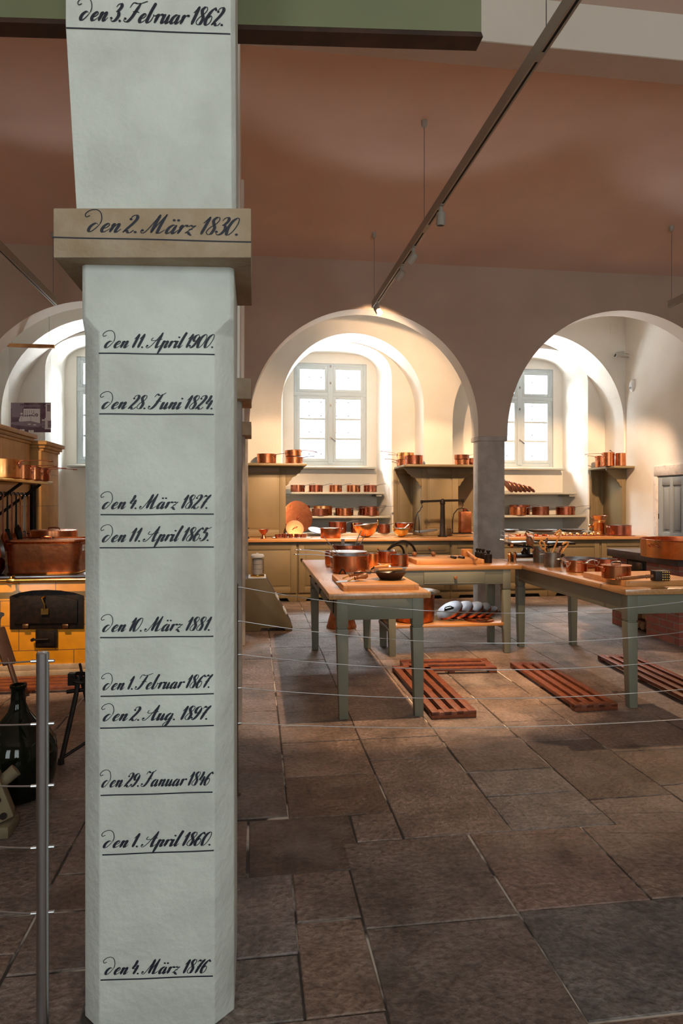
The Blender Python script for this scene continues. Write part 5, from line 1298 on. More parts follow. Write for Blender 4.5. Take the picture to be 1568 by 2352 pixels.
# knife with two round wooden knobs on the board
ZB2 = B2 + 0.0005
a, b_ = atz(957, 1276, B2 + 0.02), atz(1003, 1276, B2 + 0.02); a.y = b_.y = 6.75
t = thing('mezzaluna', 'chopping blade with two round wooden knobs on the crosswise board', 'knife', ((a.x + b_.x) / 2, 6.75, ZB2))
for x in (a.x, b_.x):
    k = MB(); k.lathe([(0, -0.026)] + [(0.026 * math.cos(q), 0.026 * math.sin(q)) for q in [-PI / 2 + PI * i / 10 for i in range(1, 10)]] + [(0, 0.026)], 18, Matrix.Translation((x, 6.73, ZB2 + 0.0265))); k.build('knob', 'handle_wood', t)
k = MB(); k.prism([(a.x, 6.75), (b_.x, 6.75), (b_.x - 0.03, 6.80), ((a.x + b_.x) / 2, 6.825), (a.x + 0.03, 6.80)], ZB2, ZB2 + 0.004); k.build('blade', 'greyiron', t)
def knife(label, a, b_, z, frac=0.5, w=0.03, m='iron'):
    a = Vector((a[0], a[1], z)); b_ = Vector((b_[0], b_[1], z)); mid_ = a + (b_ - a) * frac
    t = thing('kitchen_knife', label, 'knife', a, 'knives on the crosswise board')
    k = MB(); bar(k, a + Vector((0, 0, 0.004)), mid_ + Vector((0, 0, 0.006)), 0.008, w, 0.003); k.build('blade', 'tinbright', t)
    k = MB(); k.tube([mid_ + Vector((0, 0, 0.0125)), mid_ + (b_ - mid_) * 0.4 + Vector((0, 0, 0.0135)), b_ + Vector((0, 0, 0.0135))], 0.012, 10); k.build('grip', m, t)
p0, p1 = atz(1028, 1279, B2), atz(1046, 1284, B2); knife('shorter black handled knife on the crosswise board', p0, p1, ZB2, 0.45)
p0, p1 = atz(1037, 1278, B2), atz(1065, 1284, B2); knife('longer black handled knife beside the mallet', p0, p1, ZB2, 0.62)
# mallet
p = atz(1071, 1277, B2); t = thing('wooden_mallet', 'square orange wooden mallet head with a turned handle on the crosswise board', 'mallet', (p.x, p.y, ZB2))
k = MB(); k.box(p.x - 0.05, p.x + 0.05, p.y - 0.04, p.y + 0.04, ZB2, ZB2 + 0.075); k.build('head', 'spoon_wood', t, bevel=0.006)
a = Vector((p.x + 0.0, p.y - 0.03, ZB2 + 0.05)); b_ = atz(1093, 1284, B2 + 0.02)
k = MB(); d = b_ - a; k.lathe([(0, 0), (0.012, 0), (0.012, d.length * .5), (0.016, d.length * .7), (0.012, d.length * .9), (0.017, d.length * .97), (0, d.length)], 14, axis_matrix(a, b_)); k.build('handle', 'spoon_wood', t)
# four black scale weights
for px, wd, r, h, lab in ((1121, 6.66, 0.037, 0.085, 'largest black cylindrical weight at the front of the row'), (1109, 6.84, 0.035, 0.085, 'second largest black weight in the row'), (1101, 6.97, 0.028, 0.08, 'third black weight in the row'), (1095, 7.07, 0.023, 0.075, 'smallest black weight at the back of the row')):
    c = W(px, 1150, wd); c.z = Z1
    if c.x < 2.287 + r: c.x = 2.287 + r
    t = thing('scale_weight', lab + ' beside the crosswise board', 'weight', c, 'black weights in a row on the crosswise table')
    k = MB(); k.lathe([(0, 0), (r, 0), (r, h), (r * .9, h + 0.004), (r * .4, h + 0.008), (r * .36, h + 0.02)], 20, Matrix.Translation(c)); k.build('body', 'iron', t)
    k = MB(); k.lathe([(r * .36, h + 0.018), (r * .62, h + 0.03), (r * .6, h + 0.042), (0, h + 0.046)], 16, Matrix.Translation(c)); k.build('knob', 'iron', t)
# below: big pot and tilted lids on the shelf
ZL = 0.2985
c = Vector((1.62, 6.40, ZL)); c.x = W(956, 1430, 6.45).x
t = thing('deep_copper_pot', 'deep copper pot with a wide bright rim on the shelf under the crosswise table', 'pot', c)
k = MB(); r = 0.205; H = 0.275
k.lathe([(0, 0), (r * .90, 0), (r * .97, 0.02), (r, H * .5), (r, H), (r + 0.004, H + 0.004)], 44, Matrix.Translation(c)); k.mi = 1
k.lathe([(r + 0.002, H), (r + 0.055, H + 0.018), (r + 0.055, H + 0.022), (r - 0.004, H + 0.004), (r * .93, 0.01), (0, 0.006)], 44, Matrix.Translation(c)); k.build('body', ['copper_matt', 'tinbright'], t)
g = 'copper lids tilted in a row on the shelf under the crosswise table'
row = [(1031, 0.140, 31, 'front lid with the black iron ring handle', 'tin'), (1057, 0.140, 30, 'second lid', 'tin'), (1083, 0.138, 28, 'third lid', 'tin'), (1105, 0.13, 26, 'fourth lid', 'pewter'), (1124, 0.115, 20, 'last lid', 'tin')]
for i, (px, r, ang, lab, top) in enumerate(row):
    a = math.radians(ang); nv = Vector((-math.sin(a), -0.22 + 0.02 * i, math.cos(a)))
    c = W(px, 1411, 6.62); c.y = 6.42 + 0.012 * i
    low = r * math.sqrt(max(0, 1 - nv.normalized().z ** 2)) + 0.03 * nv.normalized().z
    c.z = ZL + low + 0.002
    lid(lab + ' of the tilted row under the crosswise table', c, r, 0.026, nv, 'copper_red', g, top, 'iron', spin=0.6, handle=(i == 0))
c = W(1130, 1434, 6.33); c.z = ZL + 0.018
lid('wide flat copper lid lying below the tilted row by the table leg', (2.235, 6.33, ZL + 0.0185), 0.145, 0.018, (0, 0, 1), 'copper_dark', None, 'copper_orange', handle=False)
# funnel on the floor
c = W(784, 1434, 7.75); c.z = 0
t = thing('copper_funnel', 'cone shaped copper vessel standing on the floor behind the front table', 'funnel', c)
k = MB(); k.lathe([(0.17, 0.0), (0.178, 0.002), (0.178, 0.02), (0.172, 0.03), (0.10, 0.30), (0.085, 0.36), (0.09, 0.38), (0.085, 0.39), (0.08, 0.36), (0.165, 0.03), (0.17, 0.0)], 40, Matrix.Translation(c)); k.build('cone', 'copper_matt', t)
k = MB(); k.torus(c + Vector((0, 0, 0.30)), 0.102, 0.006, n=32); k.build('band', 'copper_red', t)

# ================================================================== ON THE TABLE BY THE STOVE
ZT3 = HT + 0.0005; ZB3 = B3 + 0.0005
# kitchen scale
def T3(px, py, Y=6.60): return aty(px, py, Y)
t = thing('kitchen_scale', 'black enamelled kitchen beam scale with bright pans and a wire rack', 'scale', (2.95, 6.6, ZT3))
xa, xb = T3(1168, 1280).x, T3(1305, 1280).x
xa = max(xa, 2.50)
k = MB()
k.prism([(xa + 0.03, 6.54), (xb - 0.10, 6.52), (xb - 0.04, 6.60), (xb - 0.10, 6.68), (xa + 0.03, 6.66), (xa, 6.60)], HT + 0.035, HT + 0.075)
for x, y in ((xa + 0.03, 6.56), (xa + 0.03, 6.65), (xb - 0.12, 6.55), (xb - 0.12, 6.66)): k.lathe([(0, 0), (0.024, 0), (0.016, 0.02), (0.014, 0.04), (0, 0.04)], 12, Matrix.Translation((x, y, ZT3)))
k.build('base', 'black_gloss', t, bevel=0.006)
k = MB(); zb_ = T3(1200, 1255).z
k.tube([T3(1166, 1251), T3(1195, 1254), T3(1225, 1258), T3(1260, 1257), T3(1300, 1250)], 0.014, 8); k.build('beam', 'black_gloss', t)
k = MB(); bar(k, T3(1193, 1256, 6.575), T3(1222, 1259, 6.575), 0.02, 0.02, 0.006); k.build('ruler', 'tinbright', t)
k = MB(); k.lathe([(0, 0), (0.022, 0.0), (0.03, 0.012), (0.03, 0.03), (0.0, 0.034)], 14, axis_matrix(T3(1170, 1252), T3(1185, 1253.4))); k.build('counterweight', 'bronze', t)
k = MB()
for px in (1204, 1213, 1287): k.cyl((T3(px, 1270).x, 6.60, HT + 0.06), (T3(px, 1270).x, 6.60, T3(px, 1247).z), 0.016, 0.012, 12)
k.lathe([(0, 0), (0.035, 0), (0.038, 0.02), (0.02, 0.05), (0, 0.06)], 16, Matrix.Translation((T3(1204, 1270).x, 6.60, HT + 0.075))); k.build('posts', 'black_gloss', t)
k = MB(); z = T3(1200, 1246).z; x0, x1 = T3(1166, 1246).x, T3(1228, 1246).x
k.box(x0, x1, 6.50, 6.70, z, z + 0.012); k.build('load_plate', 'tinbright', t, bevel=0.003)
k = MB(); z = T3(1285, 1246).z; x0, x1 = T3(1250, 1246).x, T3(1311, 1246).x
k.box(x0, x1, 6.50, 6.72, z - 0.018, z); k.mi = 1; k.box(x0 + 0.008, x1 - 0.008, 6.508, 6.712, z, z + 0.006); k.build('weight_plate', ['black_gloss', 'tinbright'], t, bevel=0.003)
k = MB(); A1 = [aty(1150, 1219, 6.66), aty(1167, 1225, 6.54), aty(1150, 1229, 6.66), aty(1167, 1234.5, 6.54)]
k.tube([A1[0], A1[1]], 0.0035, 6); k.tube([A1[2], A1[3]], 0.0035, 6)
p_, q_ = aty(1149, 1239, 6.66), aty(1167, 1244, 6.54)
k.tube([A1[0], p_], 0.0035, 6); k.tube([A1[1], q_], 0.0035, 6); m0 = (A1[0] + A1[1]) / 2; k.tube([m0, (p_ + q_) / 2], 0.0035, 6); k.tube([p_, aty(1172, 1240, 6.66)], 0.005, 6)
k.tube([aty(1148, 1239, 6.66), aty(1172, 1242, 6.60)], 0.006, 6)
B_2 = [aty(1208, 1219, 6.70), aty(1225, 1225, 6.54)]
k.tube([B_2[0], B_2[1]], 0.0035, 6); k.tube([B_2[0], aty(1208, 1240, 6.70)], 0.0035, 6); k.tube([B_2[1], aty(1225, 1246, 6.54)], 0.0035, 6); k.tube([aty(1208, 1228, 6.70), aty(1225, 1233, 6.54)], 0.0035, 6)
k.build('wire_rack', 'tinbright', t)
k = MB()
for px in (1170, 1182): k.lathe([(0, 0), (0.016, 0), (0.012, 0.03), (0.02, 0.05), (0.022, 0.075), (0.012, 0.09), (0.02, 0.1), (0, 0.105)], 14, Matrix.Translation((max(T3(px, 1285, 6.5).x, 2.50 + 0.0), 6.50, HT + 0.001)))
k.build('feet', 'bronze', t)
# utensil cans
def can(label, px, py, dia_px, top_py, group, Y=None):
    c = atz(px, py, HT); c.z = ZT3; dep = FP * (E - HT) / (py - 1150); r = dia_px / FP * dep / 2; c.y += r
    h = (py - top_py) / FP * dep - 0.01
    t = thing('utensil_can', label, 'can', c, group)
    k = MB(); k.lathe([(0, 0), (r, 0), (r, h), (r + 0.003, h + 0.002), (r - 0.003, h + 0.003), (r - 0.005, 0.006), (0, 0.005)], 28, Matrix.Translation(c)); k.build('body', 'can', t)
    return t, c, r, h
g = 'grey tin cans holding wooden utensils'
tA, cA, rA, hA = can('taller grey tin can with rosewood ladle and spoons, farther back', 1247, 1293, 32, 1256, g)
tB, cB, rB, hB = can('dented grey tin can full of orange wooden spoons, nearer', 1276, 1303.5, 37, 1268, g)
k = MB(); bar(k, cA + Vector((-0.02, -rA, hA * .75)), cA + Vector((-0.055, -rA * .6, hA * .9)), 0.02, 0.03, 0.006); k.tube([cA + Vector((-rA - 0.0, -0.02, hA * .95)), cA + Vector((-rA - 0.02, -0.02, hA * .7)), cA + Vector((-rA - 0.0, -0.02, hA * .35))], 0.005, 6); k.build('ear', 'copper_dark', tA)
k = MB(); bar(k, cB + Vector((-rB, 0, hB * .9)), cB + Vector((-rB - 0.05, -0.01, hB * .88)), 0.02, 0.014, 0.006); k.build('ear', 'tinbright', tB)
def spoon(label, a, b_, kind, m='spoon_wood'):
    """wooden utensil standing in a can: a is its foot inside the can, b_ its upper end"""
    a, b_ = Vector(a), Vector(b_); t = thing('wooden_spoon', label, 'utensil', a, 'wooden utensils standing in the tin cans')
    d = (b_ - a); k = MB(); k.tube([a, a + d * 0.5, a + d * (0.72 if kind != 'hook' else 1.0)], 0.0085, 8); k.build('stick', m, t)
    u = d.normalized(); sd = u.cross(Vector((0, 1, 0))).normalized()
    k = MB()
    if kind == 'spoon':
        Q = Matrix.Translation(a + d * 0.84) @ u.to_track_quat('Z', 'Y').to_matrix().to_4x4() @ Matrix.Diagonal((1, 0.4, 1, 1)); L = d.length * 0.19
        k.lathe([(0, -L), (0.016, -L * .7), (0.026, 0), (0.018, L * .75), (0, L)], 16, Q)
    elif kind == 'ring':
        c_ = a + d * 0.84; L = d.length * 0.19
        k.tube([c_ + sd * (0.022 * math.cos(q)) + u * (L * math.sin(q)) for q in [2 * PI * i / 18 for i in range(18)]], 0.008, 7, closed=True)
    elif kind == 'hook':
        k.tube([b_, b_ + u * 0.012 + sd * 0.015, b_ + sd * 0.035 - u * 0.012, b_ + sd * 0.042 - u * 0.04], 0.010, 8)
    elif kind == 'scoop':
        Q = Matrix.Translation(a + d * 0.55) @ u.to_track_quat('Z', 'Y').to_matrix().to_4x4()
        k.lathe([(0, 0), (0.032, 0.005), (0.036, 0.06), (0.03, 0.085), (0, 0.09)], 16, Q)
        k.tube([b_ - u * 0.1, b_, b_ + u * 0.01 - sd * 0.02, b_ - sd * 0.035 - u * 0.02], 0.009, 8)
    else:
        Q = Matrix.Translation(a + d * 0.84) @ u.to_track_quat('Z', 'Y').to_matrix().to_4x4() @ Matrix.Diagonal((1, 0.35, 1, 1)); L = d.length * 0.2
        k.box(-0.02, 0.02, -0.012, 0.012, -L, L, Q)
    k.build('head', m, t, smooth=50)
yA, yB = cA.y, cB.y
zz = lambda c, q: c + Vector(q)
spoon('rosewood scoop with a hooked end leaning left out of the farther can', zz(cA, (0.0, 0, 0.03)), aty(1206, 1224, yA), 'scoop', 'handle_wood')
spoon('pierced ring headed orange spoon between the two cans', zz(cB, (-0.01, 0.01, 0.03)), aty(1242, 1244, yB), 'ring')
spoon('long orange spatula with hooked end leaning right from the nearer can', zz(cB, (-0.03, 0.02, 0.03)), aty(1287, 1222, yB), 'hook')
spoon('dark wooden spoon behind the long orange spatula', zz(cA, (0.02, 0.02, 0.03)), aty(1256, 1236, yA + 0.02), 'spoon', 'handle_wood')
spoon('short orange spoon with hooked end at the right of the nearer can', zz(cB, (0.01, 0, 0.03)), aty(1304, 1250, yB), 'hook')
spoon('shortest reddish spatula in the nearer can', zz(cB, (0.015, 0.02, 0.03)), aty(1286, 1256, yB + 0.02), 'spat', 'handle_wood')
spoon('middle orange stick in the nearer can beside the hooked one', zz(cB, (0.02, -0.02, 0.03)), aty(1295, 1259, yB - 0.02), 'spoon')
# pans
g = 'saucepans on the table by the stove'
c = W(1324, 1306, 5.85); c.z = ZT3
pan('copper saucepan in front beside the nearer can', c, 0.185, 0.105, (186, 0.10, 0.02), g, 'copper', hm='tinbright')
c = W(1330, 1296, 6.22); c.z = ZT3; c.x += 0.05; c.y += 0.06
pan('wide low copper pan behind the saucepan on the stove table', c, 0.34, 0.085, (184, 0.10, 0.02), g, 'copper_red', hm='tinbright')
c = W(1391, 1305, 5.75); c.z = ZT3
pan('copper saucepan half hidden behind the lidded one', c, 0.185, 0.125, (184, 0.10, -0.02), g, 'copper_red', hm='tinbright')
c = W(1414.5, 1316, 4.98); c.z = ZB3
t = pan('lidded copper saucepan standing on the dovetailed board', c, 0.21, 0.098, (174, 0.19, 0.03), g, 'copper', hm='copper', lid=0.014)
k = MB(); k.tube([c + Vector(q) for q in ((-0.04, 0, 0.112), (-0.035, 0, 0.124), (0, 0, 0.128), (0.035, 0, 0.124), (0.04, 0, 0.112))], 0.006, 8); k.build('lid_handle', 'greyiron', t)
# meat mallet
a = atz(1413, 1329, B3 + 0.02); b_ = atz(1502, 1322, B3 + 0.035)
a.z = ZB3 + 0.018; b_ = Vector((W(1500, 1322, 4.83).x, W(1500, 1322, 4.83).y, ZB3 + 0.036))
t = thing('meat_mallet', 'dark wooden meat mallet with studded square head on the dovetailed board', 'mallet', a)
d = b_ - a; L = d.length
k = MB(); k.lathe([(0, 0), (0.010, 0.004), (0.014, 0.015), (0.008, 0.025), (0.014, 0.035), (0.008, 0.045), (0.015, 0.055), (0.012, 0.07), (0.015, L * .5), (0.012, L * .78), (0.016, L * .82), (0.010, L * .85), (0.016, L * .88), (0.010, L * .92), (0.014, L)], 16, axis_matrix(a, b_)); k.build('handle', 'handle_wood', t)
hc = b_ + d.normalized() * 0.055; hc.z = ZB3 + 0.0385
Q = Matrix.Translation(hc) @ Matrix.Rotation(math.atan2(d.y, d.x), 4, 'Z')
k = MB(); k.box(-0.06, 0.055, -0.036, 0.036, -0.038, 0.038, Q); k.build('head', 'dark_wood', t, bevel=0.006)
k = MB()
for i in range(4):
    for j in range(4):
        for fx in (0, 1):
            p = Vector((0.055, -0.027 + 0.018 * i, -0.027 + 0.018 * j)) if fx == 0 else Vector((-0.002 + 0.016 * i, -0.036, -0.027 + 0.018 * j))
            ax = Vector((1, 0, 0)) if fx == 0 else Vector((0, -1, 0))
            k.lathe([(0.007, -0.001), (0.006, 0.003), (0, 0.006)], 6, Q @ axis_matrix(p, p + ax))
k.build('studs', 'brass', t, label='rows of small brass studs')
# ================================================================== BRICK STOVE
SX0, SY0, SY1 = 4.28, 6.16, 7.52
t = thing('brick_stove', 'red brick cooking stove with a dark cast top at the frame edge', 'stove', (5.1, 6.8, 0))
k = MB()
k.box(SX0 + 0.05, 6.15, SY0 + 0.05, SY0 + 0.62, 0, 0.825)
k.box(SX0 + 0.05, 6.15, SY1 - 0.36, SY1 - 0.04, 0, 0.825)
k.box(SX0 + 0.75, 6.15, SY0 + 0.5, SY1 - 0.3, 0, 0.825)
k.box(SX0 + 0.05, SX0 + 0.8, SY0 + 0.62, SY1 - 0.36, 0.52, 0.60)
k.build('brick_body', 'brick', t)
k = MB(); k.box(SX0, 6.2, SY0, SY1, 0.825, 0.915); k.build('top_slab', 'slab_iron', t, bevel=0.008)
k = MB(); k.box(SX0 + 0.045, SX0 + 0.12, SY0 + 0.62, SY1 - 0.36, 0.60, 0.825); f = k.build('oven_front', 'iron', t, bevel=0.004)
k = MB(); k.box(SX0 + 0.03, SX0 + 0.05, SY0 + 0.67, SY1 - 0.41, 0.63, 0.80)
k.build('oven_door', 'black_gloss', f, bevel=0.006)
k = MB(); k.tube([(SX0 + 0.035, SY0 + 0.78, 0.66), (SX0 + 0.0, SY0 + 0.75, 0.65), (SX0 - 0.01, SY0 + 0.66, 0.645)], 0.008, 8); k.build('latch', 'tinbright', f)
# firewood in the opening
for i in range(14):
    y = SY0 + 0.68 + (i % 4) * 0.125; z = 0.001 + (i // 4) * 0.125; r = 0.058
    k = MB(); n_ = 5; o_ = random.uniform(0, 6)
    pl = [(r * random.uniform(0.8, 1.05) * math.cos(o_ + 2 * PI * j / n_), r * random.uniform(0.8, 1.05) * math.sin(o_ + 2 * PI * j / n_)) for j in range(n_)]
    x0 = SX0 + 0.10 + random.uniform(0, 0.05)
    k.prism(pl, 0, 0.5, Matrix.Translation((x0, y, z + r)) @ Matrix.Rotation(PI / 2, 4, 'Y'))
    o = k.build('firewood_log', 'log', bevel=0.004); tag(o, 'split firewood log stacked in the opening of the brick stove', 'log', 'split logs under the brick stove')
c = Vector((W(1592, 1268, 6.75).x, W(1592, 1268, 6.75).y, 0.9155))
t = pan('wide round copper pan on the brick stove top, cut by the frame', c, 1.0, 0.185, None, None, 'copper_orange', name='round_copper_pan', cat='pan', inner='copper', seg=64)
k = MB(); k.torus(c + Vector((0, 0, 0.184)), 0.503, 0.006, n=64); k.build('rolled_rim', 'copper', t)
ear_handles(t, c, 0.502, 0.12, 'copper_red', (190,), 0.045)

# ================================================================== INSTRUMENT STAND BY THE PILLAR
Yv = 7.55
P_ = [aty(568, 1330, Yv), aty(612, 1330, Yv), aty(672, 1436, Yv), aty(671, 1443, Yv), aty(568, 1444, Yv)]
t = thing('sloping_display_stand', 'olive sloping display stand with small white cards behind the pillars', 'stand', (P_[0].x, Yv, 0))
zz_ = [max(0.0, p.z) for p in P_]
x0 = xat(552, Yv)
poly = [(x0, 0.002), (x0 + 0.22, 0.002), (x0 + 0.24, 0.035), (P_[3].x - 0.10, 0.035), (P_[3].x - 0.08, 0.002), (P_[3].x, 0.002), (P_[2].x, 0.045), (P_[1].x, P_[1].z), (x0, P_[0].z)]
for yq in (0.03, 0.48): k = MB(); k.prism(poly, 0, 0.03, Matrix.Translation((0, Yv + yq, 0)) @ Matrix.Rotation(PI / 2, 4, 'X')); k.build('side_cheek', 'olive', t, bevel=0.003)
tp, bt = Vector((P_[1].x, 0, P_[1].z)), Vector((P_[2].x, 0, 0.05))
nrm = Vector((tp.z - bt.z, 0, bt.x - tp.x)).normalized()
k = MB(); k.hexa([Vector((p.x, y, p.z)) - nrm * 0.02 for p, y in ((tp, Yv + 0.03), (bt, Yv + 0.03), (bt, Yv + 0.45), (tp, Yv + 0.45))], [Vector((p.x, y, p.z)) - nrm * 0.004 for p, y in ((tp, Yv + 0.03), (bt, Yv + 0.03), (bt, Yv + 0.45), (tp, Yv + 0.45))])
k.box(x0, P_[1].x, Yv + 0.03, Yv + 0.45, P_[0].z - 0.02, P_[0].z - 0.0)
k.build('sloping_top', 'dark_wood', t)
k = MB()
for f_ in (0.36, 0.66):
    p = tp + (bt - tp) * f_; q = tp + (bt - tp) * (f_ + 0.09)
    k.hexa([Vector((u.x, y, u.z)) - nrm * 0.003 for u, y in ((p, Yv - 0.0), (q, Yv - 0.0), (q, Yv + 0.3), (p, Yv + 0.3))], [Vector((u.x, y, u.z)) + nrm * 0.012 for u, y in ((p, Yv), (q, Yv), (q, Yv + 0.3), (p, Yv + 0.3))])
k.build('label_card', 'card', t, smooth=0)
k = MB(); k.box(xat(570, Yv), xat(611, Yv), Yv + 0.02, Yv + 0.36, P_[0].z + 0.0005, P_[0].z + 0.012); k.build('white_tray', 'card', t, bevel=0.002)
zt_ = P_[0].z + 0.0125
c = aty(591, 1325, Yv + 0.14); c.z = zt_
t = thing('thermohygrograph', 'recording instrument with a paper drum under a clear cover on the display stand', 'instrument', c)
k = MB(); k.lathe([(0, 0), (0.078, 0), (0.08, 0.006), (0.078, 0.024), (0, 0.026)], 28, Matrix.Translation(c)); k.build('base', 'brass', t)
k = MB(); k.lathe([(0, 0.028), (0.058, 0.028), (0.058, 0.21), (0, 0.21)], 28, Matrix.Translation(c)); k.build('paper_drum', 'paper', t)
k = MB()
for z in (0.09, 0.145, 0.2): k.torus(c + Vector((0, 0, z)), 0.0585, 0.0012, n=28, k=6)
for i in range(9): k.tube([c + Vector((0.06, -0.03, 0.05 + 0.018 * i)), c + Vector((0.074, -0.03, 0.05 + 0.018 * i))], 0.0025, 5)
k.build('pen_marks', 'iron', t)
k = MB(); k.lathe([(0.079, 0.025), (0.079, 0.235), (0.075, 0.235), (0.075, 0.025)], 28, Matrix.Translation(c)); k.build('clear_cover', 'film', t)
k = MB(); k.lathe([(0.0, 0.262), (0.066, 0.26), (0.079, 0.245), (0.080, 0.226), (0.0, 0.226)], 28, Matrix.Translation(c)); k.tube([c + Vector((0.012 * math.cos(q), 0, 0.262 + 0.012 * math.sin(q))) for q in [PI * i / 8 for i in range(9)]], 0.003, 6); k.build('cap', 'white', t)

# ================================================================== AMBER TILED STOVE
TX1, TY0 = -1.32, 5.90
PZ = 0.86
t = thing('tiled_stove', 'amber tiled cooking stove with black iron fire doors and brass rail', 'stove', (-2.0, 6.6, 0))
k = MB(); k.box(-4.2, TX1, TY0, 8.35, 0.09, PZ - 0.03); k.build('tile_body', 'tile', t, bevel=0.004)
k = MB(); k.box(-4.25, TX1 + 0.03, TY0 - 0.05, 8.38, 0, 0.05); k.box(-4.22, TX1 + 0.015, TY0 - 0.02, 8.36, 0.05, 0.095); k.build('stone_step', 'stone', t, bevel=0.006)
k = MB(); k.box(-4.2, TX1 + 0.03, TY0 - 0.04, 8.36, PZ - 0.03, PZ); k.build('hob_plate', 'plate', t, bevel=0.006)
k = MB(); zr = aty(100, 1333, TY0 - 0.10).z
k.tube([(-4.2, TY0 - 0.10, zr), (TX1 + 0.05, TY0 - 0.10, zr)], 0.016, 12)
xb_ = xat(25, TY0 - 0.1)
for x in (xb_, xb_ + 1.25 - 0.35): k.tube([(x, TY0 - 0.1, zr), (x, TY0 - 0.1, zr + 0.03), (x, TY0 - 0.02, zr + 0.03)], 0.010, 8); k.lathe([(0, -0.03), (0.021, -0.03), (0.026, 0), (0.021, 0.03), (0, 0.03)], 16, axis_matrix((x - 0.0, TY0 - 0.1, zr), (x + 1, TY0 - 0.1, zr)) )
k.build('rail', 'brass', t)
def F_(px, py): p = aty(px, py, TY0); return (p.x, p.z)
def front_prism(k, poly, d): k.prism(poly, 0, d, Matrix.Translation((0, TY0, 0)) @ Matrix.Rotation(PI / 2, 4, 'X'))
arc = [(24, 1445), (24, 1369), (45, 1361), (75, 1356), (108, 1354.5), (140, 1356), (170, 1361), (193, 1368), (193, 1444)]
k = MB(); front_prism(k, [F_(*p) for p in arc], 0.02); fd = k.build('fire_door', 'iron', t, bevel=0.004, label='large arched black iron fire door')
arc2 = [(35, 1432), (35, 1378), (60, 1371), (108, 1367), (155, 1371), (180, 1377), (180, 1430)]
k = MB(); front_prism(k, [F_(*p) for p in arc2], 0.035); k.build('door_leaf', 'iron', fd, bevel=0.006)
k = MB()
for px in (62, 153): x, z = F_(px, 1436); k.box(x - 0.025, x + 0.025, TY0 - 0.045, TY0 - 0.01, z - 0.018, z + 0.018)
k.build('hinge', 'bronze', fd, bevel=0.004)
k = MB(); x, z = F_(107, 1385); k.tube([(x, TY0 - 0.03, z + 0.06), (x - 0.02, TY0 - 0.07, z + 0.05), (x, TY0 - 0.065, z - 0.0), (x, TY0 - 0.06, z - 0.05)], 0.009, 8); k.box(x - 0.03, x + 0.03, TY0 - 0.055, TY0 - 0.03, z - 0.09, z - 0.04); k.build('latch', 'brass', fd)
k = MB(); front_prism(k, [F_(83, 1446), F_(133, 1446), F_(133, 1487), F_(83, 1487)], 0.02); ad = k.build('ash_door', 'iron', t, bevel=0.004)
k = MB(); front_prism(k, [F_(88, 1450), F_(128, 1450), F_(128, 1483), F_(88, 1483)], 0.03); k.build('door_leaf', 'iron', ad, bevel=0.004)
k = MB(); a = F_(79, 1467); b_ = F_(115, 1466); k.tube([(a[0], TY0 - 0.045, a[1]), (b_[0], TY0 - 0.04, b_[1])], 0.009, 8); k.lathe([(0, 0), (0.014, 0), (0.014, 0.03), (0, 0.03)], 10, axis_matrix((a[0], TY0 - 0.06, a[1]), (a[0], TY0, a[1]))); k.build('latch', 'iron', ad)
# tall tile wall behind the hob, with cornice
t2_ = thing('tiled_chimney_block', 'tan glazed tile wall rising above the hob, moulded cornice on top', 'chimney block', (-2.7, 7.0, PZ))
k = MB(); k.box(-3.4, -2.45, 5.4, 7.57, PZ + 0.0005, 2.12); k.build('tile_body', 'tile2', t2_, bevel=0.004)
def cornice(x0, x1, y0, y1, z):
    k = MB()
    for a, b_, c in ((0.015, z, z + 0.03), (0.035, z + 0.03, z + 0.065), (0.06, z + 0.065, z + 0.11)): k.box(x0, x1 + a, y0 - a, y1 + a, b_, c)
    return k
cornice(-3.4, -2.45, 5.4, 7.57, 2.12).build('cornice', 'tile2', t2_, bevel=0.006)
t3_ = thing('tiled_flue', 'lower tiled flue block with its own cornice next to the tile wall', 'flue', (-2.6, 7.9, PZ))
k = MB(); k.box(-3.4, -2.36, 7.66, 8.3, PZ + 0.0005, 2.06); k.build('tile_body', 'tile2', t3_, bevel=0.004)
cornice(-3.4, -2.36, 7.71, 8.3, 2.06).build('cornice', 'tile2', t3_, bevel=0.006)
k = MB(); k.box(-2.62, -2.47, 7.645, 7.658, PZ + 0.02, 1.63); k.build('iron_panel', 'slab_iron', t3_)
p = aty(77, 1150, 7.60); k = MB(); k.cyl((p.x, 7.60, PZ + 0.001), (p.x, 7.60, 1.68), 0.03, n=14); k.lathe([(0, 0), (0.06, 0), (0.06, 0.03), (0.035, 0.06), (0, 0.06)], 16, Matrix.Translation((p.x, 7.60, PZ + 0.001))); k.build('stove_pipe', 'iron', t3_)
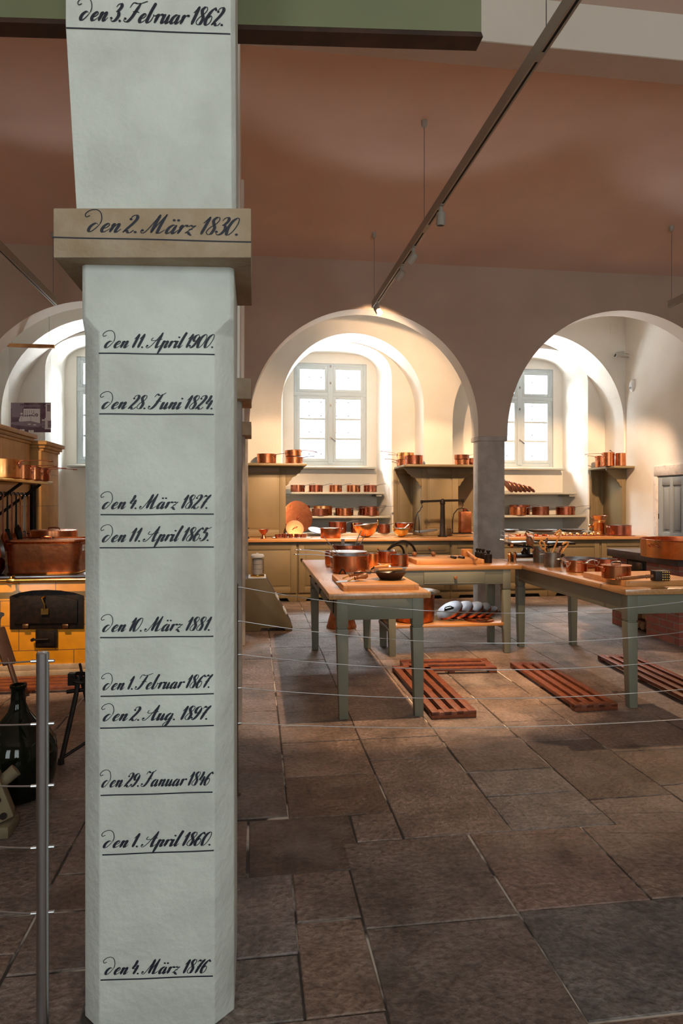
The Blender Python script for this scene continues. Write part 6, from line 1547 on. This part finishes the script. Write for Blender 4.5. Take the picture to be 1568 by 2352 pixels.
# bracketed shelf
ZSH = 1.685
sx0, sx1, sy0, sy1 = -2.449, -1.95, 5.25, 6.69
t4_ = thing('stove_shelf', 'bracketed shelf on the tile wall carrying copper saucepans', 'shelf', (-2.2, 6.0, ZSH))
k = MB(); k.box(sx0, sx1, sy0, sy1, ZSH - 0.03, ZSH); k.build('board', 'brass', t4_, bevel=0.008)
for y in (5.45, 6.0, 6.5):
    k = MB(); k.tube([(sx1 - 0.06, y, ZSH - 0.03), (sx0 + 0.012, y, ZSH - 0.36)], 0.014, 8); k.tube([(sx0 + 0.012, y, ZSH - 0.03), (sx0 + 0.012, y, ZSH - 0.42)], 0.014, 8); k.build('bracket', 'iron', t4_)
g = 'saucepans on the stove shelf'
for px, Y, d, h, m_, lab in ((22, 5.72, 0.30, 0.155, 'copper_orange', 'largest bright saucepan on the stove shelf, nearest the frame edge'), (62, 6.02, 0.19, 0.125, 'copper', 'second saucepan on the stove shelf'), (83, 6.28, 0.16, 0.12, 'copper', 'third saucepan on the stove shelf'), (95, 6.52, 0.15, 0.12, 'copper_red', 'last and smallest saucepan at the open end of the stove shelf')):
    x = min(xat(px, Y), sx1 - d / 2 + 0.03); pan(lab, (x, Y, ZSH + 0.0005), d, h, (-12 + (3 if d > 0.2 else 0), 0.27 if d < 0.16 or d > 0.2 else 0.22, 0.0), g, m_, hm='copper_dark')
# utensil rail and hanging tools
t5_ = thing('utensil_rail', 'iron hook rail under the stove shelf holding long tools', 'rail', (-2.17, 6.2, 1.565))
zr2 = 1.565; xr_ = -2.17
k = MB(); k.tube([(xr_, 5.55, zr2), (xr_, 6.66, zr2)], 0.011, 8)
for y in (5.6, 6.1, 6.62): k.tube([(xr_, y, zr2), (-2.452, y, zr2)], 0.010, 8)
k.build('bar', 'greyiron', t5_)
k = MB()
for i in range(9):
    y = 5.72 + 0.105 * i
    k.tube([(xr_, y, zr2 + 0.012), (xr_ + 0.015, y, zr2 + 0.008), (xr_ + 0.025, y, zr2 - 0.02), (xr_ + 0.035, y, zr2 - 0.018)], 0.004, 6)
k.build('hooks', 'iron', t5_)
tools = [('long copper skimmer hanging nearest the frame edge on the stove rail', 'copper_matt', 0.58, 0.060, 0), ('iron ladle with long bright stem on the stove rail', 'greyiron', 0.64, 0.052, 1), ('copper ladle hanging second from the frame edge on the stove rail', 'copper_dark', 0.55, 0.055, 0), ('black spatula on the stove rail', 'iron', 0.50, 0.045, 2), ('copper scoop hanging in the middle of the stove rail', 'copper_matt', 0.58, 0.050, 0), ('dark iron ladle beside the copper scoop', 'iron', 0.47, 0.05, 1), ('narrow copper paddle hanging near the pipe', 'copper', 0.5, 0.034, 2), ('long steel spatula hanging near the pipe', 'steel', 0.56, 0.04, 2), ('last copper spatula on the open end of the stove rail', 'copper_red', 0.6, 0.045, 2)]
for i, (lab, m_, L, w, kind) in enumerate(tools):
    y = 5.72 + 0.105 * i; x = xr_ + 0.03; z0 = zr2 - 0.012
    t = thing('hanging_ladle', lab, 'utensil', (x, y, z0), 'long tools hanging on the stove rail')
    k = MB(); k.tube([(x + 0.008 * math.cos(q), y, z0 - 0.006 + 0.012 * math.sin(q)) for q in [2 * PI * j / 10 for j in range(10)]], 0.003, 5, closed=True); bar(k, (x, y, z0 - 0.016), (x, y, z0 - L * 0.62), 0.012, 0.018, 0.006); k.build('handle', m_ if kind else 'copper_dark', t)
    k = MB(); zb_ = z0 - L * 0.62
    if kind == 2:
        k.prism([(-w * .4, 0), (w * .4, 0), (w, -L * .25), (w * .8, -L * .38), (-w * .8, -L * .38), (-w, -L * .25)], -0.003, 0.003, Matrix.Translation((x, y, zb_ + 0.01)) @ Matrix.Rotation(PI / 2, 4, 'X'))
    else:
        Q = Matrix.Translation((x + 0.02, y, zb_ - w * 1.2)) @ Matrix.Rotation(PI / 2 - 0.2, 4, 'Y') @ Matrix.Diagonal((1.7, 1, 1, 1))
        k.lathe([(0, -0.03), (w * .7, -0.02), (w, 0.012), (w * .96, 0.012), (w * .66, -0.014), (0, -0.022)], 20, Q)
    k.build('head', m_, t, smooth=45)
# large covered fish kettle
c = Vector((xat(110, 6.12), 6.13, PZ + 0.0005)); HX, HY = 0.295, 0.19
def rrect(hx, hy, r, n=8):
    out = []
    for cx, cy, a0 in ((hx - r, hy - r, 0), (-hx + r, hy - r, PI / 2), (-hx + r, -hy + r, PI), (hx - r, -hy + r, 1.5 * PI)):
        out += [(cx + r * math.cos(a0 + PI / 2 * i / n), cy + r * math.sin(a0 + PI / 2 * i / n)) for i in range(n + 1)]
    return out
def loft2(k, c, rows):
    rr = [[Vector((c.x + x, c.y + y, c.z + z)) for x, y in rrect(hx, hy, r)] for hx, hy, r, z in rows]; loft(k, rr)
t = thing('copper_braising_kettle', 'large rectangular copper kettle with lid at the front of the amber stove', 'kettle', c)
H = 0.285
k = MB(); loft2(k, c, [(HX - .01, HY - .01, .09, 0), (HX, HY, .09, 0.02), (HX + 0.02, HY + 0.012, .10, H)]); k.build('body', 'copper_matt', t, smooth=40)
k = MB(); loft2(k, c, [(HX + 0.008, HY + 0.008, .095, 0.0), (HX + .014, HY + .014, .1, 0.008), (HX + 0.006, HY + 0.006, .095, 0.016)]); k.build('foot_rim', 'brass', t)
k = MB(); loft2(k, c, [(HX + 0.022, HY + 0.014, .10, H - 0.02), (HX + .036, HY + .028, .11, H - 0.008), (HX + 0.026, HY + 0.018, .10, H)]); k.build('rolled_rim', 'copper_orange', t)
k = MB(); loft2(k, c, [(HX + 0.055, HY + 0.045, .12, H + 0.001), (HX + .055, HY + .045, .12, H + 0.018), (HX + 0.03, HY + 0.02, .10, H + 0.02), (HX + 0.02, HY + 0.01, .10, H + 0.008)]); lo = k.build('lid', 'copper', t, smooth=40)
k = MB(); k.tube([c + Vector(q) for q in ((-0.045, -0.05, H + 0.01), (-0.042, -0.05, H + 0.03), (0, -0.05, H + 0.036), (0.042, -0.05, H + 0.03), (0.045, -0.05, H + 0.01))], 0.009, 8); k.build('lid_handle', 'copper_dark', lo)
k = MB(); o_ = c + Vector((HX + 0.02, -0.02, H - 0.06)); k.box(o_.x - 0.01, o_.x + 0.004, o_.y - 0.05, o_.y + 0.05, o_.z - 0.03, o_.z + 0.02); k.tube([o_ + Vector(q) for q in ((0, -0.045, 0.0), (0.035, -0.04, -0.01), (0.04, 0, -0.05), (0.035, 0.04, -0.01), (0, 0.045, 0.0))], 0.008, 8); k.build('side_handle', 'tinbright', t)
c = Vector((xat(124, 6.95), 6.95, PZ + 0.0005)); r = 0.218
t = thing('lidded_copper_pot', 'round lidded copper pot behind the large rectangular kettle', 'pot', c)
k = MB(); k.lathe([(0, 0), (r * .97, 0), (r, 0.01), (r, 0.27), (r - 0.004, 0.27), (r - .004, 0.01), (0, 0.008)], 48, Matrix.Translation(c)); k.build('body', 'copper_red', t)
k = MB(); k.lathe([(0, 0.345), (r * .97, 0.345), (r + 0.004, 0.34), (r + 0.004, 0.272), (0, 0.272)], 48, Matrix.Translation(c)); lo = k.build('lid', 'copper', t)
k = MB(); k.tube([c + Vector(q) for q in ((-0.055, 0, 0.345), (-0.05, 0, 0.362), (0, 0, 0.368), (0.05, 0, 0.362), (0.055, 0, 0.345))], 0.008, 8); k.build('lid_handle', 'copper_dark', lo)
ear_handles(t, c, r, 0.24, 'tinbright', (180,), 0.03)
c = Vector((xat(-24, 6.05), 6.05, PZ + 0.0005))
t = thing('pear_copper_jug', 'pinkish copper jug with a side spout, cut by the frame edge on the hob', 'jug', c)
k = MB(); k.lathe([(0, 0), (0.10, 0), (0.125, 0.05), (0.12, 0.12), (0.075, 0.22), (0.055, 0.30), (0.06, 0.33), (0, 0.33)], 36, Matrix.Translation(c)); k.build('body', 'copper_red', t)
k = MB(); k.tube([c + Vector(q) for q in ((0.06, -0.07, 0.17), (0.09, -0.11, 0.13), (0.125, -0.155, 0.07))], lambda s: 0.024 - 0.010 * s, 10); k.build('spout', 'copper_red', t)

# ================================================================== LEFT FOREGROUND OBJECTS
c = W(42, 1850, 3.33); c.z = 0.001
t = thing('glass_demijohn', 'dark green glass demijohn on the floor behind the steel barrier post', 'bottle', c)
k = MB(); k.lathe([(0, 0), (0.13, 0), (0.155, 0.015), (0.178, 0.10), (0.186, 0.20), (0.178, 0.27), (0.14, 0.335), (0.085, 0.385), (0.050, 0.43), (0.036, 0.47), (0.033, 0.53), (0.036, 0.545), (0.040, 0.548), (0.040, 0.562), (0.028, 0.562), (0.028, 0.50), (0, 0.5)], 56, Matrix.Translation(c)); k.build('bottle_body', 'bottle', t, smooth=60)
# tall grey pail mostly outside the frame and dark paddle in it
c = W(-54, 1640, 4.35); c.z = 0.0
t = thing('grey_pail', 'tall pale grey stand cut by the left frame edge', 'stand', c)
k = MB(); k.lathe([(0, 0), (0.10, 0), (0.145, 0.70), (0.155, 0.72), (0.165, 0.724), (0.165, 0.735), (0.14, 0.735), (0.13, 0.70), (0, 0.68)], 32, Matrix.Translation(c)); k.build('body', 'doorpaint', t)
a = W(52, 1690, 4.75); a.z = 0.012; b_ = W(-2, 1450, 4.95)
d = b_ - a
t = thing('wooden_paddle', 'dark wooden paddle leaning behind the demijohn', 'paddle', a)
k = MB(); k.tube([a + d * s for s in (0, 0.3, 0.62)], 0.018, 10); k.build('handle', 'dark_wood', t)
k = MB(); Q = Matrix.Translation(a + d * 0.82) @ d.to_track_quat('Z', 'Y').to_matrix().to_4x4(); k.box(-0.05, 0.05, -0.014, 0.014, -0.17, 0.14, Q); k.build('blade', 'dark_wood', t, bevel=0.012)
# iron tripod
c = W(186, 1755, 3.85); c.z = 0.0
t = thing('iron_tripod', 'black iron tripod stand half hidden by the inscribed pillar', 'tripod', c)
tp = W(186, 1545, 3.85)
for p in (W(140, 1752, 3.72), W(236, 1752, 3.75), W(215, 1690, 4.2)):
    p.z = 0.012; k = MB(); k.tube([p, p + (tp - p) * 0.75, Vector((tp.x + (p.x - tp.x) * .18, tp.y, tp.z - 0.02))], 0.014, 8); k.lathe([(0, -0.012), (0.02, -0.012), (0.016, 0.02), (0, 0.025)], 10, Matrix.Translation(p)); k.build('leg', 'iron', t)
k = MB(); k.torus(tp + Vector((0, 0, -0.03)), 0.055, 0.012, (0.2, -0.2, 1), 24, 8); k.torus(tp + Vector((0.0, 0, 0.02)), 0.03, 0.008, (1, 0.3, 0.2), 18, 7); k.box(tp.x - 0.07, tp.x - 0.03, tp.y - 0.02, tp.y + 0.02, tp.z - 0.07, tp.z + 0.0)
k.tube([tp + Vector((-0.08, 0, -0.11)), tp + Vector((0.03, 0, -0.10))], 0.012, 8); k.build('head_ring', 'iron', t)
k = MB(); p, q = W(140, 1748, 3.72), W(236, 1748, 3.75); k.tube([Vector((p.x, p.y, 0.03)), Vector(((p.x + q.x) / 2 + 0.03, 4.0, 0.10)), Vector((q.x + .02, q.y + .1, 0.15))], 0.009, 7); k.build('brace', 'iron', t)
# cream wooden press foot at the frame edge
c = W(2, 1890, 2.85)
t = thing('wooden_press_foot', 'cream wooden block with a peg and dark bolts at the left frame edge', 'block', (c.x, c.y, 0))
Q = Matrix.Translation((W(0, 1900, 2.95).x - 0.02, W(0, 1900, 2.95).y, 0.16)) @ Matrix.Rotation(-0.35, 4, 'Y') @ Matrix.Rotation(0.3, 4, 'Z')
k = MB(); k.box(-0.13, 0.05, -0.06, 0.06, -0.10, 0.10, Q); k.build('block', 'rope', t, bevel=0.008)
k = MB(); k.box(-0.20, 0.06, -0.07, 0.07, -0.158, -0.105, Matrix.Translation((W(0, 1900, 2.95).x - 0.0, W(0, 1900, 2.95).y, 0.16))); k.build('sole', 'rope', t, bevel=0.008)
k = MB(); k.cyl(Q @ Vector((0.04, 0, 0.05)), Q @ Vector((0.115, 0, 0.075)), 0.027, 0.03, 14); k.build('peg', 'rope', t)
k = MB()
for z in (0.0, -0.075): k.cyl(Q @ Vector((0.012, -0.062, z)), Q @ Vector((0.012, -0.068, z)), 0.015, n=10)
k.build('bolt', 'iron', t)

# ================================================================== BARRIER
def post(label, px, foot_dep, top, r, m):
    c = W(px, 1150, foot_dep); c.z = 0
    t = thing('barrier_post', label, 'post', c, 'slim metal posts of the rope barrier')
    k = MB(); k.lathe([(0, 0), (r, 0), (r, top - 0.003), (r - 0.003, top), (0, top)], 24, Matrix.Translation(c)); k.build('tube', m, t)
    k = MB(); k.lathe([(0, 0.0), (r + 0.012, 0.0), (r + 0.012, 0.006), (r, 0.01)], 24, Matrix.Translation(c)); k.build('foot_ring', m, t)
    return t, c
WZ_ = (1.058, 0.885, 0.715, 0.545, 0.365)
tp1, c1_ = post('bright brushed steel barrier post in front of the demijohn', 98, 1.80, 1.083, 0.0165, 'steel')
tp2, c2_ = post('thin dark barrier post close beside the inscribed pillar', 543.5, 3.33, 1.078, 0.0075, 'dark_wood')
for t, c, r in ((tp1, c1_, 0.0165), (tp2, c2_, 0.0075)):
    for z in WZ_:
        k = MB(); s_ = 1
        k.cyl(c + Vector((-r - 0.014, 0, z)), c + Vector((r + 0.014, 0, z)), 0.0045, n=10); k.build('cable_eye', 'wire', t)
far = Vector((W(1830, 1150, 3.55).x, W(1830, 1150, 3.55).y, 0))
tp3 = thing('barrier_post', 'barrier post standing outside the picture on the stove side', 'post', far, 'slim metal posts of the rope barrier')
k = MB(); k.lathe([(0, 0), (0.0165, 0), (0.0165, 1.083), (0, 1.083)], 24, Matrix.Translation(far)); k.build('tube', 'steel', tp3)
lw = Vector((W(-330, 1150, 1.95).x, W(-330, 1150, 1.95).y, 0))
def cable(label, a, b_, sag, group, r=0.0021):
    k = MB(); pts = [a + (b_ - a) * (i / 32) - Vector((0, 0, sag * 4 * (i / 32) * (1 - i / 32))) for i in range(33)]
    k.tube(pts, r, 6); o = k.build('barrier_cable', 'wire', smooth=60); tag(o, label, 'cable', group)
nm = ['top', 'second', 'middle', 'fourth', 'lowest']
SAG = (0.15, 0.135, 0.105, 0.085, 0.055)
for i, z in enumerate(WZ_):
    cable(nm[i] + ' steel cable of the barrier in front of the tables', c2_ + Vector((0.0215, 0, z)), far + Vector((-0.016, 0, z)), SAG[i], 'steel cables in front of the tables')
    cable(nm[i] + ' steel cable of the barrier running left from the bright post', c1_ + Vector((-0.030, 0, z)), lw + Vector((0, 0, z)), 0.02, 'steel cables in front of the amber stove', 0.0024)

# ================================================================== LIGHTING TRACKS
def track(label, p0, p1, cups, spots=(), gap=()):
    p0, p1 = Vector(p0), Vector(p1); d = (p1 - p0).normalized(); sd = d.cross(Vector((0, 0, 1))).normalized()
    t = thing('ceiling_light_track', label, 'light track', p0, 'ceiling light tracks')
    w, h = 0.02, 0.085
    def beam(k, w0, w1, z0, z1, a=p0, b_=p1):
        k.hexa([a + sd * w0 + Vector((0, 0, z0)), b_ + sd * w0 + Vector((0, 0, z0)), b_ + sd * w1 + Vector((0, 0, z0)), a + sd * w1 + Vector((0, 0, z0))],
               [a + sd * w0 + Vector((0, 0, z1)), b_ + sd * w0 + Vector((0, 0, z1)), b_ + sd * w1 + Vector((0, 0, z1)), a + sd * w1 + Vector((0, 0, z1))])
    k = MB(); beam(k, -w, w, 0.008, h); beam(k, -w, -w + 0.012, 0, 0.008); beam(k, w - 0.012, w, 0, 0.008); k.build('channel', 'track', t)
    k = MB(); L = (p1 - p0).length; segs = []; s0_ = 0
    for g0, g1 in gap: segs.append((s0_, g0)); s0_ = g1
    segs.append((s0_, L))
    for a, b_ in segs: beam(k, -w + 0.012, w - 0.012, 0.004, 0.0085, p0 + d * a, p0 + d * b_)
    k.build('slot', 'black', t, smooth=0)
    if gap:
        k = MB()
        for g0, g1 in gap: beam(k, -w + 0.012, w - 0.012, 0.0005, 0.0085, p0 + d * g0, p0 + d * g1)
        k.build('cover_strip', 'track', t, smooth=0)
    for s, zc in cups:
        p = p0 + d * s; k = MB(); k.cyl(p + Vector((0, 0, h - 0.002)), Vector((p.x, p.y, zc - 0.05)), 0.0028, n=6); k.build('suspension_wire', 'greyiron', t)
        k = MB(); k.lathe([(0, -0.06), (0.012, -0.06), (0.026, -0.045), (0.03, 0.01), (0, 0.01)], 18, Matrix.Translation((p.x, p.y, zc))); k.build('ceiling_cup', 'lampgrey', t)
    return p0, d
def lamp(label, at, aim, lit=False, r=0.036, L=0.10):
    at = Vector(at); t = thing('track_spotlight', label, 'spotlight', at, 'spotlights clipped into the ceiling track')
    k = MB(); k.box(-0.016, 0.016, -0.05, 0.05, -0.004, 0.002, Matrix.Translation(at)); k.lathe([(0, 0), (0.014, 0), (0.014, -0.025), (0.018, -0.028), (0.018, -0.06), (0.008, -0.062), (0.008, -0.085), (0, -0.085)], 16, Matrix.Translation(at)); k.build('stem', 'lampgrey', t)
    a = Vector(aim).normalized(); c = at + Vector((0, 0, -0.085))
    Q = axis_matrix(c - a * 0.035, c + a)
    k = MB(); k.lathe([(0, 0), (r * .92, 0), (r, 0.006), (r, L), (r - 0.004, L), (r - 0.006, L - 0.015), (0, L - 0.015)], 24, Q); hd = k.build('lamp_head', 'lampgrey', t)
    k = MB(); k.lathe([(0, L - 0.0145), (r - 0.007, L - 0.0145)], 24, Q); k.build('lens', 'lens' if lit else 'iron', hd)
    return t
def vault_z(y):
    if 4.55 < y < YA: return ZT + 0.26 * math.sin(PI * (y - 4.55) / (YA - 4.55))
    return 4.97 + 0.35 * math.sin(PI * (y + 3.5) / 7.8)
e0 = aty(857, 712, 7.95); e1 = W(1255, 100, 3.42)
dirv = (e1 - e0); e0.z = e1.z = (e0.z + e1.z) / 2; dirv = (e1 - e0).normalized()
e2 = e0 + dirv * 8.0
def at_py(px):   # distance along the track where it crosses this pixel column
    a, b_ = 0, 8
    for _ in range(50):
        m_ = (a + b_) / 2; p = e0 + dirv * m_; dep = p.x * SN + p.y * CS; lat = p.x * CS - p.y * SN
        if dep > 0 and 784 + FP * lat / dep < px: a = m_
        else: b_ = m_
    return a
sA, sB, sC = 0.06, at_py(974), at_py(1254)
p0_, d_ = track('long light track hanging over the middle work tables', e0, e2, [(s, vault_z((e0 + dirv * s).y)) for s in (sA, sB, sC)], gap=((at_py(972), at_py(984)), (at_py(1232), at_py(1246))))
for px, aim, lit, lab in ((866, (0.35, -0.35, -0.8), True, 'lit spotlight at the far end of the long track'), (922, (-0.45, 0.55, -0.6), False, 'second spotlight from the far end of the long track'), (949, (-0.5, 0.5, -0.7), False, 'third spotlight from the far end, tilted to the left'), (1012, (0.0, 0.15, -1), False, 'nearest spotlight on the long track, pointing straight down')):
    lamp(lab, p0_ + d_ * at_py(px) + Vector((0, 0, 0.0)), aim, lit)
f0 = W(128, 698, 7.95); f0.z = e0.z
track('light track over the amber stove, left of the inscribed pillar', f0, f0 + Vector((0.0, -7.5, 0)), [(0.1, vault_z(f0.y - 0.1)), (2.5, vault_z(f0.y - 2.5))])
f1 = W(1536, 712, 8.05); f1.z = e0.z
track('light track end at the right edge of the picture', f1, f1 + Vector((0.0, -7.0, 0)), [(0.05, vault_z(f1.y - 0.05)), (2.5, vault_z(f1.y - 2.5))])

# ================================================================== HANGING INFORMATION BANNER
Yp = 9.0
a, b_ = aty(17, 793, Yp), aty(125, 793, Yp)
t = thing('hanging_banner', 'clear hanging banner with an old kitchen photograph and mirrored writing', 'banner', ((a.x + b_.x) / 2, Yp, a.z))
k = MB(); k.box(a.x, b_.x, Yp - 0.02, Yp + 0.02, a.z - 0.022, a.z + 0.022); k.build('rail', 'bronze', t)
k = MB()
for px in (27, 113): p = aty(px, 793, Yp); k.cyl(p, Vector((p.x, Yp, 4.8)), 0.0022, n=6)
k.build('suspension_wire', 'greyiron', t)
bx0, bx1 = aty(20, 793, Yp).x, aty(117, 793, Yp).x
k = MB(); k.box(bx0, bx1, Yp - 0.0015, Yp + 0.0015, aty(60, 1215, Yp).z, a.z - 0.02); k.build('film', 'film', t, smooth=0)
# the printed photograph: cooks at a long table under a shelf of pans
def PP(px, py): q = aty(px, py, Yp); return (q.x, q.z)
k = MB(); lay = [0]
def patch(poly, mi):
    k.mi = mi; lay[0] += 1; y = Yp - 0.002 - 0.00012 * lay[0]
    k.add([(x, y, z) for x, z in [PP(*p) for p in poly]], [tuple(range(len(poly)))])
def rect(x0, y0, x1, y1, mi): patch([(x0, y0), (x1, y0), (x1, y1), (x0, y1)], mi)
def blob(cx, cy, rx, ry, mi): patch([(cx + rx * math.cos(2 * PI * i / 14), cy + ry * math.sin(2 * PI * i / 14)) for i in range(14)], mi)
rect(25, 925, 117, 993, 0); rect(25, 925, 55, 938, 1); rect(54, 939, 92, 972, 2); rect(27, 938, 52, 958, 1)
rect(44, 930, 105, 934, 1)
for i in range(11): blob(48 + 4.3 * i, 929.5, 1.7, 2.4, 0)
rect(93, 926, 103, 962, 0); rect(105, 927, 117, 962, 2); rect(108, 929, 116, 945, 1); rect(103, 960, 117, 986, 2)
for i, x in enumerate((58, 63, 68, 73, 78)): rect(x - .4, 942, x + .4, 954, 0); blob(x, 955, 1.7, 2.2, 0)
blob(77, 952, 3.2, 3.4, 0); blob(77, 952, 2.2, 2.4, 2); blob(84.5, 953.5, 3.4, 3.6, 0); blob(84.5, 953.5, 1.4, 1.5, 2)
for cx, cy, s in ((50, 962, 1.0), (71, 963, 1.1)):
    blob(cx, cy, 4.6 * s, 7 * s, 2); blob(cx, cy - 8.5 * s, 2 * s, 2.3 * s, 1); blob(cx, cy - 11.5 * s, 3 * s, 2.2 * s, 2); blob(cx - 4 * s, cy + 3 * s, 2.2 * s, 4 * s, 2); blob(cx + 4 * s, cy + 3 * s, 2.2 * s, 4 * s, 2)
    rect(cx - .5, cy - 5 * s, cx + .3, cy + 5 * s, 1)
blob(61, 967, 4, 3, 2)
patch([(25, 970), (70, 967), (95, 973), (96, 977), (88, 982), (25, 975)], 1); patch([(25, 975), (88, 982), (82, 987), (25, 980)], 0)
rect(89, 980, 93, 992, 0); blob(68, 974.5, 4, 1.2, 2); blob(80, 976, 4, 1.2, 2)
for x0 in (96, 110): rect(x0, 965, x0 + 8, 983, 1); rect(x0, 969, x0 + 8, 970, 0); rect(x0, 977, x0 + 8, 978, 0); blob(x0 + 4, 965, 4, 1.6, 2)
rect(46, 986, 57, 992, 2); rect(66, 988, 78, 993, 2); rect(50, 986, 51, 992, 0); rect(71, 988, 72, 993, 0)
k.build('printed_photograph', ['photo_dark', 'photo_mid', 'photo_light'], t, smooth=0)
# mirrored heading and body text (the banner is read from its other side)
cu = bpy.data.curves.new('heading', 'FONT'); cu.body = 'Mun'; cu.size = 0.125; cu.extrude = 0.0004; cu.align_x = 'LEFT'
tmp = bpy.data.objects.new('heading_text', cu); COL.objects.link(tmp)
bpy.context.view_layer.update()
me = bpy.data.meshes.new_from_object(tmp.evaluated_get(bpy.context.evaluated_depsgraph_get()))
bpy.data.objects.remove(tmp)
hx, hz = PP(117, 1043)
me.transform(Matrix.Translation((hx, Yp - 0.004, hz)) @ Matrix.Rotation(PI / 2, 4, 'X') @ Matrix.Diagonal((-1, 1, 1, 1)))
me.materials.clear(); me.materials.append(M['photo_dark'])
o = bpy.data.objects.new('heading', me); COL.objects.link(o); o.parent = t; o.matrix_parent_inverse = Matrix.Translation(-t.location)
k = MB()
for i in range(17):
    y = 1064 + 4.5 * i
    if 1086 < y < 1096: continue
    x = 117 - 0.3
    while x > 92:
        L = random.uniform(1.5, 4.5); x2 = max(91, x - L)
        k.add([(px_, Yp - 0.003, pz_) for px_, pz_ in (PP(x, y), PP(x2, y), PP(x2, y + 1.0), PP(x, y + 1.0))], [(0, 1, 2, 3)]); x = x2 - 0.7
rect2 = ((94, 1146, 110, 1147), (96, 1149, 108, 1150), (98, 1152, 106, 1153), (100, 1160, 117, 1160.8), (99, 1164, 117, 1164.8), (116.4, 1160, 117, 1166))
for x0, y0, x1, y1 in rect2: k.add([(px_, Yp - 0.003, pz_) for px_, pz_ in (PP(x0, y0), PP(x1, y0), PP(x1, y1), PP(x0, y1))], [(0, 1, 2, 3)])
k.build('small_print', 'photo_mid', t, smooth=0)
